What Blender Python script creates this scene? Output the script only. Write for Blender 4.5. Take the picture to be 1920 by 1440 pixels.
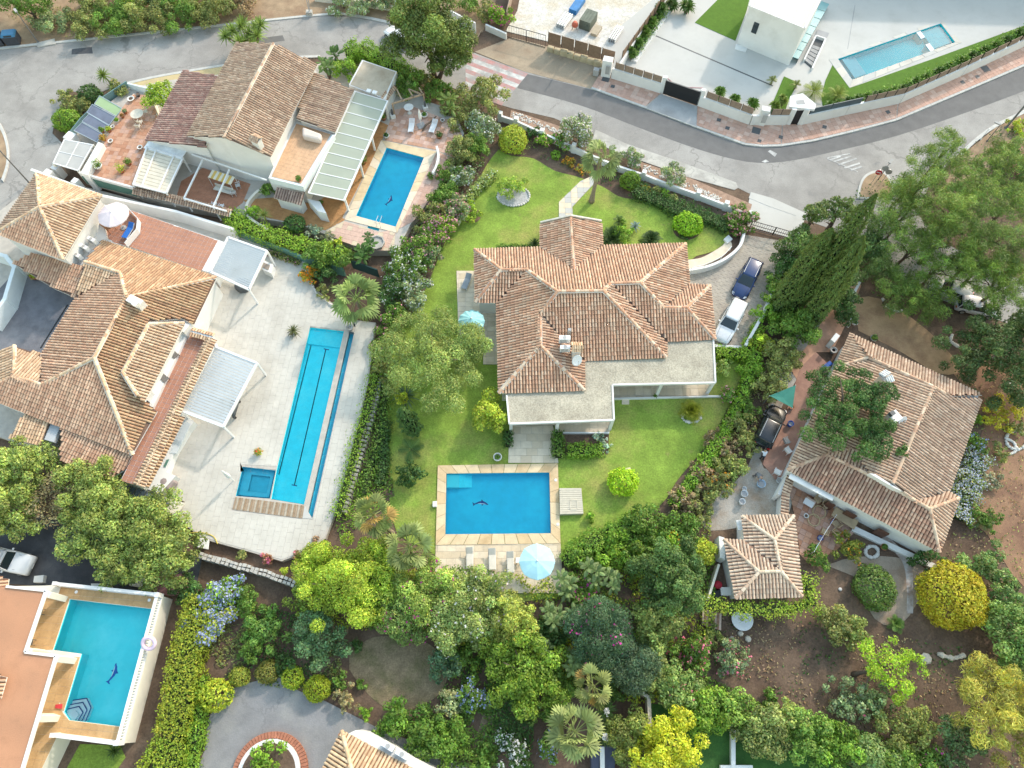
import bpy,bmesh,math,random
import numpy as np
from mathutils import Vector,Matrix
for _o in list(bpy.data.objects):bpy.data.objects.remove(_o)
SC=bpy.context.scene
COL=SC.collection
R=math.radians
# ---------------------------------------------------------------- camera, sky, sun, exposure
CAM_H,CAM_F,CAM_T=66.0,1331.0,R(24.7)
cam=bpy.data.objects.new('camera',bpy.data.cameras.new('camera'))
COL.objects.link(cam);SC.camera=cam
cam.location=(0,0,CAM_H);cam.rotation_euler=(CAM_T,0,0)
cam.data.sensor_width=36;cam.data.lens=CAM_F*36/1920
cam.data.clip_start=.5;cam.data.clip_end=3000
SUN_EL,SUN_H=R(32),Vector((.63,.775,0)).normalized()
w=bpy.data.worlds.new('World');SC.world=w;w.use_nodes= True
nt=w.node_tree;bg=nt.nodes['Background']
sky=nt.nodes.new('ShaderNodeTexSky');sky.sky_type='NISHITA';sky.sun_disc= False
sky.sun_elevation=SUN_EL;sky.sun_rotation=math.atan2(SUN_H.x,SUN_H.y)
sky.air_density=2.3;sky.dust_density=1.7;sky.ozone_density=1.0
nt.links.new(sky.outputs[0],bg.inputs[0]);bg.inputs[1].default_value=.15
sl=bpy.data.lights.new('sun','SUN');sl.energy=1.15;sl.angle=R(2.5);sl.color=(1,.90,.81)
so=bpy.data.objects.new('sun',sl);COL.objects.link(so)
sd=Vector((SUN_H.x*math.cos(SUN_EL),SUN_H.y*math.cos(SUN_EL),math.sin(SUN_EL)))
so.rotation_euler=sd.to_track_quat('Z','Y').to_euler();so.location=sd*200
SC.view_settings.view_transform='Standard';SC.view_settings.look='None'
SC.view_settings.exposure=1.3;SC.view_settings.gamma=1;SC.view_settings.use_curve_mapping= False
SC.render.engine='CYCLES'
try:
    SC.cycles.max_bounces=8;SC.cycles.transparent_max_bounces=12;SC.cycles.diffuse_bounces=3
except Exception: pass

# ---------------------------------------------------------------- places: where a sight line of the survey photo meets a level
def P(x,y,z=0.):
    u=(x-960)/CAM_F;v=(y-720)/CAM_F
    c,s=math.cos(CAM_T),math.sin(CAM_T)
    d=c+v*s;t=(CAM_H-z)/d
    return Vector((t*u,t*(s-v*c),z))
def mpp(x,y,z=0.): # metres for one photo pixel there
    v=(y-720)/CAM_F
    return (CAM_H-z)/(math.cos(CAM_T)+v*math.sin(CAM_T))/CAM_F
def PP(pts,z=0.): return [P(p[0],p[1],p[2] if len(p)>2 else z) for p in pts]

# ---------------------------------------------------------------- materials
MAT={}
def M(name,col,rough=.85,var=.18,scale=1.5,col2=None,c2scale=.35,c2amt=.5,bump=.0,bscale=8.,spec=.3,metal=0.,fine=0.,fscale=14.,col3=None,c3scale=.6,c3amt=.4,crack=0.,cscale=.22):
    if name in MAT: return MAT[name]
    m=bpy.data.materials.new(name);m.use_nodes= True;n=m.node_tree.nodes;l=m.node_tree.links
    b=n['Principled BSDF'];b.inputs['Roughness'].default_value=rough;b.inputs['Metallic'].default_value=metal
    b.inputs['Specular IOR Level'].default_value=spec
    g=n.new('ShaderNodeNewGeometry')
    def noise(sc,det=6,ro=.6):
        t=n.new('ShaderNodeTexNoise');t.inputs['Scale'].default_value=sc;t.inputs['Detail'].default_value=det
        t.inputs['Roughness'].default_value=ro;l.new(g.outputs['Position'],t.inputs['Vector']); return t
    def mixc(fac,a,bb,blend='MIX'):
        x=n.new('ShaderNodeMix');x.data_type='RGBA';x.blend_type=blend
        for s,val in ((x.inputs[0],fac),(x.inputs[6],a),(x.inputs[7],bb)):
            if hasattr(val,'is_output'):l.new(val,s)
            else:s.default_value=val if isinstance(val,float) else (*val[:3],1)
        return x.outputs[2]
    def ramp(src,a,bb):
        r=n.new('ShaderNodeMapRange');r.inputs[1].default_value=a;r.inputs[2].default_value=bb
        l.new(src,r.inputs[0]); return r.outputs[0]
    c=col
    t=noise(scale);f=ramp(t.outputs[0],.3,.7)
    cur=mixc(f,[k*(1-var) for k in c],[k*(1+var) for k in c])
    if col2 is not None:
        t2=noise(c2scale,8,.65);f2=ramp(t2.outputs[0],.62-c2amt*.3,.82-c2amt*.3)
        cur=mixc(f2,cur,col2)
    if col3 is not None:
        t4=noise(c3scale,5,.6);f4=ramp(t4.outputs[0],.72-c3amt*.2,.86-c3amt*.2);cur=mixc(f4,cur,col3)
    if crack:
        tn=noise(1.1,4);vv=n.new('ShaderNodeVectorMath');vv.operation='MULTIPLY_ADD';l.new(tn.outputs['Color'],vv.inputs[0]);vv.inputs[1].default_value=(2.2,2.2,0);l.new(g.outputs['Position'],vv.inputs[2])
        vo=n.new('ShaderNodeTexVoronoi');vo.feature='DISTANCE_TO_EDGE';vo.inputs['Scale'].default_value=cscale;l.new(vv.outputs[0],vo.inputs['Vector']);fc=ramp(vo.outputs['Distance'],.004,.014);cur=mixc(fc,[k*(1-crack) for k in c],cur)
    if fine:
        t3=noise(fscale,3,.7);f3=ramp(t3.outputs[0],.3,.7)
        dark=mixc(f3,[1-fine]*3,[1+fine]*3);cur=mixc(1.,cur,dark,'MULTIPLY')
    l.new(cur,b.inputs['Base Color'])
    if bump:
        tb=noise(bscale,5,.6);bn=n.new('ShaderNodeBump');bn.inputs['Strength'].default_value=bump
        bn.inputs['Distance'].default_value=.06;l.new(tb.outputs[0],bn.inputs['Height']);l.new(bn.outputs[0],b.inputs['Normal'])
    MAT[name]=m; return m
def attr_mat(name,rough=.7,transl=0.,stain=None,spec=.2,bump=0.):
    m=bpy.data.materials.new(name);m.use_nodes= True;n=m.node_tree.nodes;l=m.node_tree.links
    b=n['Principled BSDF'];b.inputs['Roughness'].default_value=rough;b.inputs['Specular IOR Level'].default_value=spec
    a=n.new('ShaderNodeAttribute');a.attribute_name='Col';cur=a.outputs[0]
    if stain:
        g=n.new('ShaderNodeNewGeometry');t=n.new('ShaderNodeTexNoise');t.inputs['Scale'].default_value=stain[1]
        t.inputs['Detail'].default_value=7;t.inputs['Roughness'].default_value=.68;l.new(g.outputs['Position'],t.inputs['Vector'])
        r=n.new('ShaderNodeMapRange');r.inputs[1].default_value=.5;r.inputs[2].default_value=.75;r.inputs[4].default_value=stain[2]
        l.new(t.outputs[0],r.inputs[0]);x=n.new('ShaderNodeMix');x.data_type='RGBA'
        l.new(r.outputs[0],x.inputs[0]);l.new(cur,x.inputs[6]);x.inputs[7].default_value=(*stain[0],1);cur=x.outputs[2]
    l.new(cur,b.inputs['Base Color'])
    if transl:
        tr=n.new('ShaderNodeBsdfTranslucent');l.new(cur,tr.inputs[0]);mx=n.new('ShaderNodeMixShader')
        mx.inputs[0].default_value=transl;o=n['Material Output']
        l.new(b.outputs[0],mx.inputs[1]);l.new(tr.outputs[0],mx.inputs[2]);l.new(mx.outputs[0],o.inputs[0])
    MAT[name]=m; return m
LEAF=attr_mat('leaf',.55,.3,spec=.35)
BARK=M('bark',(.13,.095,.07),.9,.3,6.,bump=.5)
TILE=attr_mat('clay_tile',.8,0,((.15,.105,.08),.45,.28),.25)
def water_mat(name,tint,rough=.03,bstr=.07,bsc=1.3):
    m=bpy.data.materials.new(name);m.use_nodes= True;n=m.node_tree.nodes;l=m.node_tree.links
    for k in list(n):
        if k.type=='BSDF_PRINCIPLED':n.remove(k)
    o=n['Material Output'];tr=n.new('ShaderNodeBsdfTransparent');tr.inputs[0].default_value=(*tint,1)
    gl=n.new('ShaderNodeBsdfGlossy');gl.inputs['Roughness'].default_value=rough
    fr=n.new('ShaderNodeFresnel');fr.inputs[0].default_value=1.33
    mx=n.new('ShaderNodeMixShader');l.new(fr.outputs[0],mx.inputs[0]);l.new(tr.outputs[0],mx.inputs[1]);l.new(gl.outputs[0],mx.inputs[2])
    g=n.new('ShaderNodeNewGeometry');t=n.new('ShaderNodeTexNoise');t.inputs['Scale'].default_value=bsc;t.inputs['Detail'].default_value=3
    l.new(g.outputs['Position'],t.inputs['Vector']);bn=n.new('ShaderNodeBump');bn.inputs['Strength'].default_value=bstr;bn.inputs['Distance'].default_value=.1
    l.new(t.outputs[0],bn.inputs['Height']);l.new(bn.outputs[0],gl.inputs['Normal']);l.new(bn.outputs[0],fr.inputs['Normal'])
    l.new(mx.outputs[0],o.inputs[0]);MAT[name]=m; return m
WATER=water_mat('pool_water',(.92,.99,1.));GLASS=water_mat('pane_glass',(.74,.84,.82),.05,.0)
CARGLASS=M('car_glass',(.02,.03,.035),.06,.1,spec=.8)

# ---------------------------------------------------------------- mesh helpers
class MB:
    def __init__(s):s.v=[];s.f=[]
    def add(s,vs,fs):
        o=len(s.v);s.v+=[tuple(v) for v in vs];s.f+=[tuple(i+o for i in f) for f in fs]; return s
    def prism(s,poly,z0,z1): # poly: list of Vector (xy); z0/z1 numbers or per-vertex lists
        n=len(poly);a=sum(poly[i].x*poly[(i+1)%n].y-poly[(i+1)%n].x*poly[i].y for i in range(n))
        if a<0:
            poly=poly[::-1]
            if isinstance(z1,list):z1=z1[::-1]
        zt=z1 if isinstance(z1,list) else [z1]*n
        vs=[(p.x,p.y,z0) for p in poly]+[(p.x,p.y,zt[i]) for i,p in enumerate(poly)]
        fs=[tuple(range(n-1,-1,-1)),tuple(range(n,2*n))]+[(i,(i+1)%n,n+(i+1)%n,n+i) for i in range(n)]
        return s.add(vs,fs)
    def box(s,c,sx,sy,sz,ang=0.,taper=1.): # c = centre of the base
        ca,sa=math.cos(ang),math.sin(ang);vs=[]
        for k,zz in ((1.,0),(taper,sz)):
            for dx,dy in ((-1,-1),(1,-1),(1,1),(-1,1)):
                X=dx*sx/2*k;Y=dy*sy/2*k;vs.append((c[0]+X*ca-Y*sa,c[1]+X*sa+Y*ca,c[2]+zz))
        return s.add(vs,[(3,2,1,0),(4,5,6,7),(0,1,5,4),(1,2,6,5),(2,3,7,6),(3,0,4,7)])
    def bar(s,a,b,wd,h=None,up=Vector((0,0,1))):
        a=Vector(a);b=Vector(b);h=h or wd;d=(b-a).normalized()
        x=d.cross(up);x=x.normalized() if x.length>1e-4 else Vector((1,0,0));y=x.cross(d)
        vs=[p+x*(i*wd/2)+y*(j*h/2) for p in (a,b) for i,j in ((-1,-1),(1,-1),(1,1),(-1,1))]
        return s.add(vs,[(3,2,1,0),(4,5,6,7),(0,1,5,4),(1,2,6,5),(2,3,7,6),(3,0,4,7)])
    def tube(s,pts,rad,n=8,cap=True):
        pts=[Vector(p) for p in pts];o=len(s.v);k=len(pts)
        if not isinstance(rad,(list,tuple)):rad=[rad]*k
        for i,p in enumerate(pts):
            d=(pts[min(i+1,k-1)]-pts[max(i-1,0)]).normalized()
            x=d.cross(Vector((0,0,1)));
            if x.length<.05:x=d.cross(Vector((0,1,0)))
            x.normalize();y=d.cross(x)
            for j in range(n):
                a=2*math.pi*j/n;s.v.append(tuple(p+(x*math.cos(a)+y*math.sin(a))*rad[i]))
        for i in range(k-1):
            for j in range(n):
                s.f.append((o+i*n+j,o+i*n+(j+1)%n,o+(i+1)*n+(j+1)%n,o+(i+1)*n+j))
        if cap:s.f.append(tuple(o+j for j in range(n-1,-1,-1)));s.f.append(tuple(o+(k-1)*n+j for j in range(n)))
        return s
    def lathe(s,c,prof,n=16): # prof: (r, z)
        o=len(s.v);k=len(prof)
        for r,z in prof:
            for j in range(n):a=2*math.pi*j/n;s.v.append((c[0]+r*math.cos(a),c[1]+r*math.sin(a),c[2]+z))
        for i in range(k-1):
            for j in range(n):s.f.append((o+i*n+j,o+i*n+(j+1)%n,o+(i+1)*n+(j+1)%n,o+(i+1)*n+j))
        s.f.append(tuple(o+j for j in range(n-1,-1,-1)));s.f.append(tuple(o+(k-1)*n+j for j in range(n)))
        return s
    def build(s,name,mat,parent=None,smooth=False,bevel=0.):
        me=bpy.data.meshes.new(name);me.from_pydata(s.v,[],s.f);me.materials.append(mat);me.update()
        if smooth:me.polygons.foreach_set('use_smooth',[True]*len(me.polygons))
        o=bpy.data.objects.new(name,me);COL.objects.link(o)
        if parent is not None:o.parent=parent;o.matrix_parent_inverse=WM(parent).inverted()
        if bevel:
            bv=o.modifiers.new('bevel','BEVEL');bv.width=bevel;bv.segments=2;bv.limit_method='ANGLE'
        return o
def WM(q):
    l=Matrix.LocRotScale(q.location,q.rotation_euler,q.scale)
    return l if q.parent is None else WM(q.parent)@q.matrix_parent_inverse@l
def tag(o,label=None,cat=None,group=None,kind=None):
    if label:o['label']=label
    if cat:o['category']=cat
    if group:o['group']=group
    if kind:o['kind']=kind
    return o
def empty(name,loc,label=None,cat=None,group=None,rz=0.):
    o=bpy.data.objects.new(name, None);COL.objects.link(o);o.location=loc;o.rotation_euler=(0,0,rz);o.empty_display_size=.2
    return tag(o,label,cat,group)
def copy_tree(o,parent=None):
    c=o.copy();COL.objects.link(c)
    if parent is not None:c.parent=parent
    for ch in [x for x in bpy.data.objects if x.parent==o]:copy_tree(ch,c)
    return c
def npmesh(name,V,F4,mat,cols=None,parent=None,smooth=False):
    """V (n,3), F4 (m,4) quads"""
    me=bpy.data.meshes.new(name);n,m=len(V),len(F4)
    me.vertices.add(n);me.vertices.foreach_set('co',np.asarray(V,np.float32).ravel())
    me.loops.add(m*4);me.loops.foreach_set('vertex_index',np.asarray(F4,np.int32).ravel())
    me.polygons.add(m);me.polygons.foreach_set('loop_start',np.arange(0,m*4,4,dtype=np.int32))
    if smooth:me.polygons.foreach_set('use_smooth',np.ones(m,bool))
    me.materials.append(mat);me.update(calc_edges=True)
    if cols is not None:
        at=me.attributes.new('Col','FLOAT_COLOR','POINT');c4=np.ones((n,4),np.float32);c4[:,:3]=cols
        at.data.foreach_set('color',c4.ravel())
    o=bpy.data.objects.new(name,me);COL.objects.link(o)
    if parent is not None:o.parent=parent;o.matrix_parent_inverse=WM(parent).inverted()
    return o
def sheet(name,pts,z,mat,kind='structure',label=None,cat=None,th=.3,parent=None,group=None):
    o=MB().prism(PP(pts,z),z-th,z).build(name,mat,parent)
    return tag(o,label,cat,group,kind)
def inside(px,py,poly):
    r=np.zeros(px.shape,bool);n=len(poly)
    for i in range(n):
        x1,y1=poly[i];x2,y2=poly[(i+1)%n]
        if y1==y2: continue
        c=((y1>py)!=(y2>py))&(px<(x2-x1)*(py-y1)/(y2-y1)+x1);r^=c
    return r
def smooth_line(pts,n=6):
    out=[];k=len(pts)
    for i in range(k-1):
        p0,p1,p2,p3=pts[max(i-1,0)],pts[i],pts[i+1],pts[min(i+2,k-1)]
        for j in range(n):
            t=j/n;out.append(tuple(.5*((2*b)+(-a+c)*t+(2*a-5*b+4*c-d)*t*t+(-a+3*b-3*c+d)*t**3) for a,b,c,d in zip(p0,p1,p2,p3)))
    out.append(tuple(pts[-1])); return out
def clip_rect(poly,x0,x1,y0,y1):
    for ax,lim,sg in ((0,x0,1),(0,x1,-1),(1,y0,1),(1,y1,-1)):
        out=[];n=len(poly)
        for i in range(n):
            a,b=poly[i],poly[(i+1)%n];da,db=sg*(a[ax]-lim),sg*(b[ax]-lim)
            if da>=0:out.append(a)
            if (da>=0)!=(db>=0):t=da/(da-db);out.append((a[0]+(b[0]-a[0])*t,a[1]+(b[1]-a[1])*t))
        poly=out
        if not poly: break
    return poly
def slabs(name,pts,z,su,sv,d0,d1,mat,parent,gap=.02,h=.05,joined=False,stagger=0.,mats=None,rnd=.006,seed=1,limit=300,label=None):
    """paving pieces clipped to the outline; d0->d1 (photo) is the running direction; sits on z"""
    rg=random.Random(seed);w=PP(pts,z);a,b=P(*d0,z),P(*d1,z);u=(b-a).normalized();v=Vector((-u.y,u.x,0))
    q=[((p-a).dot(u),(p-a).dot(v)) for p in w];out=[]
    x0,x1=min(p[0] for p in q),max(p[0] for p in q);y0,y1=min(p[1] for p in q),max(p[1] for p in q)
    for j in range(int(math.floor(y0/sv)),int(math.ceil(y1/sv))):
        off=stagger*su*(j%2)
        for i in range(int(math.floor(x0/su))-1,int(math.ceil(x1/su))):
            c=clip_rect(q,i*su+gap/2+off,(i+1)*su-gap/2+off,j*sv+gap/2,(j+1)*sv-gap/2)
            if len(c)<3: continue
            cc=[];
            for p in c:
                if not cc or (abs(p[0]-cc[-1][0])+abs(p[1]-cc[-1][1])>1e-3):cc.append(p)
            ar=abs(sum(cc[k][0]*cc[(k+1)%len(cc)][1]-cc[(k+1)%len(cc)][0]*cc[k][1] for k in range(len(cc))))/2
            if len(cc)<3 or ar<su*sv*.06: continue
            out.append((ar,[a+u*p[0]+v*p[1] for p in cc]))
    out.sort(key=lambda t:-t[0]);res=[];mb=MB()
    for k,(ar,poly) in enumerate(out):
        dz=rg.uniform(0,rnd)
        if joined or k>=limit:mb.prism(poly,z-.01,z+h+dz)
        else:res.append(MB().prism(poly,z-.01,z+h+dz).build(name,rg.choice(mats) if mats else mat,parent))
    if mb.v:
        o=mb.build(name+('' if joined else '_rest'),mat,parent);o['kind']='stuff';res.append(o)
    return res
# ================================================================ THE SETTING
from mathutils.geometry import tessellate_polygon
ASPH=M('asphalt',(.285,.268,.250),.9,.14,.45,(.375,.355,.33),.12,.6,.12,30,fine=.12,fscale=9,crack=.13,cscale=.14,col3=(.19,.185,.185),c3scale=.28,c3amt=.5)
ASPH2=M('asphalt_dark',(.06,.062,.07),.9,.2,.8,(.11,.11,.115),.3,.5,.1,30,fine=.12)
SOIL=M('soil',(.15,.102,.07),.95,.3,.7,(.095,.06,.042),.16,.6,.5,6,fine=.25,fscale=5)
DIRT=M('dry_dirt',(.33,.235,.15),.95,.22,.8,(.24,.15,.095),.25,.5,.4,8,fine=.15)
GRASS=M('lawn_grass',(.205,.30,.045),.9,.24,.45,(.32,.31,.085),.16,.45,.6,25,fine=.3,fscale=7,col3=(.30,.23,.10),c3scale=.42,c3amt=.35)
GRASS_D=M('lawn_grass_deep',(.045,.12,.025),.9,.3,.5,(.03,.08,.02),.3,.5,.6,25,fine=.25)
TURF=M('artificial_turf',(.085,.17,.018),.9,.12,2.,bump=.4,bscale=30,fine=.15)
DRYGRASS=M('dry_grass',(.215,.165,.10),.95,.25,1.2,(.12,.115,.05),.4,.5,.6,12,fine=.3,fscale=8)
CONC=M('pale_concrete',(.50,.49,.46),.8,.06,.6,(.44,.43,.40),.3,.5,.05,20,fine=.04)
CONC_G=M('grey_concrete',(.38,.375,.37),.85,.1,.7,(.30,.295,.29),.3,.5,.1,20,fine=.07)
CONC_R=M('rough_concrete',(.47,.45,.41),.9,.14,.8,(.36,.34,.31),.5,.6,.3,12,fine=.12,crack=.3,cscale=.3)
DECKT=M('deck_tile',(.55,.52,.46),.75,.06,.9,(.46,.43,.375),.25,.5,.05,20,fine=.04)
WHITE=M('white_render',(.72,.715,.70),.8,.04,.6,(.63,.62,.595),.4,.35)
WHITEM=M('white_metal',(.74,.745,.75),.4,.02,1.,spec=.5)
CREAM=M('cream_render',(.74,.70,.60),.8,.06,.6)
BEIGE=M('beige_stone',(.64,.53,.38),.8,.1,1.2,(.50,.42,.31),.6,.5,.05,15,fine=.08)
BEIGE2=M('beige_stone_pale',(.68,.58,.44),.8,.1,1.4,fine=.08)
SAND=M('sandstone_coping',(.62,.46,.27),.8,.12,1.1,(.50,.35,.19),.7,.5,.05,15,fine=.08)
SAND2=M('sandstone_coping_pale',(.66,.52,.33),.8,.12,1.3,fine=.08)
TERRA=M('terracotta_paving',(.46,.235,.145),.8,.14,1.5,(.36,.17,.10),.5,.5,fine=.1)
TERRA2=M('terracotta_paving_pale',(.50,.285,.19),.8,.14,1.8,fine=.1)
ORANGE=M('ochre_paving',(.47,.25,.105),.85,.16,1.5,(.35,.17,.07),.5,.5,fine=.14)
PINKP=M('pink_paving',(.53,.335,.26),.8,.12,1.4,(.44,.26,.19),.5,.5,fine=.1)
PINKP2=M('pink_paving_pale',(.58,.40,.32),.8,.12,1.6,fine=.1)
MORTAR=M('mortar',(.46,.42,.37),.9,.12)
KERB=M('kerb_stone',(.50,.49,.46),.85,.12,2.)
STONE=M('field_stone',(.50,.46,.39),.9,.25,2.5,bump=.5,bscale=5)
STONEW=M('white_stone',(.58,.56,.52),.85,.12,3.)
GRAVEL=M('gravel_roof',(.43,.39,.305),.95,.22,1.2,(.32,.285,.22),.6,.5,.6,10,fine=.3,fscale=7)
GRAVELW=M('white_gravel',(.60,.57,.52),.95,.15,1.5,(.50,.42,.30),.22,.5,.5,12,fine=.2,fscale=6)
BLACK=M('black_metal',(.018,.018,.02),.5,.1,spec=.4)
DARKG=M('dark_grey_metal',(.09,.095,.10),.5,.1,spec=.4)
BROWNP=M('brown_fence_mesh',(.22,.145,.10),.85,.15,3.,fine=.15)
WOODP=M('weathered_wood',(.34,.25,.17),.8,.25,4.,bump=.2)
GREENM=M('green_screen',(.10,.21,.17),.7,.12,1.)
POOLB=M('pool_mosaic_blue',(.008,.62,.80),.5,.06,1.2,(.015,.70,.85),.3,.5)
POOLB2=M('pool_mosaic_lap',(.05,.88,.95),.5,.06,1.2,(.14,.96,.98),.35,.5,fine=.06,fscale=10)
POOLT=M('pool_mosaic_turquoise',(.09,.80,.83),.5,.05,.8,(.17,.88,.90),.3,.5)
POOLV=M('pool_mosaic_aqua',(.006,.66,.72),.5,.05,.8,(.012,.74,.78),.3,.5)
NAVY=M('navy_mosaic',(.012,.06,.22),.5,.1)
TILEW=M('step_white',(.70,.80,.82),.5,.05)
STEEL=M('steel',(.55,.57,.58),.3,.05,metal=.8)

def prism_holes(name,outer,holes,z0,z1,mat,parent=None,**kw):
    loops=[[Vector((p.x,p.y,0)) for p in outer]]+[[Vector((p.x,p.y,0)) for p in h] for h in holes]
    tris=tessellate_polygon(loops);flat=[p for l in loops for p in l];n=len(flat)
    vs=[(p.x,p.y,z1) for p in flat]+[(p.x,p.y,z0) for p in flat];fs=[]
    for t in tris:
        a,b,c=(flat[i] for i in t)
        if (b-a).cross(c-a).z<0:t=t[::-1]
        fs.append(tuple(t))
    o=0
    for l in loops:
        k=len(l);fs+=[(o+i,n+o+i,n+o+(i+1)%k,o+(i+1)%k) for i in range(k)];o+=k
    ob=MB().add(vs,fs).build(name,mat,parent); return tag(ob,**kw)

POOLS={ # water outlines in the photo and the level of the paving round them
 'garden':([(837,888),(1030,886),(1033,1000),(835,1002)],.12),
 'patio':([(725,277),(795,295.6),(742,425.5),(716,418),(710,433),(689,428),(693,412),(667.5,405)],1.0),
 'lap':([(581.6,613.5),(645,621),(570,946),(508.6,936),(519,880),(521,878)],.6),
 'spill':([(655,622),(664,623),(585.5,972),(575,971)],.6),
 'spa':([(455,875),(517,882),(506,935),(442,930)],.6),
 'villa':([(1571,110.7),(1764,44),(1791,79.4),(1598,150)],.15),
}
PW={k:PP(p,z) for k,(p,z) in POOLS.items()}
for k_ in ('lap',):PW[k_]=PW[k_][:-1]
G=420
prism_holes('ground',[Vector((-G,-G,0)),Vector((G,-G,0)),Vector((G,G,0)),Vector((-G,G,0))],
            [PW[k] for k in ('garden','patio','lap','spill','spa','villa')],-3,0,SOIL,kind='structure')

# ---- roads
ROAD=[(-80,99),(60,88),(140,78),(250,66),(360,55),(440,46),(520,38),(600,30),(660,31),(730,45),(800,65),(876,94),
        (980,133),(1050,152),(1116,167),(1210,200.5),(1306,237),(1397,269.5),(1430,273),(1464,272),(1524,263),(1600,245),(1680,224),(1810,169),(1920,122),(2500,-110),
        (2500,-30),(1920,206),(1863,234),(1805,281),(1745,340),(1720,400),(1760,450),(1900,520),(2500,640),(2500,730),(1900,610),(1760,560),(1640,490),(1560,430),(1510,412),(1440,380),
        (1377,349),(1300,327),(1210,302),(1127,258),(1038,221),(960,203),(900,185),(850,165),(790,140),(700,118),(560,105),(480,112),(420,122),(300,142),(240,155),(190,172),(130,172),
        (105,215),(98,250),(118,270),(105,300),(80,335),(45,365),(10,400),(-80,560)]
sheet('road',ROAD,.02,ASPH,th=.2)
NEWASPH_SHADE=M('asphalt_new_shaded',(.158,.152,.148),.9,.12,.7,bump=.1,bscale=30,fine=.08)
# darker street lane: partly newer asphalt, partly the fence's shadow painted into the colour
sheet('road_lane_shaded',smooth_line([(985,138),(1116,170),(1210,203),(1306,240),(1397,272.5),(1464,275),(1560,258),(1680,227),(1810,172),(1960,106)],4)+
      smooth_line([(1975,150),(1820,208),(1680,255),(1560,285),(1470,303),(1400,303),(1310,280),(1200,240),(1090,198),(970,165)],4),.026,NEWASPH_SHADE,th=.1)
for pts in ([(470,74),(530,66),(534,76),(474,85)],[(135,92),(172,88),(174,100),(134,102)]):
    sheet('road_patch',pts,.027,ASPH2 if pts[0][0]<140 else NEWASPH_SHADE,th=.1)
PAINT=M('road_paint_white',(.56,.55,.53),.85,.15,2.,(.34,.33,.32),.7,.7,fine=.15)
PAINTR=M('road_paint_red',(.46,.235,.22),.85,.15,2.,(.36,.30,.29),.7,.75,fine=.15)
# red and white raised crossing by the construction plot
cr=empty('striped_crossing',P(925,140,.02),'worn red and white striped zebra crossing on the street','crossing')
CR=[(873,96),(990,138),(940,198),(873,168)]
def lerp(a,b,t): return (a[0]+(b[0]-a[0])*t,a[1]+(b[1]-a[1])*t)
for i in range(9):
    t0,t1=i/9,(i+1)/9
    q=[lerp(CR[0],CR[3],t0),lerp(CR[1],CR[2],t0),lerp(CR[1],CR[2],t1),lerp(CR[0],CR[3],t1)]
    MB().prism(PP(q,.034),.01,.034).build('stripe',PAINTR if i%2==0 else PAINT,cr)
# road hatching, arrow and dashes
hm=empty('hatched_marking',P(1590,300,.02),'white painted hatching on the road before the small island','road marking')
for a,b in (((1556,300),(1576,293)),((1563,303),(1596,293)),((1572,309),(1606,297)),((1583,315),(1612,306)),((1595,319),(1616,312))):
    MB().bar(P(*a,.035),P(*b,.035),.22,.02).build('stripe',PAINT,hm)
MB().bar(P(1551,296,.034),P(1594,288,.034),.12,.02).build('stripe',PAINT,hm);MB().bar(P(1551,297,.034),P(1608,322,.034),.12,.02).build('stripe',PAINT,hm)
for px,lb in ((1449,'white painted block on the street below the white villa wall'),(1434,'small faded arrow mark on the street near the bend')):
    q=[(px-9,284),(px-5,281),(px+8,288),(px+4,294)] if px==1449 else [(px-6,303),(px+2,299),(px+8,303),(px,305)]
    tag(sheet('road_marking',q,.035,PAINT,kind=None,th=.03),lb,'road marking')
# pavement light concrete strips south of the street
sheet('footpath',[(1117,243),(1176,270),(1235,290),(1275,303),(1380,342),(1384,352),(1377,356),(1290,332),(1210,304),(1160,288),(1110,262)],.06,CONC_R)
sheet('driveway_apron',[(1407,362),(1450,372),(1512,400),(1500,440),(1490,448),(1402,424),(1398,410)],.05,CONC)
sheet('road_slab',[(1408,360),(1450,372),(1497,394),(1492,404),(1440,386),(1404,371)],.07,CONC)
sheet('dirt_verge',[(890,97),(960,70),(1030,88),(1125,122),(1128,150),(1106,166),(980,133)],.035,M('construction_dirt',(.36,.285,.205),.95,.2,.8,(.27,.20,.14),.4,.5,.3,10,fine=.15))
sheet('dirt_verge',[(-60,94),(60,84),(140,74),(250,62),(360,51),(440,42),(520,34),(600,26),(660,27),(730,41),(800,55),(870,80),(905,60),(930,0),(930,-60),(-60,-60)],.03,DIRT)
sheet('kerb',smooth_line([(-60,98),(140,77),(360,54),(600,29),(660,30),(730,44)],5)+smooth_line([(730,39),(660,26),(600,25.5),(360,50.5),(140,73.5),(-60,94)],5),.12,KERB)
sheet('verge',[(236,154),(300,140),(420,120),(520,108),(520,130),(330,165),(290,172),(245,165)],.1,M('sandy_verge',(.50,.40,.22),.9,.1,1.,fine=.1))
sheet('kerb',smooth_line([(236,154),(300,140),(420,120),(520,107),(600,103)],5)+smooth_line([(600,107),(520,111),(420,124),(300,144),(240,158)],5),.13,KERB)
sheet('verge',[(-30,230),(2,235),(12,260),(14,300),(8,330),(-30,345)],.14,DIRT)
sheet('kerb',smooth_line([(0,230),(10,252),(16,280),(15,310),(6,340)],4)+smooth_line([(2,336),(11,308),(12,281),(6,255),(-4,235)],4),.17,KERB)
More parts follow.
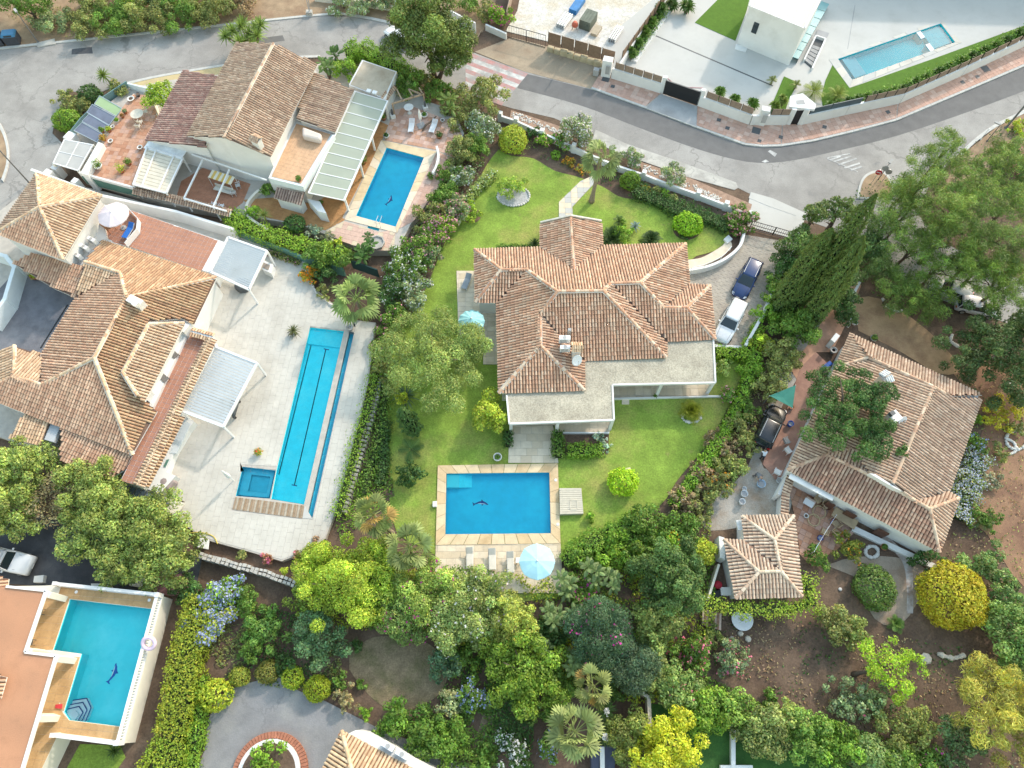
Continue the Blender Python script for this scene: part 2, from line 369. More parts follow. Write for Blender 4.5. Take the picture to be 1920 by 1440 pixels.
# lower right kerb of the main street and the island
KL=[(1800,286),(1825,262),(1863,234),(1920,206),(1990,172)]
sheet('kerb',smooth_line(KL,4)+[(p[0]+4,p[1]+5) for p in smooth_line(KL,4)[::-1]],.14,KERB)
sheet('verge',[(1805,290),(1866,240),(1990,178),(1990,260),(1830,330),(1760,360)],.1,DIRT)
ISL=smooth_line([(1607,372),(1611,348),(1620,330),(1638,320),(1658,321),(1670,334),(1676,352),(1680,372)],4)
sheet('traffic_island',ISL,.13,KERB);sheet('island_bed',[(p[0]*.86+1643*.14,p[1]*.86+352*.14) for p in ISL],.16,DIRT)

# ---- pink pavement in front of the white villa: kerb stones and slabs
KU=[(1109,164),(1210,200.5),(1306,237),(1397,269.5),(1430,273),(1464,272),(1524,263),(1600,245),(1680,224),(1810,169),(1920,122),(1990,92)]
WB=[(1124,140),(1238.6,174.5),(1307.6,199),(1405,234),(1460,234),(1477,234),(1500,234),(1580,216),(1683,194),(1800,142),(1920,85),(1990,53)]
kb=sheet('pavement',KU+WB[::-1],.10,MORTAR,th=.2)
ks=smooth_line(KU,8)
def kerb_run(pxs,z,wd,mat,parent,name='kerb_stone',ln=.9,h=.14,joined=False):
    pts=PP(pxs,z);mb=MB();L=0;cur=0;res=[]
    seg=[(pts[i],pts[i+1]) for i in range(len(pts)-1)]
    for a,b in seg:
        n=max(1,round((b-a).length/ln))
        for i in range(n):
            p=a.lerp(b,i/n);q=a.lerp(b,(i+1)/n);d=(q-p).normalized()*.012
            m2=mb if joined else MB();m2.bar(p+d+Vector((0,0,-h/2)),q-d+Vector((0,0,-h/2)),wd,h)
            if not joined:m2.build(name,mat,parent)
    if joined:o=mb.build(name,mat,parent);o['kind']='stuff'
kerb_run(KU,.16,.3,KERB,kb)
SWA=[KU[0],KU[1],(1212,200),(1240,176),WB[0]]
for i,(poly,d0,d1) in enumerate((([(1109,163),(1210,199),(1239,175),(1124,140)],KU[0],KU[1]),
        ([(1306,235),(1397,268),(1430,271),(1464,270),(1466,234),(1405,234),(1308,199)],KU[2],KU[3]),
        ([(1466,270),(1524,261),(1600,243),(1680,222),(1683,194),(1580,216),(1500,234),(1468,234)],KU[5],KU[7]),
        ([(1682,221),(1810,167),(1920,120),(1990,90),(1990,53),(1920,85),(1800,142),(1685,194)],KU[8],KU[10]))):
    slabs('paving_slab',poly,.11,.62,.62,d0,d1,PINKP,kb,.02,.04,mats=[PINKP,PINKP2,PINKP],seed=i,limit=75)
sheet('gate_ramp',[(1212,202),(1306,237),(1307,199),(1240,176)],.165,CONC_G,th=.1)
mh=0
for x,y,s,lb in ((1136,148,.95,'largest dark square inspection cover beside the meter box'),(1149,162,.5,'dark inspection cover nearest the left end of the pink pavement'),(1348,225,.5,'small dark cover on pink pavement below the brown panels'),(1364,240,.5,'dark cover on pink pavement close to the second wall bend'),
                    (1418,245,1.,'large dark cover at the outer curve of pink pavement'),(1424,264,.45,'dark cover near the kerb at the pavement curve'),(1464,257,.5,'dark cover on the pavement below the villa doorway'),(1546,238,.5,'dark cover on the pavement right of the villa doorway'),(1665,210,.5,'dark cover halfway along the rising pink pavement'),
                    (1805,154,.5,'smaller of two neighbouring dark covers high on the pavement'),(1833,144,.5,'dark cover beside the large square one high on the pavement'),(1848,129,.95,'large square dark cover highest up the pink pavement')):
    c=P(x,y,.16);o=MB().box(c,s,s,.02,R(20 if x>1600 else -20)).build('manhole_cover',DARKG);tag(o,lb,'manhole cover','covers in the pink pavement')

# ---- lots
LAWN=[(935,280),(960,292),(1000,297),(1040,320),(1085,332),(1130,350),(1160,368),(1190,374),(1220,378),(1245,386),(1280,402),(1330,412),(1362,425),(1366,445),(1340,470),(1292,490),(1290,560),
        (1340,640),(1345,652),(1402,655),(1398,690),(1362,770),(1320,840),(1270,900),(1235,950),(1130,1015),(1050,1045),(1045,1120),(815,1120),(815,1040),(745,1000),(728,900),(730,800),(722,760),(735,650),(790,560),(840,440),(880,370),(912,310)]
prism_holes('lawn',PP(smooth_line(LAWN+[LAWN[0]],3)[:-1],.05),[PW['garden']],-.3,.05,GRASS,kind='structure')
LOT2=[(180,355),(255,375),(430,430),(560,475),(575,490),(580,520),(590,540),(625,570),(665,600),(705,605),(700,640),(690,720),(665,830),(640,930),(610,1010),(560,1040),(528,1052),(470,1035),(380,1010),(335,975),(345,940),(225,905),(60,840),(-60,800),(-60,440),(80,335)]
prism_holes('pool_terrace',PP(LOT2,.6),[PW['lap'],PW['spill'],PW['spa']],-.3,.6,MORTAR,kind='structure')
LOT2T=[(255,379),(430,432),(558,478),(573,492),(578,522),(588,542),(623,572),(663,602),(703,607),(698,640),(688,720),(663,830),(638,930),(608,1008),(560,1037),(528,1049),(470,1032),(380,1007),(337,974),(347,940),(260,915),(300,760),(380,600),(420,520),(250,470),(190,380)]
pt=bpy.data.objects['pool_terrace']
# pale deck tiles cut round the water: two fields either side of the lap pool
DL=[(255,379),(430,432),(558,478),(573,492),(578,522),(588,542),(623,572),(663,602),(664,621),(581,611.5),(519,874),(454,871),(439,929),(432,957),(566,974),(587,974),(665,622),(664,604),(703,607),(698,640),(688,720),(663,830),(638,930),(608,1008),(560,1037),(528,1049),(470,1032),(380,1007),(337,974),(347,940),(260,915),(300,760),(380,600),(420,520),(250,470),(190,380)]
slabs('deck_tile',DL,.6,.9,.6,(581,613),(519,874),DECKT,pt,.013,.02,joined=True,stagger=.5)
LOT1=[(120,260),(240,165),(320,150),(600,118),(760,145),(800,190),(850,205),(870,250),(850,300),(815,360),(770,420),(745,470),(690,470),(560,420),(430,402),(310,382),(155,335)]
prism_holes('patio_terrace',PP(LOT1,1.),[PW['patio']],-.3,1.,MORTAR,kind='structure')
pt1=bpy.data.objects['patio_terrace']
slabs('paving_slab',[(730,229),(740,206),(774,200),(845,227),(866,252),(852,296),(818,281),(722,263)],1.,.62,.62,(725,265),(818,284),PINKP,pt1,.02,.03,mats=[PINKP,PINKP2,TERRA2],seed=5,limit=200)
slabs('paving_slab',[(706,225),(728,235),(716,264),(640,412),(610,425),(575,400),(640,340)],1.,.45,.45,(716,264),(647,411),ORANGE,pt1,.015,.03,joined=True)
slabs('paving_slab',[(455,375),(520,370),(600,385),(648,412),(610,432),(560,420),(500,408)],1.,.45,.45,(500,400),(600,430),ORANGE,pt1,.015,.031,joined=True)
slabs('paving_slab',[(610,433),(645,415),(690,428),(710,436),(742,430),(738,470),(690,470),(640,452)],1.,.6,.6,(647,413),(740,433),PINKP2,pt1,.02,.03,mats=[PINKP2,BEIGE,PINKP2],seed=7,limit=120)
slabs('paving_slab',[(818,284),(852,298),(820,355),(775,415),(742,432)],1.,.6,.6,(647,413),(740,433),PINKP2,pt1,.02,.028,mats=[PINKP2,PINKP],seed=8,limit=120)
# villa plot, construction plot
prism_holes('villa_forecourt',PP([(1124,128),(1150,60),(1235,-10),(1235,-90),(2060,-90),(2060,20),(1920,72),(1700,178),(1600,212),(1500,222),(1405,222),(1310,188),(1240,162)],.15),[PW['villa']],-.2,.15,CONC,kind='structure')
sheet('villa_joint',[(1230,66),(1450,160),(1449,162),(1229,68)],.156,DARKG,th=.1)
sheet('villa_joint',[(1604,9),(1590,92),(1588.5,92),(1602.5,9)],.156,CONC_G,th=.1)
sheet('villa_lawn',[(1345,0),(1345,-60),(1420,-60),(1400,20),(1379,76),(1303,42)],.19,TURF)
sheet('villa_lawn',[(1561,122),(1593,165),(1750,110),(1920,48),(1990,25),(1990,48),(1920,72),(1700,178),(1600,212),(1545,215),(1540,180),(1548,150)],.19,TURF)
sheet('villa_lawn',[(1470,143),(1497,155),(1480,185),(1470,215),(1445,212),(1450,190)],.19,TURF)
sheet('building_plot',[(985,-60),(1250,-60),(1222,10),(1163,108),(1030,78),(948,58),(970,20)],.06,GRAVELW)
# lower gardens
sheet('courtyard',[(31,506),(103,541),(142,561),(75,667),(27,650),(-60,700),(-60,560),(0,540)],.64,M('stamped_grey',(.155,.155,.17),.85,.18,1.,(.22,.22,.235),.35,.6,.2,8,fine=.1),th=.1)
tag(MB().bar(P(127,571,.65),P(76,653,.65),.16,.02).build('drain_channel',BLACK),'long black slot drain across the dark grey courtyard','drain')
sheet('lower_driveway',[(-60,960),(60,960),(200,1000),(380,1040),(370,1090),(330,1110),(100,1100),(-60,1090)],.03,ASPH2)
sheet('service_strip',[(292,1080),(350,1075),(355,1110),(322,1118),(290,1112)],.05,M('maroon_paving',(.25,.14,.15),.9,.2,2.))
DRV=M('driveway_grey',(.24,.235,.235),.9,.14,.7,(.31,.30,.28),.25,.5,.3,8,fine=.1,crack=.12,cscale=.12)
sheet('garden_driveway',smooth_line([(360,1470),(385,1400),(388,1360),(400,1330),(425,1300),(452,1285),(500,1272),(520,1268),(560,1295),(600,1310),(640,1330),(680,1350),(720,1370),(800,1400),(850,1425),(900,1460),(900,1500)],3)+[(360,1500)],.03,DRV)
sheet('dry_lawn',smooth_line([(655,1225),(700,1195),(770,1195),(815,1215),(840,1250),(825,1300),(770,1330),(720,1325),(680,1290),(655,1255)],4),.03,DRYGRASS)
sheet('dry_lawn',smooth_line([(560,1150),(640,1165),(650,1190),(600,1215),(540,1190)],4),.025,DRYGRASS)
sheet('dry_lawn',[(915,1310),(985,1320),(1000,1370),(960,1360),(925,1420),(880,1420)],.025,DRYGRASS)
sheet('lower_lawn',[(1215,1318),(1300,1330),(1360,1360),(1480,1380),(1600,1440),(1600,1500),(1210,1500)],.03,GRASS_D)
sheet('small_lawn',[(150,1395),(225,1398),(235,1420),(215,1450),(120,1450)],.05,GRASS)
# right hand plot: gravel yard, paved track, dirt
sheet('gravel_yard',smooth_line([(1475,660),(1540,560),(1575,600),(1500,700),(1425,860),(1470,890),(1480,960),(1380,990),(1320,990),(1330,940),(1400,880),(1440,760)],3),.03,M('yard_gravel',(.42,.395,.35),.95,.15,.8,(.29,.23,.17),.4,.6,.5,10,fine=.2))
sheet('paved_track',[(1535,545),(1600,520),(1615,535),(1590,600),(1560,660),(1530,660),(1500,720),(1480,690),(1520,640),(1550,585)],.06,TERRA2)
sheet('paved_strip',[(1500,690),(1530,660),(1560,690),(1510,800),(1478,890),(1455,900),(1430,870),(1445,820),(1475,770)],.07,M('red_paving',(.38,.22,.165),.85,.15,1.5,(.30,.16,.12),.6,.5,fine=.12))
slabs('paving_slab',[(1474,890),(1560,930),(1610,990),(1570,1030),(1520,1060),(1500,1040),(1490,970)],.03,.55,.55,(1481,890),(1600,950),TERRA2,empty('patio_paving',P(1530,980,0),'reddish paved patio between the right house and the small outbuilding','patio'),.02,.04,mats=[TERRA2,PINKP,TERRA],seed=3,limit=120)
sheet('dirt_patch',smooth_line([(1600,560),(1650,560),(1740,620),(1800,690),(1760,700),(1690,660),(1610,620)],3),.03,M('tan_dirt',(.40,.265,.15),.95,.15,.8,(.25,.15,.09),.3,.5,.4,8,fine=.12))
sheet('dirt_patch',smooth_line([(1780,690),(1990,720),(1990,1060),(1920,1100),(1850,1000),(1800,960),(1830,850),(1850,780)],3),.025,M('red_dirt',(.28,.165,.10),.95,.2,.8,(.19,.105,.07),.3,.55,.4,7,fine=.2))
sheet('dirt_path',smooth_line([(1550,1060),(1600,1045),(1680,1045),(1740,1070),(1730,1110),(1690,1170),(1640,1160),(1600,1080)],3),.028,M('grey_dirt',(.33,.265,.205),.95,.15,.9,(.25,.18,.13),.4,.5,.4,8,fine=.15))
sheet('white_track',smooth_line([(1640,1000),(1690,1050),(1700,1100),(1700,1150)],4)+smooth_line([(1712,1150),(1712,1100),(1705,1050),(1660,1000)],4),.034,M('washed_dirt',(.45,.42,.40),.95,.2,2.,(.28,.2,.16),.9,.6))
# ---- central lot paving
def garden_paving(nm,pts,z,su,sv,d0,d1,mats,seed,label,cat='paving',stagger=0.):
    sheet(nm,pts,z,MORTAR,th=.2)
    return slabs('paving_slab',pts,z,su,sv,d0,d1,mats[0],bpy.data.objects[nm],.02,.03,mats=mats,seed=seed,stagger=stagger,limit=300)
garden_paving('front_path',[(1048,379),(1088,340),(1110,330),(1118,340),(1073,388),(1075,418),(1048,418)],.08,.75,.75,(1048,410),(1073,410),[BEIGE2,CONC],1,'')
garden_paving('side_terrace',[(856,508),(935,508),(935,683),(906,683),(906,650),(860,645)],.1,.8,.6,(856,640),(932,640),[BEIGE2,BEIGE,BEIGE2],2,'')
garden_paving('porch_floor',[(950,690),(1345,680),(1328,742),(1148,746),(1143,811),(1043,810),(1040,797),(955,797)],.14,.8,.8,(955,797),(1140,797),[BEIGE,BEIGE2],3,'')
garden_paving('garden_steps',[(955,798),(1037,798),(1047,868),(953,868)],.1,1.1,.75,(955,868),(1047,868),[BEIGE,BEIGE2,BEIGE2],4,'',stagger=.5)
garden_paving('poolside_terrace',[(817,1022),(1051,1019),(1056,1112),(815,1112)],.1,.85,.6,(817,1110),(1055,1110),[BEIGE2,BEIGE,BEIGE2],5,'',stagger=.5)
sheet('driveway',[(1397,440),(1488,456),(1491,450),(1421,602),(1391,653),(1335,652),(1290,548),(1290,515),(1340,500),(1385,470)],.03,MORTAR)
slabs('cobble',[(1397,440),(1488,456),(1421,602),(1391,653),(1335,652),(1290,548),(1290,515),(1340,500),(1385,470)],.03,.55,.42,(1405,640),(1480,480),M('driveway_cobble',(.40,.36,.30),.85,.14,1.6,(.32,.28,.24),.5,.5,fine=.1),bpy.data.objects['driveway'],.03,.03,joined=True,stagger=.5)
# ================================================================ POOLS
def dolphin(parent,p0,p1,z,ht=.16,mat=None,flip=1):
    """dolphin set into the floor; p0 tail, p1 nose (photo, at floor level z)"""
    a,b=P(*p0,z),P(*p1,z);L=(b-a).length;u=(b-a)/L;v=Vector((-u.y,u.x,0))*flip
    top=[(.0,.10),(.06,.02),(.13,.0),(.25,.07),(.40,.155),(.52,.18),(.55,.30),(.64,.20),(.75,.15),(.85,.11),(.92,.05),(1.,.0)]
    bot=[(.93,-.03),(.80,-.01),(.68,.0),(.60,-.12),(.57,.01),(.40,.02),(.25,-.02),(.14,-.06),(.07,-.17),(.045,-.06),(.0,.02)]
    pts=[a+u*(x*L)+v*(y*L) for x,y in top+bot]
    MB().prism(pts,z-.02,z+.012).build('dolphin_mosaic',mat or NAVY,parent)
    bl=[(.30,.02),(.5,.05),(.72,.04),(.9,.0),(.72,.0),(.5,.0)]
    MB().prism([a+u*(x*L)+v*(y*L) for x,y in bl],z-.01,z+.016).build('dolphin_belly',TILEW,parent)
def basin(parent,w,z,depth,mat,wl=.12,shelf=None):
    n=len(w);ctr=sum(w,Vector())/n;fl=w
    ar=sum(w[i].x*w[(i+1)%n].y-w[(i+1)%n].x*w[i].y for i in range(n))
    if ar<0:w=w[::-1]
    w=[ctr+(p-ctr)*.9965 for p in w];fl=w
    MB().add([(p.x,p.y,z-.003) for p in w]+[(p.x,p.y,z-depth) for p in fl],[tuple(range(n,2*n))]+[(i,n+i,n+(i+1)%n,(i+1)%n) for i in range(n)]).build('basin',mat,parent)
    o=MB().add([(p.x,p.y,z-wl) for p in w],[tuple(range(n))]).build('water',WATER,parent); return o
def coping(parent,inn,out,z,n,mats,seed=0,h=.05,name='coping_slab'):
    rg=random.Random(seed);k=len(inn)
    for i in range(k):
        a,b=P(*inn[i],z),P(*inn[(i+1)%k],z);c,d=P(*out[i],z),P(*out[(i+1)%k],z);m=n[i%len(n)]
        for j in range(m):
            t0,t1=j/m+.002,(j+1)/m-.002
            MB().prism([a.lerp(b,t0),a.lerp(b,t1),c.lerp(d,t1),c.lerp(d,t0)],z-.03,z+h+rg.uniform(0,.004)).build(name,rg.choice(mats),parent)
# the rectangular garden pool
gp=empty('swimming_pool',P(935,945,.1),'rectangular blue pool with sandstone edge in the central lawn','pool')
basin(gp,PW['garden'],.12,.8,POOLB)
coping(gp,POOLS['garden'][0],[(821,873),(1046,869),(1051,1019),(817,1022)],.12,[9,6,9,6],[SAND,SAND2],1)
for i in range(5):
    q=[(838+0,890),(861+i*5.5,890),(861+i*5.5,914-0),(838,914)]
    if i==0:MB().prism(PP(q,-.12),-.67,-.12).build('step',POOLT,gp)
    else:MB().prism(PP([(861+(i-1)*6,890),(861+i*6,890),(861+i*6,914),(861+(i-1)*6,914)],-.12-i*.12),-.67,-.12-i*.12).build('step',POOLB2,gp)
dolphin(gp,(886,944),(916,946),-.67,flip=1)
# patio pool of the top-left house
pp=empty('swimming_pool',P(730,350,1.),'blue patio pool with roman steps beside the glass roofed veranda','pool')
basin(pp,PW['patio'],1.,.8,POOLB)
coping(pp,[(725,277),(795,295.6),(742,425.5),(667.5,405)],[(715,263),(819,285),(744,437),(646,412)],1.,[1,8,1,9],[SAND2,BEIGE2],2)
for i in range(4):MB().prism(PP([(692-i*1.,414+i*4),(714-i*1.,419+i*4),(711,432),(690,427)],.4+i*.14),0.205,.4+i*.14).build('step',POOLB2,pp)
dolphin(pp,(724,385),(734,366),0.21,flip=-1)
# lap pool, overflow channel and spa
lp=empty('lap_pool',P(580,780,.6),'long narrow blue lap pool with black lane lines and overflow edge','pool')
basin(lp,PW['lap'],.6,.58,POOLB2)
MB().add(*(lambda w:([(p.x,p.y,.595) for p in w]+[(p.x,p.y,.15) for p in w],[(4,5,6,7),(0,4,5,1),(1,5,6,2),(2,6,7,3),(3,7,4,0)]))(PW['spill'])).build('overflow_channel',M('pool_mosaic_deep',(.03,.42,.58),.5,.1),lp)
MB().add([(p.x,p.y,.42) for p in PW['spill']],[(0,1,2,3)]).build('channel_water',WATER,lp)
SPW=[P(645.2,621,.6),P(655,622,.6),P(575,971,.6),P(570.2,946,.6)]
MB().prism(SPW,-.4,.5).build('overflow_wall',M('pool_mosaic_pale',(.26,.50,.60),.5,.1,3.,fine=.2,fscale=12),lp)
for a,b in (((590,624),(523,890)),((612,655),(552,910))):MB().bar(P(a[0]-1,a[1],0.01),P(b[0],b[1],0.01),.1,.02).build('lane_line',NAVY,lp)
for c in ((612,655),(552,910)):MB().bar(P(c[0]-5,c[1]-1,0.015),P(c[0]+5,c[1]+1,0.015),.1,.02).build('lane_line',NAVY,lp)
MB().prism(PP([(582,614),(645,621.5),(638,652),(575,644)],.25),.01,.25).build('shallow_shelf',POOLB2,lp)
sp=empty('spa_pool',P(480,905,.6),'square dark teal spa basin attached to the lap pool','pool')
basin(sp,PW['spa'],.6,.75,M('spa_mosaic',(.04,.56,.70),.5,.1))
_sp=[(471,888),(508,892),(501,926),(464,922)]
coping(sp,[(472,890),(507,894),(500,925),(465,921)],[(457,878),(515,884),(504,933),(444,928)],.05,[1,1,1,1],[M('spa_bench',(.08,.64,.76),.5,.08)],3,h=.0,name='bench')
MB().prism(PP([(519,880),(508.6,936),(506.2,935.4),(517.2,882)],.6),-.4,.45).build('spa_wall',M('spa_wall_teal',(.04,.5,.64),.5,.08),sp)
# villa pool
vp=empty('swimming_pool',P(1680,95,.15),'turquoise rectangular pool on the white villa terrace','pool')
basin(vp,PW['villa'],.15,1.0,POOLV)
coping(vp,POOLS['villa'][0],[(1554,112),(1766,37),(1803,80),(1593,165)],.15,[9,3,9,3],[CONC,DECKT],4,h=.03)
def q4(A,s0,s1,t0,t1): return [lerp(lerp(A[0],A[1],s),lerp(A[3],A[2],s),t) for s,t in ((s0,t0),(s1,t0),(s1,t1),(s0,t1))]
VPX=POOLS['villa'][0]
for i in range(4):MB().prism(PP(q4(VPX,.03+.028*i,.03+.028*(i+1),.04,.96),-.1-.17*i),-.84,-.1-.17*i).build('step',M('step_aqua',(.30,.72,.76),.5,.05),vp)
MB().prism(PP(q4(VPX,.8,.99,.05,.95),-.25),-.84,-.25).build('bench',M('pool_bench_aqua',(.10,.66,.72),.5,.08),vp)
MB().prism(PP(q4(VPX,.76,.8,.0,.35),.1),-.84,.1).build('divider',WHITE,vp);MB().prism(PP(q4(VPX,.76,.8,.65,1.),.1),-.84,.1).build('divider',WHITE,vp)
# ================================================================ HOUSES
PAL_C=[(.54,.35,.235),(.48,.28,.18),(.58,.425,.30),(.42,.22,.14),(.60,.47,.35),(.50,.275,.17)]
PAL_2=[(.60,.43,.28),(.54,.365,.23),(.65,.50,.35),(.49,.30,.185),(.62,.455,.30)]
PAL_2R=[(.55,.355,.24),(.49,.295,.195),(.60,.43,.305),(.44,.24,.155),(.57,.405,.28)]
PAL_1=[(.43,.305,.215),(.49,.36,.26),(.56,.445,.335),(.36,.235,.165),(.33,.21,.15)]
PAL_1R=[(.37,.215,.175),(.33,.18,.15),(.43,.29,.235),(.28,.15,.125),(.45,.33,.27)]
PAL_R=[(.52,.38,.27),(.46,.30,.205),(.57,.45,.335),(.41,.255,.175),(.54,.40,.285)]
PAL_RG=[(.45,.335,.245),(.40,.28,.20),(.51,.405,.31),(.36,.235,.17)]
PAL_O=[(.56,.44,.33),(.51,.375,.275),(.62,.50,.385),(.47,.32,.23)]
PITCH=.38
def solve(V):
    W={};pend=dict(V)
    for k,v in V.items():
        if not isinstance(v[2],tuple):W[k]=P(*v);pend.pop(k)
    for k,v in pend.items():
        a,b,pt=W[v[2][0]],W[v[2][1]],v[2][2];d=(b-a);d.z=0;d.normalize();z=a.z+.5
        for _ in range(25):
            p=P(v[0],v[1],z);q=p-a;dist=abs(q.x*d.y-q.y*d.x);z=.5*z+.5*(a.z+pt*dist)
        W[k]=P(v[0],v[1],z)
    return W
def tile_face(poly,e0,e1,pal,rg,name='roof_tiles',parent=None,pw=.30,cl=.42,lift=.0,pal2=None):
    c=sum(poly,Vector())/len(poly);A=np.array([[p.x-c.x,p.y-c.y,p.z-c.z] for p in poly])
    nrm=Vector(np.linalg.svd(A)[2][2]);
    if nrm.z<0:nrm=-nrm
    u=e1-e0;u=(u-nrm*u.dot(nrm)).normalized();wv=nrm.cross(u)
    if wv.z<0:u=-u;wv=-wv
    q=[((p-c).dot(u),(p-c).dot(wv)) for p in poly]
    x0,x1=min(p[0] for p in q),max(p[0] for p in q);y0,y1=min(p[1] for p in q),max(p[1] for p in q)
    xs=np.arange(x0+pw*.3,x1,pw);ys=np.arange(y0-.06,y1,cl)
    X,Y=np.meshgrid(xs,ys);X=X.ravel();Y=Y.ravel();m=inside(X,Y+.14,q);X=X[m];Y=Y[m];n=len(X)
    if n==0: return None
    X=X+rg.normal(0,.006,n);Y=Y+rg.normal(0,.012,n)
    an=np.linspace(-90,90,5)*math.pi/180;T=[]
    for t,r,hb in ((0,.122,.035),(cl+.05,.104,.012)):
        T+=[(r*math.sin(a),t,hb+r*1.15*math.cos(a)) for a in an]
    for t,hb in ((0,.03),(cl+.05,.012)):T+=[(pw/2-.055,t,hb+.03),(pw/2,t,hb),(pw/2+.055,t,hb+.03)]
    T=np.array(T);F=[(i,i+1,6+i,5+i) for i in range(4)]+[(10,11,14,13),(11,12,15,14)]
    L=T[None]+np.stack([X,Y,np.zeros(n)],1)[:, None,:]
    L[:,:,2]+=rg.normal(0,.006,n)[:, None]+lift
    U=np.array(u);Wv=np.array(wv);N=np.array(nrm);Cc=np.array(c)
    V=Cc+L[...,:1]*U+L[...,1:2]*Wv+L[...,2:]*N
    FF=(np.array(F)[None]+(np.arange(n)*16)[:, None, None]).reshape(-1,4)
    pl=np.array(pal);cc=(pl.mean(0)*.52+pl[rg.integers(0,len(pl),n)]*.48)*rg.uniform(.86,1.14,(n,1));row=np.floor(X/pw).astype(int);rv=rg.uniform(.88,1.14,4000);cc=cc*rv[row%4000][:, None]
    cc=cc*(1+.10*np.sin(row*2.4+1.3*np.sin(row*.71)))[:, None]
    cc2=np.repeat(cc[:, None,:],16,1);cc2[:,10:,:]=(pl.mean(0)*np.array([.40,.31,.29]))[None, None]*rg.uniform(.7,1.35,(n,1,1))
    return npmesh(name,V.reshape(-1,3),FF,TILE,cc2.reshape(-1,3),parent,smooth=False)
def ridge_line(a,b,pal,rg,mb):
    d=b-a;L=d.length;n=max(1,int(L/.42));d.normalize();x=d.cross(Vector((0,0,1))).normalized();up=x.cross(d)
    V=[];C=[];F=[]
    for i in range(n):
        p0=a.lerp(b,i/n)-d*.03;p1=a.lerp(b,(i+1)/n)+d*.03;o=len(V);col=np.array(pal[rg.integers(0,len(pal))])*rg.uniform(1.0,1.3)
        for p,r in ((p0,.165),(p1,.145)):
            for k in range(6):
                an=(-95+38*k)*math.pi/180;V.append(p+x*(r*math.sin(an))+up*(r*math.cos(an)+.045));C.append(col)
        F+=[(o+k,o+k+1,o+7+k,o+6+k) for k in range(5)]
    mb[0]+=[tuple(v) for v in V];mb[2]+=[tuple(c) for c in C];base=len(mb[0])-len(V);mb[1]+=[tuple(i+base for i in f) for f in F]
RIDGE_M=M('ridge_mortar',(.62,.60,.56),.9,.1)
DECKM=M('roof_board',(.16,.10,.075),.9,.2)
def flatten(poly):
    c=sum(poly,Vector())/len(poly);nv=Vector(np.linalg.svd(np.array([[*(p-c)] for p in poly]))[2][2])
    return [Vector((p.x,p.y,c.z-(nv.x*(p.x-c.x)+nv.y*(p.y-c.y))/nv.z)) for p in poly]
def roof(parent,V,F,ridges,pal,seed=0,pals=None,eaves=None,th=.16,mortar=.40,soffit=WHITE):
    """roof part with its slopes of clay tiles and its ridge tiles"""
    W=solve(V);rg=np.random.default_rng(seed);mb=MB()
    for f in F:
        poly=flatten([W[k] for k in f]);n=len(poly)
        ar=sum(poly[i].x*poly[(i+1)%n].y-poly[(i+1)%n].x*poly[i].y for i in range(n))
        if ar<0:poly=poly[::-1]
        mb.add([p-Vector((0,0,.03)) for p in poly]+[p-Vector((0,0,th)) for p in poly],[tuple(range(n)),tuple(range(2*n-1,n-1,-1))]+[(n+i,n+(i+1)%n,(i+1)%n,i) for i in range(n)])
    r=mb.build('roof',soffit,parent);r.data.materials.append(DECKM);r.data.polygons.foreach_set('material_index',[1 if p.normal.z>.3 else 0 for p in r.data.polygons])
    for i,f in enumerate(F):
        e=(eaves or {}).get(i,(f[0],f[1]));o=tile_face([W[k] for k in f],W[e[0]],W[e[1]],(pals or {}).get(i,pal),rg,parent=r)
        if o:o['kind']='stuff'
    q=[[],[],[]];mm=MB()
    for a,b in ridges:
        ridge_line(W[a],W[b],pal,rg,q);mm.bar(W[a]+Vector((0,0,.02)),W[b]+Vector((0,0,.02)),mortar,.11)
    if ridges:
        o=npmesh('ridge_tiles',np.array(q[0]),np.array(q[1]),TILE,np.array(q[2]),r, True);o['kind']='stuff'
        mm.build('ridge_mortar',RIDGE_M,r)
    return W
def wall_line(name,pts,z0,z1,th,mat,parent=None,label=None,cat='wall',ref=None,closed=False,kind=None):
    w=PP(pts,z0 if ref is None else ref);mb=MB();n=len(w)
    for i in range(n if closed else n-1):
        a,b=w[i],w[(i+1)%n];d=(b-a).normalized()*(th/2-.001*(i%2));a2,b2=a-d,b+d;x=Vector((-d.y,d.x,0)).normalized()*(th/2-.002*(i%2))
        mb.prism([a2+x,b2+x,b2-x,a2-x],z0,z1-.003*(i%2))
    return tag(mb.build(name,mat,parent),label,cat if label else None, None,kind)
def ac_unit(px,py,z,ang,label,group=None,s=1.):
    c=P(px,py,z);e=empty('air_conditioner',c,label,'air conditioner',group,R(ang))
    k=Matrix.Translation(c)@Matrix.Rotation(R(ang),4,'Z')
    def L(x,y,zz): return k@Vector((x*s,y*s,zz*s))
    MB().box(c,.95*s,.4*s,.72*s,R(ang)).build('casing',WHITEM,e,bevel=.02)
    MB().lathe(L(0,0,.725),[(.16*s,0),(.17*s,.012),(.15*s,.015)],14).build('top_grille',CONC_G,e)
    m=MB()
    for j in range(5):m.bar(L(-.40,-.206,.12+j*.12),L(.22,-.206,.12+j*.12),.012,.03)
    m.build('fan_grille',DARKG,e)
    for sx in (-.35,.35):MB().box(L(sx,0,-.08),.08*s,.42*s,.08*s,R(ang)).build('foot',DARKG,e)
    return e
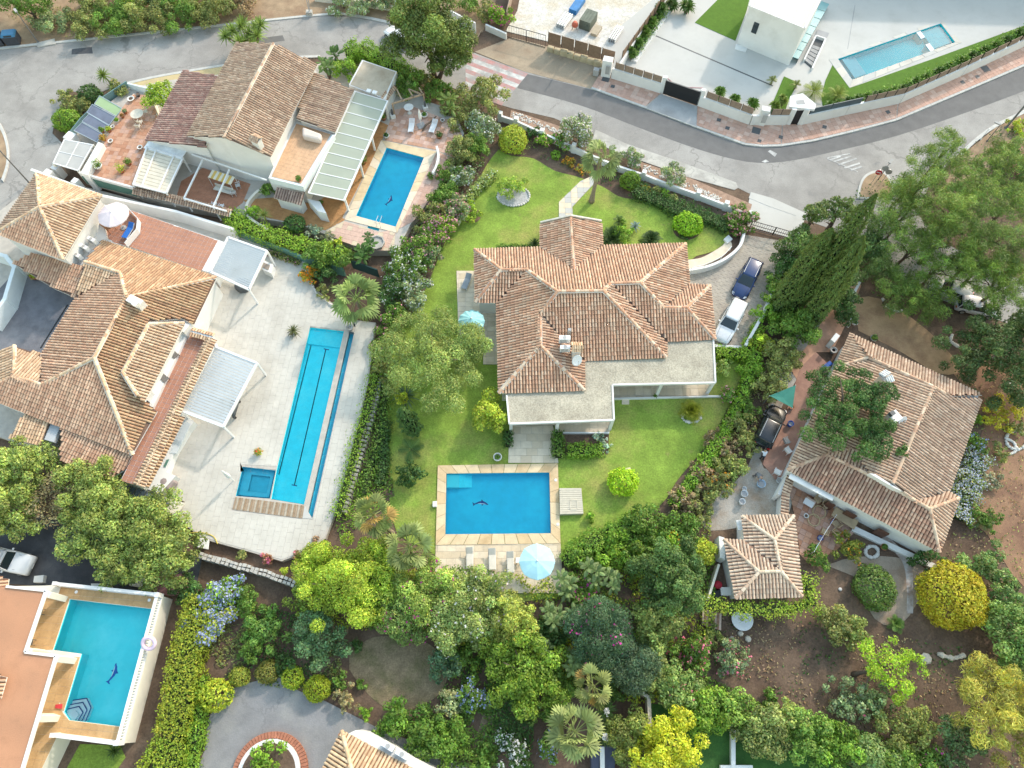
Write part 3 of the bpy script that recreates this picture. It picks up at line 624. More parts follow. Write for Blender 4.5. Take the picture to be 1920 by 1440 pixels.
def chimney(parent,px,py,z,sx,sy,h,ang,cap=True,mat=WHITE,pal=PAL_2,name='chimney'):
    c=P(px,py,z);c.z-=.6;ch=MB().box(c,sx,sy,h+.6,R(ang)).build(name,mat,parent,bevel=.02)
    t=Vector((c.x,c.y,z+h));m=MB()
    if cap:
        MB().box(t,sx+.16,sy+.16,.08,R(ang)).build('cap_slab',mat,ch)
        ca,sa=math.cos(R(ang)),math.sin(R(ang));V,F,C=[],[],[]
        q=[t+Vector((ca*x-sa*y,sa*x+ca*y,.1+hh)) for x,y,hh in ((-sx*.6,-sy*.6,0),(sx*.6,-sy*.6,0),(sx*.6,0,.3),(-sx*.6,0,.3),(sx*.6,sy*.6,0),(-sx*.6,sy*.6,0))]
        rg=np.random.default_rng(3)
        for f in ((0,1,2,3),(4,5,3,2)):
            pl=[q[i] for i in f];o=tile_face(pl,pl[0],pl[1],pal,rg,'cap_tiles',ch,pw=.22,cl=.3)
            if o:o['kind']='stuff'
    return ch
def dish(px,py,z,r,ang,tilt,label,mat=None):
    c=P(px,py,z);e=empty('satellite_dish',c,label,'satellite dish', None,R(ang))
    rot=Matrix.Rotation(R(ang),4,'Z')@Matrix.Rotation(R(tilt),4,'X');m=MB();n=18;vs=[(0,0,-.0)]
    for k in (.4,.75,1.):
        for j in range(n):a=2*math.pi*j/n;vs.append((k*r*math.cos(a),k*r*1.08*math.sin(a),.22*r*k*k))
    fs=[(0,1+j,1+(j+1)%n) for j in range(n)]+[(1+i*n+j,1+(i+1)*n+j,1+(i+1)*n+(j+1)%n,1+i*n+(j+1)%n) for i in range(2) for j in range(n)]
    top=c+Vector((0,0,.55))
    m.add([top+rot@Vector(v) for v in vs],fs);d=m.build('reflector',mat or WHITEM,e, True);d.modifiers.new('th','SOLIDIFY').thickness=.02
    MB().tube([c+Vector((0,0,-.3)),top],.03).build('mast',STEEL,e)
    MB().tube([top+rot@Vector((0,-r,.2*r)),top+rot@Vector((0,0,.75*r))],.015,6).build('feed_arm',STEEL,e)
    MB().box(top+rot@Vector((0,0,.72*r)),.09,.09,.12).build('receiver',CONC_G,e)
S= lambda a,b,p=PITCH:(a,b,p)

# ---- central house
hc=empty('tile_roof_house',P(1090,600,0),'large white house with brown hipped tile roof in the centre','house')
VC=dict(a=(890,468,3),b=(1285.5,457,3),i=(891.5,566.7,3),j=(931.5,568,3),k=(935,737,3),n=(1096,732,3),o=(1095,676,3),p=(1249,670,3),q=(1250,640,3),r=(1341,636,3),s=(1293,534,3),t=(1331.5,535.5,3),
          ga=(1013,421,3),gb=(1128,418,3),gl=(1013.5,464.5,3.02),gq=(1129,460.5,3.02),
          c=(940,506,S('a','b')),d=(987,505.5,S('a','b')),e=(1045,547,S('a','b')),f=(1131,545.5,S('a','b')),g=(1145,531.5,S('a','b')),h=(1200,530,S('a','b')),ge=(1076,506,S('a','b')),
          gr=(1070,409,S('ga','gl')),l=(1013,590,S('j','k')),m=(1013,648,S('j','k')),u=(1245,577,S('q','r')),v=(1287,577.5,S('q','r')))
WC=roof(hc,VC,[('a','b','h','g','f','e','d','c'),('a','i','c'),('i','j','d','c'),('j','k','m','l','e','d'),('k','n','m'),('n','o','l','m'),('o','p','f','e','l'),
              ('p','q','g','f'),('q','r','v','u','h','g'),('b','s','u','h'),('s','t','v','u'),('t','r','v'),('ga','gl','ge','gr'),('gb','gq','ge','gr')],
     [('a','c'),('c','d'),('c','i'),('d','e'),('e','f'),('e','l'),('l','m'),('m','k'),('m','n'),('f','p'),('f','g'),('g','h'),('h','b'),('h','u'),('u','v'),('v','t'),('v','r'),('gr','ge')],
     PAL_C,1,pals={0:PAL_2R,10:PAL_2R})
MB().prism(PP([(897,475),(1279,464),(1287,541),(1325,542),(1333,629),(1243,634),(1243,664),(1088,670),(1088,724),(941,729),(939,562),(898,560)],3),0,2.86).build('wall',WHITE,hc)
MB().prism(PP([(1020,430),(1122,427),(1122,462),(1020,466)],3),0,2.86).build('porch_wall',WHITE,hc)
mg=MB();ga,gb,gr_=WC['ga'],WC['gb'],WC['gr']
off=Vector((0,.10,0));mg.add([ga+off,gb+off,gb+off+Vector((0,0,.22)),gr_+off+Vector((0,0,.3)),ga+off+Vector((0,0,.22))]+[p+Vector((0,.28,0)) for p in (ga,gb,gb+Vector((0,0,.22)),gr_+Vector((0,0,.3)),ga+Vector((0,0,.22)))],
       [(0,1,2,3,4),(9,8,7,6,5),(4,3,8,9),(3,2,7,8),(0,4,9,5),(2,1,6,7)]);mg.build('gable_parapet',M('old_white',(.60,.57,.50),.9,.15,2.),hc)
FR=[(1250,641),(1337,637.5),(1341,718),(1148,722),(1151,788),(955,795),(949,738),(1096,733),(1096,678),(1249,672)]
fr=MB().prism(PP(FR,2.9),2.68,2.9).build('flat_roof',GRAVEL,hc)
for a,b in (((1337,638),(1341,718)),((1341,718),(1148,722)),((1148,722),(1151,788)),((1151,788),(955,795)),((955,795),(950,742))):
    MB().bar(P(*a,2.84),P(*b,2.84),.16,.3).build('fascia',WHITE,fr)
for x,y in ((1046,791),(1149,786),(1240,720),(1338,716),(958,792)):MB().box((*P(x,y,2.7).xy,0),.3,.3,2.68).build('column',WHITE,hc)
for a,b in (((1150,748),(1328,744)),((1044,812),(1142,812))):MB().bar(P(*a,.2),P(*b,.2),.14,.3).build('porch_kerb',WHITE,hc)
chimney(hc,1080,662,4.0,.8,.7,1.1,0,pal=PAL_2);chimney(hc,1067,624,4.3,.32,.3,.7,0,cap=False,mat=CONC_G,name='vent_pipe')
ac_unit(1058,640,4.5,0,'upper of two white air conditioners on the central roof','air conditioners on the central roof',1.15);ac_unit(1059,657,4.2,0,'lower of two white air conditioners on the central roof','air conditioners on the central roof',1.05)
dish(1080,680,3.8,.55,30,55,'pale round satellite dish below the central roof chimney')
for x,y,z,wd,an in ((905,571,0,1.3,0),(921,572,0,.8,0)):
    pass
wn=MB().box(P(911,563,0)+Vector((0,-.42,.9)),1.2,.06,1.3).build('window',CARGLASS,hc);MB().box(P(911,563,0)+Vector((0,-.44,.82)),1.5,.14,.07).build('sill',WHITE,wn)

# ---- top-left house
h1=empty('tile_roof_house',P(480,230,1),'two storey white house with weathered gabled roof beside the top road','house')
V1=dict(a=(444,80,6.2),b=(352,255,6.2),e=(594.6,121,5.7),f=(507,294,5.7),g=(588,137,5.1),j=(555.5,222.6,5.1),h=(663.6,168.7,4.2),i=(628.4,248.7,4.2),k=(412,141,5.5),l=(386,277,5.5),m=(346,134,4.3),n=(273.4,261.7,4.3),
          c=(512.5,82,S('a','b',.33)),d=(420.6,258,S('a','b',.33)))
W1=roof(h1,V1,[('b','a','c','d'),('e','f','d','c'),('h','i','j','g'),('m','n','l','k')],[('c','d')],PAL_1,2,pals={3:PAL_1R})
def body(parent,pts,z0,mat=WHITE,name='wall'): return MB().prism([P(*p) for p in pts],z0,[p[2]-.12 for p in pts]).build(name,mat,parent)
body(h1,[(449,88,6.2),(358,250,6.2),(421,254,W1['d'].z),(502,288,5.7),(588,122,5.7),(511,88,W1['c'].z)],.9)
body(h1,[(590,142,5.1),(560,216,5.1),(624,243,4.2),(657,171,4.2)],.9);body(h1,[(350,140,4.3),(280,257,4.3),(384,271,5.4),(408,146,5.4)],.9)
# balcony behind the parapet
MB().prism(PP([(553,225),(625,252),(568,350),(503,334)],3.7),.9,3.7).build('balcony_block',WHITE,h1)
bal=MB().prism(PP([(556,232),(620,252),(564,344),(509,331)],3.74),3.6,3.74).build('balcony_floor',MORTAR,h1)
slabs('floor_tile',[(556,232),(620,252),(564,344),(509,331)],3.74,.5,.5,(564,344),(620,252),M('peach_tile',(.60,.38,.23),.8,.12,1.5,fine=.08),bal,.02,.02,joined=True)
wall_line('parapet',[(507,333),(567,348),(625,254)],3.6,4.5,.22,M('pale_blue_render',(.66,.72,.74),.8,.05),h1,ref=4.5)
ch=chimney(h1,487,278,6.1,.9,.7,1.3,-25,cap=True,pal=PAL_1)
# lower facade details: window grille, doorway arch, skirting tiles
MB().prism(PP([(352,268),(395,283),(490,322),(486,338),(380,300),(345,292)],1.05),.9,3.4).build('lower_wall',WHITE,h1)
V1b=dict(a=(514,371,3.0),b=(563,384,3.0),c=(570,362,3.5),d=(519,353,3.5));roof(h1,V1b,[('a','b','c','d')],[],[(.3,.22,.18),(.38,.29,.24),(.24,.17,.14)],4)
body(h1,[(520,357,3.4),(566,366,3.4),(560,380,3.0),(518,368,3.0)],.9)
MB().prism(PP([(575,372),(600,378),(612,400),(596,396)],2.6),.9,2.6).build('garden_wall',WHITE,h1)
# flat annex roof north of the veranda
fa=MB().prism(PP([(679,112),(744,134),(722,186),(654,159)],3.4),.9,3.4).build('annex',WHITE,h1)
MB().prism(PP([(681,114.5),(741,135),(720,183),(657,158)],3.44),3.3,3.44).build('annex_roof',M('buff_screed',(.46,.39,.30),.9,.12,.8,(.36,.29,.21),.5,.5,fine=.08),h1)
for x,y in ((692,173),(703,176)):MB().box(P(x,y,3.44),.55,.5,.3,R(-20)).build('skylight',WHITEM,h1,bevel=.03)
V1c=dict(a=(741,166,2.9),b=(724,190,2.9),c=(716,186,3.3),d=(735,163,3.3));roof(h1,V1c,[('a','b','c','d')],[],PAL_1,6)
# glass roofed veranda
vr=empty('glass_veranda',P(650,290,1),'long glass roofed veranda with white bars beside the patio pool','veranda')
VQ=[(666,172),(727,190),(645,376),(579,362)];zt=3.85;zb=3.35
def vq(s,t):a=lerp(VQ[0],VQ[3],s);b=lerp(VQ[1],VQ[2],s);p=lerp(a,b,t); return P(*p,zt+(zb-zt)*t)
PANE=water_mat('milky_pane',(.60,.64,.57),.25,.02);
PANEM=M('opal_glass',(.30,.33,.265),.45,.05,.7,spec=.5)
for i in range(10):
    s0,s1=i/10+.004,(i+1)/10-.004;q=[vq(s0,.02),vq(s0,.98),vq(s1,.98),vq(s1,.02)]
    MB().add([p+Vector((0,0,.03)) for p in q]+[p+Vector((0,0,.005)) for p in q],[(0,1,2,3),(7,6,5,4),(0,4,5,1),(1,5,6,2),(2,6,7,3),(3,7,4,0)]).build('pane',PANEM,vr)
for i in range(11):MB().bar(vq(i/10,0)+Vector((0,0,.02)),vq(i/10,1)+Vector((0,0,.02)),.09,.1).build('rafter',WHITEM,vr)
for t in (0,1):MB().bar(vq(-.003,t),vq(1.003,t),.16,.2).build('beam',WHITEM,vr)
for s_ in (.03,.35,.62,.97):p=vq(s_,.97);MB().box((p.x,p.y,1.),.2,.2,2.3).build('post',WHITE,vr)
# ---- west terrace of the top-left house with its retaining wall
ZT=2.6
TER=[(250,176),(284,180),(300,235),(275,262),(272,290),(250,350),(159,326),(193,274),(229,203)]
te=MB().prism(PP(TER,ZT),.5,ZT).build('roof_terrace',CREAM, None);tag(te,'terracotta paved roof terrace with potted plants above the green screened wall','terrace')
slabs('paving_slab',TER,ZT,.55,.55,(193,274),(229,203),TERRA2,te,.02,.03,mats=[TERRA2,PINKP,TERRA2,TERRA],seed=9,limit=260)
MB().prism(PP([(184,266),(194,270),(164,328),(151,324)],ZT+.7),.5,ZT+.7).build('parapet',WHITE,te)
wall_line('green_screen',[(155,332),(248,356),(252,352)],ZT-1.5,ZT-.3,.1,GREENM,te,ref=ZT-.4)
wall_line('edge_wall',[(152,326),(250,353)],ZT-.2,ZT+.25,.2,WHITE,te,ref=ZT)
# solar collectors on their rack
SOLAR=M('solar_absorber',(.16,.17,.22),.15,.2,1.,spec=.7)
for i,(q,lb) in enumerate((([(174,197),(217,220),(206,236),(164,212)],'middle-upper dark solar collector beside the green panel'),([(168,215),(205,237),(195,251),(155,229)],'central dark solar collector of the rooftop rack'),([(155,231),(192,252),(183,268),(140,246)],'lowest dark solar collector nearest the grey canopy'),
                             ([(188,181),(230,205),(219,219),(178,196)],'pale green panel at the top of the solar rack'))):
    e=empty('solar_panel',P(*q[3],1.6),lb,'solar panel','solar collectors on the rack' if i<3 else None)
    zz=[2.7,2.7,2.0,2.0];w=[P(*p,z) for p,z in zip(q,(2.3,2.3,2.1,2.1))]
    MB().add([p+Vector((0,0,.1)) for p in w]+[p for p in w],[(0,3,2,1),(4,5,6,7),(0,1,5,4),(1,2,6,5),(2,3,7,6),(3,0,4,7)]).build('panel',SOLAR if i<3 else M('green_panel',(.36,.47,.25),.5,.08),e)
    for a,b in ((0,1),(1,2),(2,3),(3,0)):MB().bar(w[a]+Vector((0,0,.09)),w[b]+Vector((0,0,.09)),.07,.1).build('frame',STEEL,e)
    for k in range(4):MB().tube([(w[k].x,w[k].y,0),w[k]],.03,6).build('leg',STEEL,e)
# grey canopy below the terrace
gc=empty('glazed_canopy',P(135,290,0),'grey translucent canopy roof beside the terracotta terrace','canopy')
GQ=[(121,262),(174,272),(147,320),(100,306)]
GREYP=M('grey_polycarbonate',(.43,.42,.40),.4,.08,1.)
for i in range(2):
    for j in range(2):
        q=q4(GQ,i/2+.01,(i+1)/2-.01,j/2+.01,(j+1)/2-.01);MB().prism(PP(q,2.3),2.25,2.3).build('pane',GREYP,gc)
for a,b in ((0,1),(1,2),(2,3),(3,0)):MB().bar(P(*GQ[a],2.27),P(*GQ[b],2.27),.12,.12).build('beam',WHITEM,gc)
MB().bar(P(*lerp(GQ[0],GQ[1],.5),2.3),P(*lerp(GQ[3],GQ[2],.5),2.3),.07,.1).build('rafter',WHITEM,gc);MB().bar(P(*lerp(GQ[0],GQ[3],.5),2.3),P(*lerp(GQ[1],GQ[2],.5),2.3),.06,.08).build('rafter',WHITEM,gc)
for k in range(4):MB().box((*P(*GQ[k],2.2).xy,0),.25,.25,2.2).build('post',CREAM,gc)
for x,y,s,h in ((130,254,1.1,2.),(88,323,.9,1.9),(103,312,.8,1.7),(140,338,.7,2.)):
    tag(MB().box((*P(x,y,h).xy,0),s,s,h,R(-25)).build('gate_pillar',WHITE,bevel=.03),{130:'white pillar at the corner of the solar rack',88:'white gate pillar nearest the pyramid roof',103:'cream gate pillar under the grey canopy corner',140:'white pillar between green screen and tiled tower roof'}[x],'pillar')
wall_line('garden_wall',[(240,156),(290,168),(300,172)],0,1.9,.2,M('pale_blue_render',(.6,.7,.7)), None,'pale blue garden wall at the sandy verge',ref=1.9)
wall_line('glass_wall',[(128,250),(150,222),(190,183),(236,152)],0,1.9,.08,M('teal_glass_sheet',(.16,.27,.28),.2,.1,spec=.6), None,'teal tinted glass boundary screen round the solar rack','screen',ref=1.9)
# slatted white pergola and patio below the facade
pg=empty('pergola',P(300,330,1),'white framed pergola with cream slats beside the terracotta terrace','pergola')
GP=[(276,276),(343,297),(312,362),(250,346)]
for i in range(11):MB().bar(P(*lerp(GP[0],GP[3],(i+.5)/11),3.3),P(*lerp(GP[1],GP[2],(i+.5)/11),3.3),.42,.05).build('slat',M('cream_board',(.62,.56,.45),.8,.1),pg)
for a,b in ((0,1),(1,2),(2,3),(3,0)):MB().bar(P(*GP[a],3.38),P(*GP[b],3.38),.16,.2).build('beam',WHITEM,pg)
for t in (.25,.75):MB().bar(P(*lerp(GP[0],GP[1],t),3.42),P(*lerp(GP[3],GP[2],t),3.42),.12,.14).build('rafter',WHITEM,pg)
MB().bar(P(275,270,3.3),P(345,291,3.3),1.3,.06).build('sheet_end',M('white_sheet',(.75,.78,.80),.4),pg)
for k in range(4):MB().box((*P(*GP[k],3.2).xy,.9),.16,.16,2.4).build('post',WHITEM,pg)
pg2=empty('pergola',P(400,350,1),'open white beam frame over the small orange patio','pergola')
for a,b in (((360,290),(500,338)),((380,300),(345,372)),((430,318),(400,388)),((345,372),(425,396))):MB().bar(P(*a,3.3),P(*b,3.3),.14,.18).build('beam',WHITEM,pg2)
for p in ((345,372),(400,388)):MB().box((*P(*p,3.2).xy,.9),.14,.14,2.3).build('post',WHITEM,pg2)
slabs('paving_slab',[(340,340),(380,315),(470,345),(455,380),(430,400),(330,372)],1.,.45,.45,(340,360),(430,395),M('brick_orange',(.42,.20,.12),.85,.15,1.5),pt1,.02,.025,joined=True)
# boundary wall with tiled coping between the two left lots
wl=wall_line('boundary_wall',[(60,318),(190,366),(255,380),(330,396),(435,428)],0,2.5,.3,WHITE, None,'long white boundary wall with tile coping between the left houses',ref=2.5)
for a,b in (((250,356),(310,368)),((312,368),(430,398))):
    A,B=P(*a,2.75),P(*b,2.75);d=(B-A).normalized();x=Vector((-d.y,d.x,0));rg_=np.random.default_rng(2)
    for sg in (1,-1):
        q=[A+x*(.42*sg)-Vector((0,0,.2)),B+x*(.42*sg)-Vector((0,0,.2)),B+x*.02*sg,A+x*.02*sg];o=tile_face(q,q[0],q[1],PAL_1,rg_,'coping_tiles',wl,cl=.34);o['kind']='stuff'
    MB().bar(A-Vector((0,0,.32)),B-Vector((0,0,.32)),.5,.5).build('upper_wall',WHITE,wl)
wall_line('retaining_wall',[(435,428),(560,478),(640,500)],0,1.7,.25,GREENM, None,'dark green screened retaining wall under the clipped hedge',ref=1.7)
wall_line('garden_wall',[(658,488),(706,505)],.5,2.,.12,M('dark_green_sheet',(.018,.05,.05),.6,.1), None,'short dark green sheet fence behind the big leaved plants',ref=2.)

# ---- left house with hipped roofs
h2=empty('tile_roof_house',P(180,650,.6),'sprawling white house with pale hipped tile roofs on the left','house')
V2=dict(a=(193,452,3.8),b=(405.5,520,3.8),x1=(142,558,3.8),x2=(78,666,3.8),s1=(-30,744,3.8),s2=(249,853,3.8),y1=(27,648,4.4),y3=(-30,672,3.8),y4=(-30,734,3.8),
          c=(237,558,S('a','b',.36)),d=(225,511.5,S('a','b',.36)),e=(159,491,S('a','b',.36)),g=(177,671,S('x1','x2',.36)),x3=(78,722,S('x1','x2',.36)),y2=(27,706,4.45),
          m1=(364,608,S('b','s2',.36)),m2=(340,597,S('b','s2',.36)),m3=(279,603,S('b','s2',.36)),m4=(232,697,S('b','s2',.36)),m5=(258,743,S('b','s2',.36)),m6=(293,770,S('b','s2',.36)))
W2=roof(h2,V2,[('a','b','c','d','e'),('x1','e','d'),('x1','x2','x3','g','c','d'),('y1','x2','x3','y2'),('y3','y4','y2','y1'),('s1','s2','g','x3','y2','y4'),('b','m1','m2','m3','m4','m5','m6','s2','g','c')],
          [('e','d'),('d','c'),('c','b'),('c','g'),('g','s2'),('g','x3'),('x3','y2'),('y1','y2'),('y2','y4')],PAL_2,11,pals={0:[(.50,.32,.19),(.44,.26,.15),(.54,.40,.26),(.40,.22,.13)],2:PAL_2R,5:PAL_2R,6:[(.47,.31,.18),(.42,.26,.15),(.38,.2,.12),(.5,.37,.22)]},eaves={1:('a','b'),3:('a','b'),6:('b','s2')})
TW=dict(a=(69,325.5,6.),b=(191.4,367,6.),c=(118.5,486.7,6.),d=(-8,437,6.),e=(74.2,388,S('b','c',.4)))
roof(h2,TW,[('a','b','e'),('b','c','e'),('c','d','e'),('d','a','e')],[('a','e'),('b','e'),('c','e'),('d','e')],PAL_2,12,pals={2:PAL_2R,3:PAL_1})
body(h2,[(71,332,6.),(184,370,6.),(116,479,6.),(0,433,6.)],.5)
SK=dict(a=(26,494.5,3.6),b=(102,541,3.5),f=(142,558,3.5),c=(156,503,4.2),d=(57,476,4.2));roof(h2,SK,[('a','b','f','c','d')],[],PAL_2R,13,eaves={0:('d','c')})
body(h2,[(199,458,3.8),(398,522,3.8),(246,846,3.8),(-30,738,3.8),(-30,680,3.8),(24,655,4.2),(74,671,3.8),(140,562,3.8),(160,500,3.8)],.5)
for nm,q in (('ta',dict(a=(17,821,3.1),b=(75.5,834,3.1),c=(90,791,3.5),d=(47,774,3.5))),('tb',dict(a=(112,861,3.1),b=(205,899,3.1),e=(232,882,3.25),c=(247,854,3.6),d=(115,801.5,3.6)))):
    roof(h2,q,[tuple(k for k in ('a','b','e','c','d') if k in q)],[],PAL_2 if nm=='ta' else PAL_2R,14)
body(h2,[(22,818,3.1),(72,829,3.1),(88,795,3.1),(50,778,3.1)],.5);body(h2,[(116,858,3.1),(203,893,3.1),(240,858,3.1),(118,808,3.1)],.5)
MB().prism(PP([(96,792),(113,798),(101,829),(83,824)],3.3),2.9,3.3).build('valley_flat',M('grey_screed',(.45,.46,.47),.9,.08),h2)
# raised dormer over the sun terrace
DR=dict(a=(346,606.5,4.9),b=(271,753,4.9),c=(258,742,5.15),d=(230.5,699,5.6),e=(279,608,5.6));roof(h2,DR,[('a','b','c','d','e')],[('d','e'),('c','d'),('e','a')],PAL_2,15,th=.25)
body(h2,[(340,608,4.8),(270,745,4.8),(260,740,5.),(234,699,5.3),(280,611,5.3)],3.2)
chimney(h2,262,574,5.3,1.6,.8,1.1,-28,cap=False);MB().box(P(256,572,6.5),.5,.5,.35,R(-28)).build('chimney_pot',WHITE,h2)
for x,y in ((352,624),(283,747)):MB().box(P(x,y,3.3),.9,.9,1.2,R(-25)).build('dormer_pier',WHITE,h2)
ST=[(350,618),(394,632),(357,704),(312,800),(256,910),(226,901),(291,772),(274,762),(345,622)]
st=MB().prism(PP(ST,3.25),.6,3.25).build('sun_terrace',WHITE,h2)
slabs('floor_tile',ST,3.25,.5,.5,(392,636),(256,906),M('red_floor_tile',(.42,.205,.135),.8,.1,1.5,(.36,.17,.115),.5,.5),st,.03,.02,joined=True)
A,B=P(396,634,4.05),P(259,911,4.05);d=(B-A).normalized();x=Vector((-d.y,d.x,0));rg_=np.random.default_rng(5)
MB().bar(A-Vector((0,0,.75)),B-Vector((0,0,.75)),.35,1.2).build('parapet',WHITE,h2)
for sg,o0 in ((1,.05),(-1,.05)):
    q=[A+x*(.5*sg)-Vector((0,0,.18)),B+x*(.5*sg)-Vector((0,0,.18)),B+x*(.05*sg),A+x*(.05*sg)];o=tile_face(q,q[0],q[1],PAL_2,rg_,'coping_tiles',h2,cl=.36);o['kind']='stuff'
MB().bar(A,B,.12,.12).build('coping_ridge',WHITE,h2)
A,B=P(358,621,4.05),P(398,632,4.05)
MB().bar(A-Vector((0,0,.5)),B-Vector((0,0,.5)),.35,.9).build('parapet',WHITE,h2);d=(B-A).normalized();x=Vector((-d.y,d.x,0))
for sg in (1,-1):
    q=[A+x*(.4*sg)-Vector((0,0,.15)),B+x*(.4*sg)-Vector((0,0,.15)),B+x*(.03*sg),A+x*(.03*sg)];o=tile_face(q,q[0],q[1],PAL_2,rg_,'coping_tiles',h2,cl=.36);o['kind']='stuff'
# east strip: lower coping, counter and plaster top
A,B=P(339,783,3.2),P(272,912,3.2);d=(B-A).normalized();x=Vector((-d.y,d.x,0))
q=[A+x*.3-Vector((0,0,.15)),B+x*.3-Vector((0,0,.15)),B-x*.3,A-x*.3];o=tile_face(q,q[0],q[1],PAL_2,rg_,'coping_tiles',h2,cl=.36);o['kind']='stuff'
MB().prism(PP([(340,778),(364,790),(352,805),(325,850),(312,885),(330,892),(300,925),(268,914)],1.6),.6,1.6).build('kitchen_counter',WHITE,h2)
MB().prism(PP([(344,786),(357,795),(330,850),(318,850)],1.64),1.4,1.64).build('counter_top',M('pale_blue_grey',(.58,.62,.64),.6,.05),h2)
MB().prism(PP([(312,862),(317,861),(310,876),(306,875)],1.66),1.5,1.66).build('basin',GREENM,h2)
MB().prism(PP([(235,925),(262,915),(346,943),(330,968)],.75),.0,.75).build('side_wall',CREAM,h2)
for i in range(9):MB().prism(PP(q4([(240,905),(320,945),(300,965),(228,928)],i/9+.01,(i+1)/9-.02,0,1),1.6),1.5,1.6+.05*(i%2)).build('metal_roof_sheet',M('blue_grey_metal',(.14,.17,.20),.4,.1,spec=.5),h2)
MB().prism(PP([(215,880),(243,908),(230,925),(205,905)],2.),.5,2.).build('grey_box_wall',CONC_G,h2)
# north roof terrace of the left house
nt_=MB().prism(PP([(192,383),(245,394),(424,455),(396,512),(242,462),(182,450)],3.2),.5,3.2).build('north_terrace',WHITE,h2)
slabs('floor_tile',[(232,390),(409,451),(378,508),(242,462),(215,455),(190,440)],3.2,.5,.5,(409,451),(378,508),M('red_floor_tile',(.4,.2,.13)),nt_,.03,.02,joined=True)
wall_line('terrace_rail',[(242,393),(260,412),(258,432),(236,458)],3.3,4.1,.06,WHITEM,h2,ref=3.8)
for x,y,lb in ((177,455,'white air conditioner nearest the parasol on the left house'),(163,469,'middle one of three white air conditioners beside the tower roof'),(149,484,'lowest of three white air conditioners beside the tower roof')):ac_unit(x,y,4.0,-28,lb,'air conditioners beside the tower roof')
MB().prism(PP([(186,383),(200,445),(150,500),(122,488)],3.6),.5,3.6).build('utility_wall',WHITE,h2)
wall_line('yard_wall',[(-20,470),(10,480),(26,500),(8,560),(-20,600)],.5,2.6,.4,M('pale_blue_render',(.6,.7,.7)),h2,ref=2.6)

# ---- right hand house
h3=empty('tile_roof_house',P(1680,830,0),'white house with weathered tile roof partly under a dark tree','house')
V3=dict(a=(1594,625,3.1),b=(1843,740,3.1),f=(1565,690,3.1),g=(1476,881,3.1),b2=(1841,748,3.1),k=(1778,921.5,3.1),n=(1797,934,3.1),p=(1761,1035,3.1),
          c=(1628,670,S('f','g',.33)),d=(1749.5,725,S('b2','k',.33)),e=(1785,746,S('b2','k',.2)),h=(1550,853.6,S('f','g',.33)),q=(1602,842,S('f','g',.22)),i=(1628,889.5,S('g','p',.36)),j=(1674,906,S('b2','k',.33)),l=(1717,939.6,S('g','p',.36)),m=(1743,954.5,S('g','p',.36)))
W3=roof(h3,V3,[('a','b','e','d','c'),('f','g','h','q','i','j','d','c'),('f','a','c'),('g','p','m','l','i','h'),('p','n','m'),('n','k','l','m'),('b2','k','l','j','d','e'),('h','i','q')],
          [('c','d'),('d','j'),('d','e'),('f','c'),('g','h'),('h','i'),('i','m'),('m','p'),('m','n')],PAL_R,21,pals={0:PAL_RG,6:PAL_RG,3:[(.45,.31,.22),(.36,.20,.14),(.50,.38,.28),(.30,.16,.11)]},mortar=.3)
body(h3,[(1597,632,3.1),(1836,742,3.1),(1770,925,3.1),(1788,934,3.1),(1757,1026,3.1),(1484,880,3.1),(1568,694,3.1)],0)
MB().prism(PP([(1628,888),(1640,890),(1690,922),(1676,916)],4.6),3.,4.75).build('ridge_flashing',WHITE,h3)
MB().bar(P(1480,892,2.9),P(1562,935,2.9),.5,.12).build('eave_board',WHITE,h3)
for a,b in (((1580,962),(1600,972)),((1640,995),(1660,1005)),((1545,945),(1560,952))):MB().bar(P(*a,.9),P(*b,.9),.14,1.6).build('shutter',M('brown_shutter',(.10,.045,.03),.6),h3)
MB().prism(PP([(1600,985),(1760,1060),(1755,1068),(1597,995)],.35),0,.35).build('terrace_step',WHITE,h3)
c3=chimney(h3,1666,790,4.2,1.,1.,1.3,30,cap=False);MB().box(P(1670,777,5.6),.45,.4,.4,R(30)).build('cowl',DARKG,h3)
chimney(h3,1650,718,4.1,.7,.9,1.2,30,cap=True,pal=[(.7,.7,.68)]);dish(1686,792,4.2,.45,20,60,'small satellite dish beside the right roof chimney')
wall_line('garden_wall',[(1480,890),(1462,925)],0,1.8,.3,WHITE, None,'white end wall joining the right house to the curved tile coping',ref=1.8)
cw=wall_line('garden_wall',[(1482,893),(1472,925),(1470,962)],0,1.9,.3,WHITE, None,'curved white wall with tile coping between house and outbuilding',ref=1.9)
for a,b in (((1482,893),(1472,925)),((1472,925),(1470,965))):
    A,B=P(*a,2.1),P(*b,2.1);d=(B-A).normalized();x=Vector((-d.y,d.x,0));q=[A+x*.35-Vector((0,0,.1)),B+x*.35-Vector((0,0,.1)),B-x*.35,A-x*.35];o=tile_face(q,q[0],q[1],PAL_R,rg_,'coping_tiles',cw,cl=.36);o['kind']='stuff'
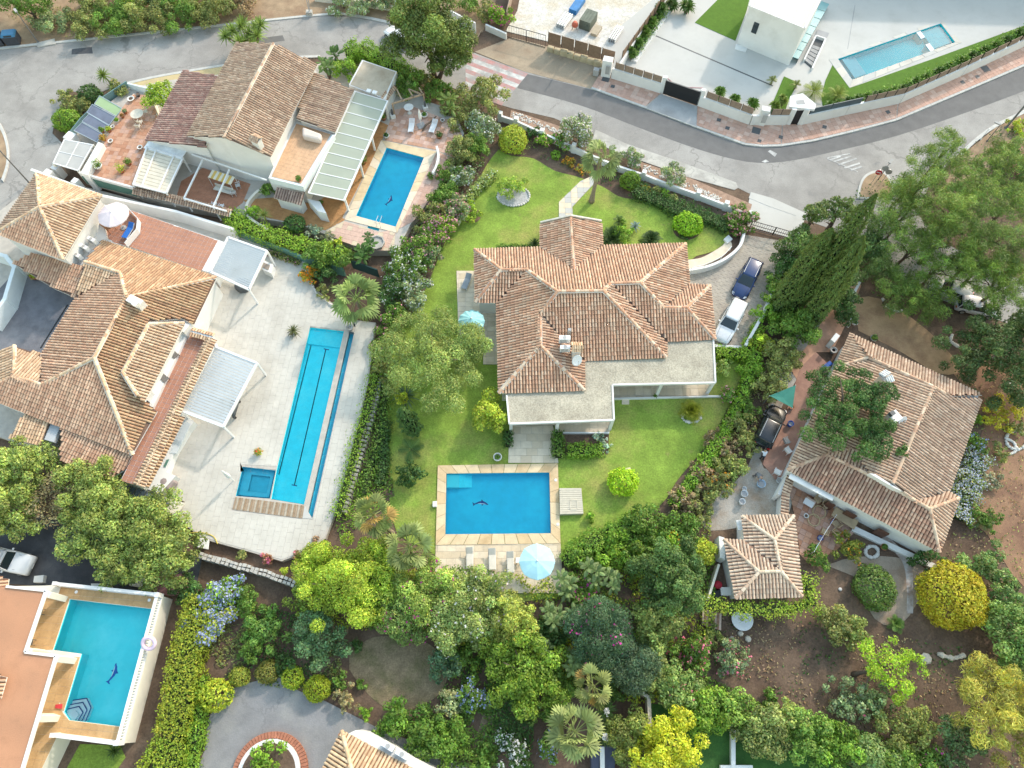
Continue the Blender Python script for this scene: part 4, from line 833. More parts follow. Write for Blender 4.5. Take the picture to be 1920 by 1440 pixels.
# ---- outbuilding
h4=empty('outbuilding',P(1430,1045,0),'small white outbuilding with pale T shaped hipped tile roof','outbuilding')
V4=dict(a=(1357,1012,2.5),b=(1396,1014,2.5),c=(1379,1122,2.5),d=(1503,1118,2.5),e=(1488,967,2.5),f=(1391,968,2.5),g=(1423,1072.5,S('c','d',.36)),h=(1464,1071,S('c','d',.36)),i=(1452,1012,S('e','d',.36)))
W4=roof(h4,V4,[('a','b','h','g'),('a','c','g'),('c','d','h','g'),('d','e','i','h'),('f','e','i'),('f','b','h','i')],[('a','g'),('c','g'),('g','h'),('h','d'),('h','i'),('i','e'),('i','f')],PAL_O,31,mortar=.26);MB().bar(W4['b']+Vector((0,0,.02)),W4['h']-Vector((0,0,.04)),.9,.06).build('valley_gutter',M('valley_clay',(.36,.22,.15),.9,.2,4.),h4);MB().bar(W3['q']-Vector((0,0,.1)),W3['i']-Vector((0,0,.1)),.8,.1).build('valley_gutter',DECKM,h3)
body(h4,[(1362,1017,2.5),(1397,1018,2.5),(1396,974,2.5),(1484,973,2.5),(1497,1112,2.5),(1384,1115,2.5)],0)
MB().box(P(1388,985,1.9),.7,.9,.2,R(5)).build('wall_stub',WHITE,h4)
MB().prism(PP([(1348,1005),(1358,1008),(1360,1050),(1350,1045)],1.6),0,1.6).build('side_wall',WHITE,h4)
# ---- bottom edge house
h5=empty('tile_roof_house',P(700,1430,0),'white walled house with pale tile hip at the bottom edge','house')
V5=dict(a=(641,1371,3.2),b=(575,1505,3.2),c=(880,1500,3.2),d=(672,1490,4.7));W5=roof(h5,V5,[('b','a','d'),('a','c','d')],[('a','d')],[(.56,.40,.25),(.50,.33,.2),(.6,.46,.31)],41,mortar=.3)
body(h5,[(647,1378,3.2),(585,1500,3.2),(860,1500,3.2),(760,1440,3.2)],0)
MB().prism(PP([(664,1374),(677,1368),(700,1372),(830,1445),(826,1480),(780,1450),(764,1440)],.5),0,2.9).build('side_wall',WHITE,h5)
ac_unit(730,1398,2.9,-28,'upper beige air conditioner on the bottom edge house wall','air conditioners at the bottom edge',1.1);ac_unit(756,1413,2.9,-28,'lower beige air conditioner on the bottom edge house wall','air conditioners at the bottom edge',1.1)

# ---- bottom-left house: flat terracotta roof and raised pool terrace
h6=empty('flat_roof_house',P(40,1300,2.2),'house with flat terracotta roof beside the turquoise pool','house')
TR=M('terracotta_roof',(.47,.24,.14),.9,.12,.8,(.38,.2,.12),.4,.5,.1,15,fine=.1)
FRP=[(13,1100),(87,1109),(48,1222),(105.5,1229),(42,1442),(30,1490),(-60,1490),(-60,1100)]
MB().prism(PP(FRP,5.),4.75,5.).build('flat_roof',TR,h6)
MB().prism(PP([(10,1108),(52,1112),(14,1226),(66,1238),(4,1445),(-10,1500),(-60,1500),(-60,1108)],4.7),0,4.75).build('wall',CREAM,h6)
for a,b in (((87,1108),(48,1223)),((48,1223),(106,1230)),((106,1230),(42,1444)),((13,1100),(88,1108))):MB().bar(P(*a,4.97),P(*b,4.97),.2,.3).build('parapet',WHITE,h6)
V6=dict(a=(15,1085,4.6),b=(12,1126,4.6),c=(-40,1130,5.6),d=(-40,1078,5.6));roof(h6,V6,[('a','b','c','d')],[],[(.55,.38,.26),(.48,.31,.2)],51)
V7=dict(a=(11,1270,5.5),b=(2,1310,5.4),c=(-30,1300,6.),d=(-30,1260,6.));roof(h6,V7,[('a','b','c','d')],[],[(.55,.38,.26),(.48,.31,.2)],52)
ZB=2.2
BT=[(85,1098),(112,1096),(303,1117),(229,1394),(109,1378),(60,1480),(-40,1480),(-40,1100)]
BP=[(131.5,1123.6),(286.5,1142),(225,1362),(130,1350),(120,1335),(153,1226),(100,1218.6)]
prism_holes('pool_platform',PP(BT,ZB),[PP(BP,ZB)],0,ZB,CREAM,kind='structure')
bt=bpy.data.objects['pool_platform']
OCH=M('ochre_tile',(.52,.34,.17),.8,.12,1.3,(.42,.26,.12),.5,.5,fine=.08)
for q in ([(115,1099),(301,1119),(287,1141),(131.5,1122.5),(108,1120)],[(300,1120),(229,1390),(225,1362),(287,1142)],[(229,1391),(109,1376),(60,1480),(20,1480),(100,1290),(118,1337),(130,1351),(225,1363)],[(80,1110),(130,1123),(99,1218),(45,1220)],[(98,1230),(150,1232),(119,1335),(100,1300),(60,1400)]):
    slabs('paving_tile',q,ZB,.6,.6,(286,1142),(225,1362),OCH,bt,.015,.02,joined=True)
bp=empty('swimming_pool',P(200,1240,ZB),'turquoise L shaped pool with white balustrade at the lower left','pool')
basin(bp,PP(BP,ZB),ZB,1.2,POOLT)
for i in range(4):
    o=i*8;q=[(120+i*1,1339-i*8),(141+o*.9,1332-o*.95),(148+o*.95,1340-o*.55),(137+o*.95,1354+0),(130,1352)]
    MB().prism(PP(q,ZB-.25-i*.18),ZB-1.19,ZB-.25-i*.18).build('step',TILEW,bp)
    if i:MB().bar(P(*q[1],ZB-.24-i*.18),P(*q[2],ZB-.24-i*.18),.08,.02).build('step_edge',NAVY,bp);MB().bar(P(*q[2],ZB-.235-i*.18),P(*q[3],ZB-.235-i*.18),.08,.02).build('step_edge',NAVY,bp);MB().bar(P(*q[0],ZB-.23-i*.18),P(*q[1],ZB-.23-i*.18),.08,.02).build('step_edge',NAVY,bp)
dolphin(bp,(203,1282),(218,1243),ZB-1.18,flip=-1,mat=M('blue_mosaic',(.02,.13,.45),.5,.1))
bl=empty('balustrade',P(270,1250,ZB),'white balustrade with many balusters along the turquoise pool','balustrade')
def balus(parent,a,b,z,n,h=.85,dh=0.):
    A,B=P(*a,z),P(*b,z);MB().bar(A+Vector((0,0,.08)),B+Vector((0,0,.08)),.3,.16).build('base_rail',WHITE,parent);MB().bar(A+Vector((0,0,h)),B+Vector((0,0,h)),.26,.12).build('top_rail',WHITE,parent)
    pr=[(.06,.14),(.05,.2),(.09,.32),(.05,.5),(.045,.62),(.07,h-.05)];me= None
    for i in range(n):
        p=A.lerp(B,(i+.5)/n)
        if me is None:o0=MB().lathe((0,0,0),pr,8).build('baluster',WHITE, None, True);me=o0.data;o=o0
        else:o=bpy.data.objects.new('baluster',me);COL.objects.link(o)
        o.location=p;o.parent=parent;o.matrix_parent_inverse=WM(parent).inverted()
    for p in (A,B):MB().box(p,.36-dh,.36-dh,h+.15-dh).build('pedestal',WHITE,parent)
balus(bl,(303,1118),(230,1392),ZB,52);
bl2=empty('balustrade',P(170,1385,ZB),'short white balustrade at the foot of the turquoise pool','balustrade');balus(bl2,(228,1393),(110,1378),ZB,22,dh=.02)
bl3=empty('balustrade',P(200,1105,ZB),'white balustrade rail along the top of the turquoise pool','balustrade');balus(bl3,(113,1097),(301,1117),ZB,34,dh=.04)
for x,y in ((87,1114),(52,1221),(103,1234),(69,1346)):MB().box((*P(x,y,4.7).xy,ZB),.7,.5,4.74-ZB,R(-15)).build('column',CREAM,h6,bevel=.03)
# ---- white villa (top right)
hv=empty('modern_villa',P(1450,60,.1),'modern white flat roofed villa box beside the artificial turf','villa')
MB().prism(PP([(1405,12),(1508,54),(1548,-20),(1440,-60)],5.6),.1,5.45).build('wall',WHITE,hv)
vroof=MB().prism(PP([(1410,11),(1506,50),(1542,-20),(1440,-55)],5.4),5.3,5.5).build('gravel_roof',M('pale_gravel',(.62,.58,.52),.95,.1,2.,fine=.2,fscale=8),hv)
for a,b in (((1405,12),(1508,54)),((1508,54),(1548,-20)),((1405,12),(1440,-60))):MB().bar(P(*a,5.55),P(*b,5.55),.25,.34).build('parapet',WHITE,hv)
n_=P(1381,75,.15);m_=P(1475,117,.15);dv=(m_-n_).normalized();nv=Vector((dv.y,-dv.x,0))
w0=P(1405,60,2.6)
wq=P(1405,12,5.6);wr=P(1508,54,5.6);dv=(Vector((wr.x,wr.y,0))-Vector((wq.x,wq.y,0))).normalized();nv=Vector((dv.y,-dv.x,0));c_=Vector((wq.x,wq.y,2.6))+dv*1.6+nv*.02
MB().prism([c_-dv*.35-nv*.03,c_+dv*.35-nv*.03,c_+dv*.35+nv*.03,c_-dv*.35+nv*.03],2.5,4.0).build('window',CARGLASS,hv)
TG=water_mat('teal_glass',(.30,.62,.66),.04,.0)
gl=empty('glass_screen',P(1500,90,.1),'long teal glass balustrade running beside the white villa','glass screen')
for i in range(7):
    a=lerp((1548,4),(1489,108),i/7+.005);b=lerp((1548,4),(1489,108),(i+1)/7-.005);A,B=P(a[0],a[1],.9),P(b[0],b[1],.9);d=(B-A).normalized();x=Vector((-d.y,d.x,0))*.55
    MB().prism([A+x,B+x,B-x,A-x],.86,.9).build('glass_panel',M('teal_sheet_glass',(.12,.32,.35),.3,.15,.5,spec=.8),gl);MB().prism([A+x,B+x,B+x*.96,A+x*.96],.15,.86).build('glass_side',TG,gl)
sw=empty('stairwell',P(1520,90,.1),'dark sunken stairwell with white walls beside the glass screen','stairwell')
MB().prism(PP([(1529,70),(1546,75),(1522,128),(1507,115)],.2),.1,.2).build('opening_shade',M('stair_shadow',(.12,.12,.12),.9),sw)  # dark slab at ground level, painted as the shade inside the stairwell
for i in range(5):MB().prism(PP(q4([(1524,84),(1541,90),(1524,126),(1509,114)],0,1,i/5,i/5+.16),.22+.03*i),.1,.22+.03*i).build('tread',CONC_G,sw)
for a,b in (((1529,69),(1507,114)),((1547,75),(1522,130)),((1529,69),(1547,75))):MB().bar(P(*a,.35),P(*b,.35),.2,.5).build('side_wall',WHITE,sw)
MB().prism(PP([(1533,55),(1555,62),(1548,76),(1528,68)],.25),.1,.25).build('landing',CONC_G,sw)
vm=empty('villa_main_block',P(1750,-40,.1),'white villa block with open loggia at the top right edge','villa')
MX=[Vector((44+i*6.2,92.5-.25*i,0)) for i in range(10)]
for i in range(9):
    a,b=MX[i],MX[i+1];MB().bar(a+Vector((0,4,2.3)),b+Vector((-.02,4,2.3)),8,4.4+.004*(i%2)).build('lower_wall',WHITE,vm);MB().box(a+Vector((0,.3,4.5)),.7+.9*(i%3),.5,2.2).build('column',WHITE,vm)
    MB().bar(a+Vector((0,4,6.9)),b+Vector((-.02,4,6.9)),8,.5).build('roof_slab',WHITE,vm)
# villa street wall, gate, panels
vw=empty('street_wall',P(1400,225,.1),'white street wall of the villa with brown mesh panels on top','wall')
def wseg(a,b,z1=1.6,th=.3,mat=WHITE,nm='wall_section',parent=vw): return MB().bar(P(*a,.1)+Vector((0,0,(z1-.1)/2)),P(*b,.1)+Vector((0,0,(z1-.1)/2)),th,z1-.1).build(nm,mat,parent)
wseg((1146,146),(1238,174));wseg((1309,198),(1404,233));wseg((1405,233.5),(1472,233.5));wseg((1502,233),(1582,215.5));wseg((1583,215),(1684,193.5));wseg((1685,193),(1800,142));wseg((1801,141.5),(1990,53))
for x,y,s,h in ((1136,142,1.2,2.5),(1241,174,.55,2.4),(1311,198,.55,2.4),(1425,233,1.0,2.4),(1477,233,.6,2.4),(1500,233,.6,2.4)):MB().box(P(x,y,.1)+Vector((0,.1,0)),s,s*.75,h,R(-15)).build('pillar',WHITE,vw)
for x,y,s in ((1136,146,.5),(1425,236.5,.55)):MB().box(P(x,y,.1)+Vector((0,-.36,.9)),s,.06,1.2,R(-8)).build('meter_door',CONC_G,vw)
gt=empty('sliding_gate',P(1275,185,.1),'solid black sliding gate in the villa street wall','gate')
MB().bar(P(1243,175,.2)+Vector((0,0,1.)),P(1308,197,.2)+Vector((0,0,1.)),.1,2.).build('gate_leaf',BLACK,gt);MB().bar(P(1243,175,.2)+Vector((0,0,2.02)),P(1308,197,.2)+Vector((0,0,2.02)),.14,.06).build('top_rail',DARKG,gt)
tag(MB().tube([P(1245,141,2.3),P(1262,156,1.9),P(1285,164,1.8),P(1318,165,2.4)],.07,6).build('hose',M('pink_hose',(.5,.3,.3))),'pinkish hose sagging over the black gate','hose')
dr=empty('entrance_door',P(1489,233,.1),'black doorway of the villa with white angled surround','doorway')
MB().bar(P(1481,232,.1)+Vector((0,0,1.05)),P(1497,232,.1)+Vector((0,0,1.05)),.1,2.1).build('door',BLACK,dr)
MB().prism(PP([(1482,180),(1505,175),(1530,195),(1528,205),(1480,200)],2.6),2.3,2.6).build('canopy',WHITE,dr);MB().prism(PP([(1493,188),(1507,187),(1510,195),(1494,195)],2.63),2.4,2.63).build('canopy_opening',CONC_G,dr)
vf=empty('mesh_fence',P(1700,180,1.6),'brown mesh fence panels topping the villa street wall','fence')
def panels(pts,z0,z1,n,mat,parent,th=.05):
    for (a,b),k in zip(zip(pts,pts[1:]),n):
        A,B=P(*a,.1),P(*b,.1);A.z=B.z=(z0+z1)/2
        for i in range(k):
            p,q=A.lerp(B,i/k+.008),A.lerp(B,(i+1)/k-.008);MB().bar(p,q,th,z1-z0).build('panel',mat,parent);MB().bar(Vector((p.x,p.y,z0)),Vector((p.x,p.y,z1+.1)),.07).build('post',BLACK,parent)
BRP=M('brown_panel',(.27,.20,.15),.85,.15,3.,fine=.2)
panels([(1150,146),(1236,173)],1.6,2.5,[5],BRP,vf);panels([(1318,200),(1404,232)],1.6,2.5,[4],BRP,vf);panels([(1437,233),(1474,233)],1.6,2.5,[2],BRP,vf);panels([(1610,209),(1684,193),(1800,141),(1990,53)],1.6,2.5,[4,6,8],BRP,vf)
ps=empty('slatted_panels',P(1550,222,1.6),'dark slatted panels on the villa wall right of the doorway','fence');panels([(1508,231),(1548,222),(1604,210)],1.5,2.4,[1,1],M('slate_slat',(.07,.10,.115),.5),ps,.1)
# construction plot fence: dark panels over rough stone blocks, mesh gate
cf=empty('mesh_fence',P(1100,110,.1),'brown screen fence of the construction plot with dark posts','fence')
panels([(1026,91),(1150,128)],.9,2.6,[5],BROWNP,cf);panels([(1163,124),(1242,14),(1272,-40)],.8,2.3,[8,4],BROWNP,cf)
sb=empty('stone_block_wall',P(1090,115,0),'rough yellow stone blocks under the construction fence','wall');rgs=random.Random(4)
for i in range(9):MB().box(P(1032+i*12.5,96+i*3.8,0),.95+rgs.uniform(-.1,.1),.6,.75+rgs.uniform(-.1,.1),R(-17+rgs.uniform(-4,4)),.9).build('block',M('yellow_block',(.46,.38,.25),.9,.2,2.,bump=.4),sb,bevel=.06)
wall_line('plot_wall',[(1160,135),(1230,25),(1255,-20)],0,1.3,.25,WHITE, None,'white low wall along the villa side of the construction plot')
mg2=empty('mesh_gate',P(985,75,0),'wire mesh double gate of the construction plot','gate')
for a,b in (((950,70),(986,80)),((987,80),(1022,90))):
    A,B=P(*a),P(*b)
    for z in (.1,1.9):MB().bar(A+Vector((0,0,z)),B+Vector((0,0,z)),.06).build('rail',BLACK,mg2)
    for i in range(9):p=A.lerp(B,i/8);MB().bar(p+Vector((0,0,.1)),p+Vector((0,0,1.9)),.05 if i in (0,8) else .02).build('bar',BLACK,mg2)
wall_line('sheet_fence',[(940,-40),(960,0),(950,45)],0,1.9,.08,M('tan_sheet',(.32,.25,.20),.9), None,'tan board fence at the top edge of the plot','fence')
# terrace wall of rubble between lap pool deck and lawn, and the low white wall below the deck
def rubble(name,label,pts,z0,z1,wd,n,mat,seed,joined_top=True):
    rg=random.Random(seed);e=empty(name,P(*pts[0],0),label,'stone wall');w=PP(pts,z1)
    for a,b in zip(w,w[1:]):
        L=(b-a).length;k=max(1,int(L/n));dd=(b-a).normalized();x=Vector((-dd.y,dd.x,0));an=math.atan2(dd.y,dd.x)
        for i in range(k):
            for s in (-1,1):
                p=a.lerp(b,(i+.5)/k)+x*(wd/4*s+rg.uniform(-.05,.05));p.z=z0;MB().box(p,n*rg.uniform(.8,1.05),wd/2*rg.uniform(.85,1.1),z1-z0+rg.uniform(-.08,.06),an+rg.uniform(-.12,.12),rg.uniform(.78,.92)).build('stone',mat,e)
    return e
rubble('rubble_wall','ivy grown grey rubble wall between lap pool deck and lawn',smooth_line([(735,632),(712,700),(700,760),(680,830),(660,900),(640,960)],3),0,.85,.75,.34,M('grey_rubble',(.33,.31,.27),.95,.3,3.,bump=.5,bscale=5),1)
rubble('rubble_wall','whitewashed rubble wall along the lower edge of the pool deck',[(372,1040),(430,1056),(500,1075),(562,1098)],0,1.1,.6,.4,M('pale_rubble',(.45,.43,.39),.95,.25,3.,bump=.5),2)
# central lot: street wall with pillars, drive walls, gate
cwl=empty('street_wall',P(1150,318,0),'low white street wall with square pillars along the central garden','wall')
CW=[(938,226),(968,236),(1016,258),(1075,285),(1150,318),(1205,336),(1254,355),(1306,373),(1358,393),(1402,412)]
for a,b in zip(CW,CW[1:]):wseg(a,b,.95,.25,WHITE,'wall_section',cwl)
for p in CW:MB().box(P(*p),.5,.5,1.35,R(-20)).build('pillar',WHITE,cwl)
wd_=wall_line('drive_wall',smooth_line([(1392,438),(1384,468),(1358,492),(1325,507),(1290,514)],5),0,.9,.3,WHITE, None,'curved white wall beside the driveway of the central house')
sheet('ramp',smooth_line([(1366,446),(1372,462),(1350,483),(1318,498),(1290,503)],4)+smooth_line([(1290,487),(1315,483),(1340,470),(1355,460)],4),.1,BEIGE2)
sr=empty('stair_rail',P(1330,480,0),'thin white handrail on the curved ramp','railing');rl=smooth_line([(1368,470),(1350,489),(1320,503),(1294,510)],4)
MB().tube([P(*p,.9)+Vector((0,0,.85)) for p in rl],.035,6).build('rail',WHITEM,sr)
for p in rl[::4]:q=P(*p,.9);MB().tube([q,q+Vector((0,0,.85))],.03,6).build('baluster',WHITEM,sr)
wall_line('drive_wall',[(1494,446),(1460,520),(1424,600),(1393,655)],0,1.2,.3,WHITE, None,'straight white wall along the right of the driveway')
wall_line('drive_wall',[(1393,655),(1336,652)],0,.5,.3,WHITE, None,'low white wall closing the end of the driveway')
dg=empty('driveway_gate',P(1447,440,0),'thin black double gate across the driveway entrance','gate')
for a,b in (((1404,430),(1447,442)),((1448,442),(1489,454))):
    A,B=P(*a),P(*b)
    for z in (.15,.9,1.5):MB().bar(A+Vector((0,0,z)),B+Vector((0,0,z)),.06).build('rail',BLACK,dg)
    for i in range(12):p=A.lerp(B,i/11);MB().bar(p+Vector((0,0,.1)),p+Vector((0,0,1.55)),.07 if i in (0,11) else .025).build('bar',BLACK,dg)
wall_line('garden_wall',[(1328,745),(1398,745),(1400,700)],0,.35,.15,WHITE, None,'low white edging wall right of the porch')
# other walls
wall_line('garden_wall',[(1190,1292),(1212,1308),(1215,1370)],0,1.2,.3,STONE, None,'old grey stone wall among the lower trees')
lw=wall_line('white_beam',[(1372,1365),(1372,1440),(1372,1480)],0,.5,.35,WHITE, None,'white concrete edging beam in the dark lower lawn')
wall_line('white_beam',[(1352,1438),(1405,1438)],0,.45,.3,WHITE, None,'short white cross beam at the bottom edge lawn')
sheet('water_tank_roof',[(1108,1395),(1155,1400),(1150,1480),(1110,1480)],1.2,M('slate_blue',(.06,.07,.11),.6,.1),kind=None,label='dark slate flat roof under the yuccas at the bottom',cat='roof',th=1.2)
tag(MB().bar(P(1129,1400,1.35),P(1130,1480,1.35),.35,.25).build('roof_beam',WHITE),'white beam along the dark slate roof below the yuccas','beam')
wall_line('garden_wall',[(735,10),(660,0),(590,-8)],0,.8,.3,CREAM, None,'low cream wall behind the top road bend',ref=.8)
wall_line('garden_wall',[(842,18),(872,34),(890,42)],0,1.6,.2,WHITE, None,'white gatepost wall above the tall conifer',ref=1.6)
wall_line('garden_wall',[(912,46),(948,62)],0,.9,.25,WHITE, None,'short white wall under the bougainvillea by the plot gate',ref=.9)
wall_line('garden_wall',[(1596,560),(1612,530)],0,.5,.25,WHITE, None,'low white wall edging the paved track at the right',ref=.5)
wall_line('garden_wall',[(1593,608),(1600,560)],0,.5,.2,WHITE, None,'white border wall beside the tan dirt patch',ref=.5)
# planter with brick edge at the bottom
def ring_bricks(label,c,r0,r1,z,a0,a1,n,mat,zz=.4,name='brick_planter',zw=None):
    e=empty(name,P(*c,0),label,'planter');o=P(*c,z)
    for i in range(n):
        t0,t1=R(a0+(a1-a0)*(i+.06)/n),R(a0+(a1-a0)*(i+.94)/n)
        MB().prism([Vector((o.x+r*math.cos(t),o.y+r*math.sin(t),0)) for r,t in ((r0,t0),(r1,t0),(r1,t1),(r0,t1))],0,z+.01*(i%2)).build('brick',mat,e)
    return e,o
BRK=M('red_brick',(.38,.16,.10),.85,.25,3.)
rp,o=ring_bricks('round planter with red brick rim and white wall at the bottom',(505,1450),2.55,3.05,.45,5,175,32,BRK)
MB().prism([Vector((o.x+2.52*math.cos(R(t)),o.y+2.52*math.sin(R(t)),0)) for t in range(0,360,12)],0,.75).build('white_wall',WHITE,rp);MB().prism([Vector((o.x+2.2*math.cos(R(t)),o.y+2.2*math.sin(R(t)),0)) for t in range(0,360,12)],.7,.78).build('soil',SOIL,rp)
# ================================================================ PLANTS
YG,BG,MG,DG=(.23,.27,.035),(.125,.21,.028),(.085,.145,.03),(.042,.085,.026)
OL,GG,BLG,GOLD,PALE,DRY=(.145,.16,.06),(.15,.19,.11),(.055,.10,.06),(.29,.24,.028),(.20,.25,.085),(.20,.15,.10)
TINT=np.array([1.9,1.92,1.5])
def leaf_mesh(name,pos,nrm,L,Wd,cols,rg,parent,tdir=None,fold=.12):
    n=len(pos);nrm=nrm/(np.linalg.norm(nrm,axis=1,keepdims=True)+1e-9)
    r=rg.normal(0,1,(n,3)) if tdir is None else tdir+rg.normal(0,.35,(n,3))
    t=r-nrm*np.sum(r*nrm,1,keepdims=True);t/=(np.linalg.norm(t,axis=1,keepdims=True)+1e-9);b=np.cross(nrm,t)
    s=rg.uniform(.65,1.3,(n,1));l=L*s/2;wd=Wd*s/2
    V=np.stack([pos-t*l,pos+b*wd+nrm*l*fold,pos+t*l-nrm*l*fold*2,pos-b*wd+nrm*l*fold],1).reshape(-1,3)
    F=np.arange(n*4).reshape(-1,4); return npmesh(name,V,F,LEAF,np.repeat(cols,4,0),parent)
def tint(rg,n,col,var=.22,warm=.12):
    c=np.array(col)[None]*TINT*np.exp(rg.normal(0,var,(n,1)));c[:,0]*=np.exp(rg.normal(0,warm,n));c[:,2]*=np.exp(rg.normal(0,warm,n)); return np.clip(c,.004,.75)
def sph(rg,n):
    v=rg.normal(0,1,(n,3)); return v/np.linalg.norm(v,axis=1,keepdims=True)
def blob_points(rg,rx,ry,rz,nl,lr,area,cover,down=-.35,soft=.72):
    d=sph(rg,nl*3);d=d[d[:,2]>down][:nl];k=rg.uniform(.2,1.1,len(d))**.7
    C=d*k[:, None]*(np.array([rx,ry,rz])-lr*.62).clip(.05);C=np.vstack([C,[[0,0,0]]])
    RR=lr*rg.uniform(.65,1.25,len(C));RR[-1]=min(rx,ry,rz)*.6;ps,ns,ids=[],[],[]
    for i,(c,r) in enumerate(zip(C,RR)):
        m=int(cover*4*math.pi*r*r*.72/area)+3;s=sph(rg,m);s=s[(s[:,2]>-.3)]
        p=c+s*(r*rg.uniform(soft,1.08+(.72-soft)*.5,len(s)))[:, None]*np.array([1,1,.9]);q=np.ones(len(p),bool)
        for j in range(len(C)):
            if j!=i:q&=(np.sum((p-C[j])**2,1)>(RR[j]*.74)**2)
        ps.append(p[q]);ns.append(s[q]);ids.append(np.full(q.sum(),i))
    return np.vstack(ps),np.vstack(ns),np.concatenate(ids),C
def trunk(parent,base,top,r,rg,limbs=4,spread=1.):
    base=Vector(base);top=Vector(top);m=MB();k=5;pts=[base.lerp(top,i/k)+Vector((rg.normal(0,.05),rg.normal(0,.05),0))*(i>0) for i in range(k+1)]
    m.tube(pts,[r*(1.25 if i==0 else 1-.55*i/k) for i in range(k+1)],7)
    for i in range(limbs):
        s=pts[2+i%3];a=rg.uniform(0,6.28);e=s+Vector((math.cos(a)*spread*.75,math.sin(a)*spread*.75,spread*rg.uniform(.3,.7)));mid=s.lerp(e,.5)+Vector((0,0,spread*.12))
        m.tube([s,mid,e],[r*.45,r*.3,r*.12],5)
    return m.build('trunk',BARK,parent, True)
_seed=[100]
def plant(kind,px,py,rp,h,col,label,cat='shrub',g=0.,nl=None,lk=.36,L=.24,Wd=.14,cover=1.5,asp=1.,rot=0.,flower=None,var=.22,group=None,name=None,tall=None,tr=None,lean=None,jag=.5,lobevar=.18,soft=.52):
    """one plant; (px,py) is where the middle of its crown shows, rp its radius there"""
    _seed[0]+=1;rg=np.random.default_rng(_seed[0])
    rz0=tall;r= None
    tree=kind=='tree'
    rp=rp*(1. if kind=='ball' else 1.18);rm=rp*mpp(px,py,g+h*.6);rz=rz0 or (min(rm*.85,h*.5) if tree else h*.58)
    zc=g+h-rz;c=P(px,py,zc);rm=rp*mpp(px,py,zc);rx,ry=rm,rm*asp
    nl=nl or int(min(46,7+rm*6));lr=lk*min(rx,ry,max(rz,rm*.6))
    if kind=='ball':ps=sph(rg,int(cover*12*rm*rm/(L*Wd*.5)));ps=ps[ps[:,2]>-.75];ns=ps;ids=np.zeros(len(ps),int);f_=rg.uniform(0,6,6);bump=1+.07*np.sin(ps[:,0]*5+f_[0])*np.sin(ps[:,1]*5+f_[1])+.06*np.sin(ps[:,2]*8+f_[2]+ps[:,0]*6)+.06*np.sin(ps[:,0]*2+f_[3])+.05*np.sin(ps[:,1]*2.3+f_[4]);ps=ps*np.array([rx,ry,rz])*bump[:, None]*rg.uniform(.86,1.06,len(ps))[:, None];C=np.zeros((1,3))
    else:ps,ns,ids,C=blob_points(rg,rx,ry,rz,nl,lr,L*Wd*.5,cover,soft=soft)
    nn=ns+rg.normal(0,jag+.1,ns.shape)+np.array([0,0,.35]);cols=tint(rg,len(ps),col,var);cols*=np.exp(rg.normal(0,lobevar,ids.max()+1))[ids][:, None]
    if rot:cr_,sr_=math.cos(R(rot)),math.sin(R(rot));M2=np.array([[cr_,-sr_,0],[sr_,cr_,0],[0,0,1]]);ps=ps@M2.T;nn=nn@M2.T
    pos=ps+np.array(c);bx,by=(c.x,c.y) if lean is None else tuple(P(*lean,g).xy);pos=pos[pos[:,2]>g+.02];k=len(pos)
    if k<len(ps):keep=(ps+np.array(c))[:,2]>g+.02;nn=nn[keep];cols=cols[keep]
    nm=name or {'tree':'tree','ball':'clipped_shrub'}.get(kind,'shrub')
    if tree:
        e=empty(nm,(bx,by,g),label,cat,group);trunk(e,(bx,by,g-.1),(c.x,c.y,zc+rz*.25),tr or max(.09,.05*h),rg,5,rm*.7)
        o=leaf_mesh('crown',pos,nn,L,Wd,cols,rg,e);root=e
    else:
        e=empty(nm,(bx,by,g),label,cat,group);o=leaf_mesh('foliage',pos,nn,L,Wd,cols,rg,e);root=e
        MB().tube([(bx,by,g-.05),(c.x,c.y,zc)],[.05+.02*rm,.03],6).build('stem',BARK,e)
    if flower:
        fc,frac=flower;up=nn[:,2]>-.1;idx=np.where(up)[0];cl=rg.choice(idx,max(3,int(len(idx)*frac*.8)));cl=np.concatenate([cl,cl])
        fp=pos[cl]+ns[:len(pos)][cl]*.05*0+nn[cl]/np.linalg.norm(nn[cl],axis=1,keepdims=True)*.06+rg.normal(0,.07,(len(cl),3));leaf_mesh('blossoms',fp,nn[cl],.18,.17,tint(rg,len(cl),np.array(fc)/TINT,.15,.05),rg,root)
    return root
def rnd_leafstrip(V,F,C,a,pts,wid,col): # a flat strap along pts with widths
    o=len(V);k=len(pts)
    for i,p in enumerate(pts):
        d=(pts[min(i+1,k-1)]-pts[max(i-1,0)]);s=d.cross(Vector((0,0,1)));s=s.normalized() if s.length>1e-5 else Vector((1,0,0))
        V+=[tuple(p-s*wid[i]),tuple(p+s*wid[i])];C+=[col,col]
    F+=[(o+2*i,o+2*i+1,o+2*i+3,o+2*i+2) for i in range(k-1)]
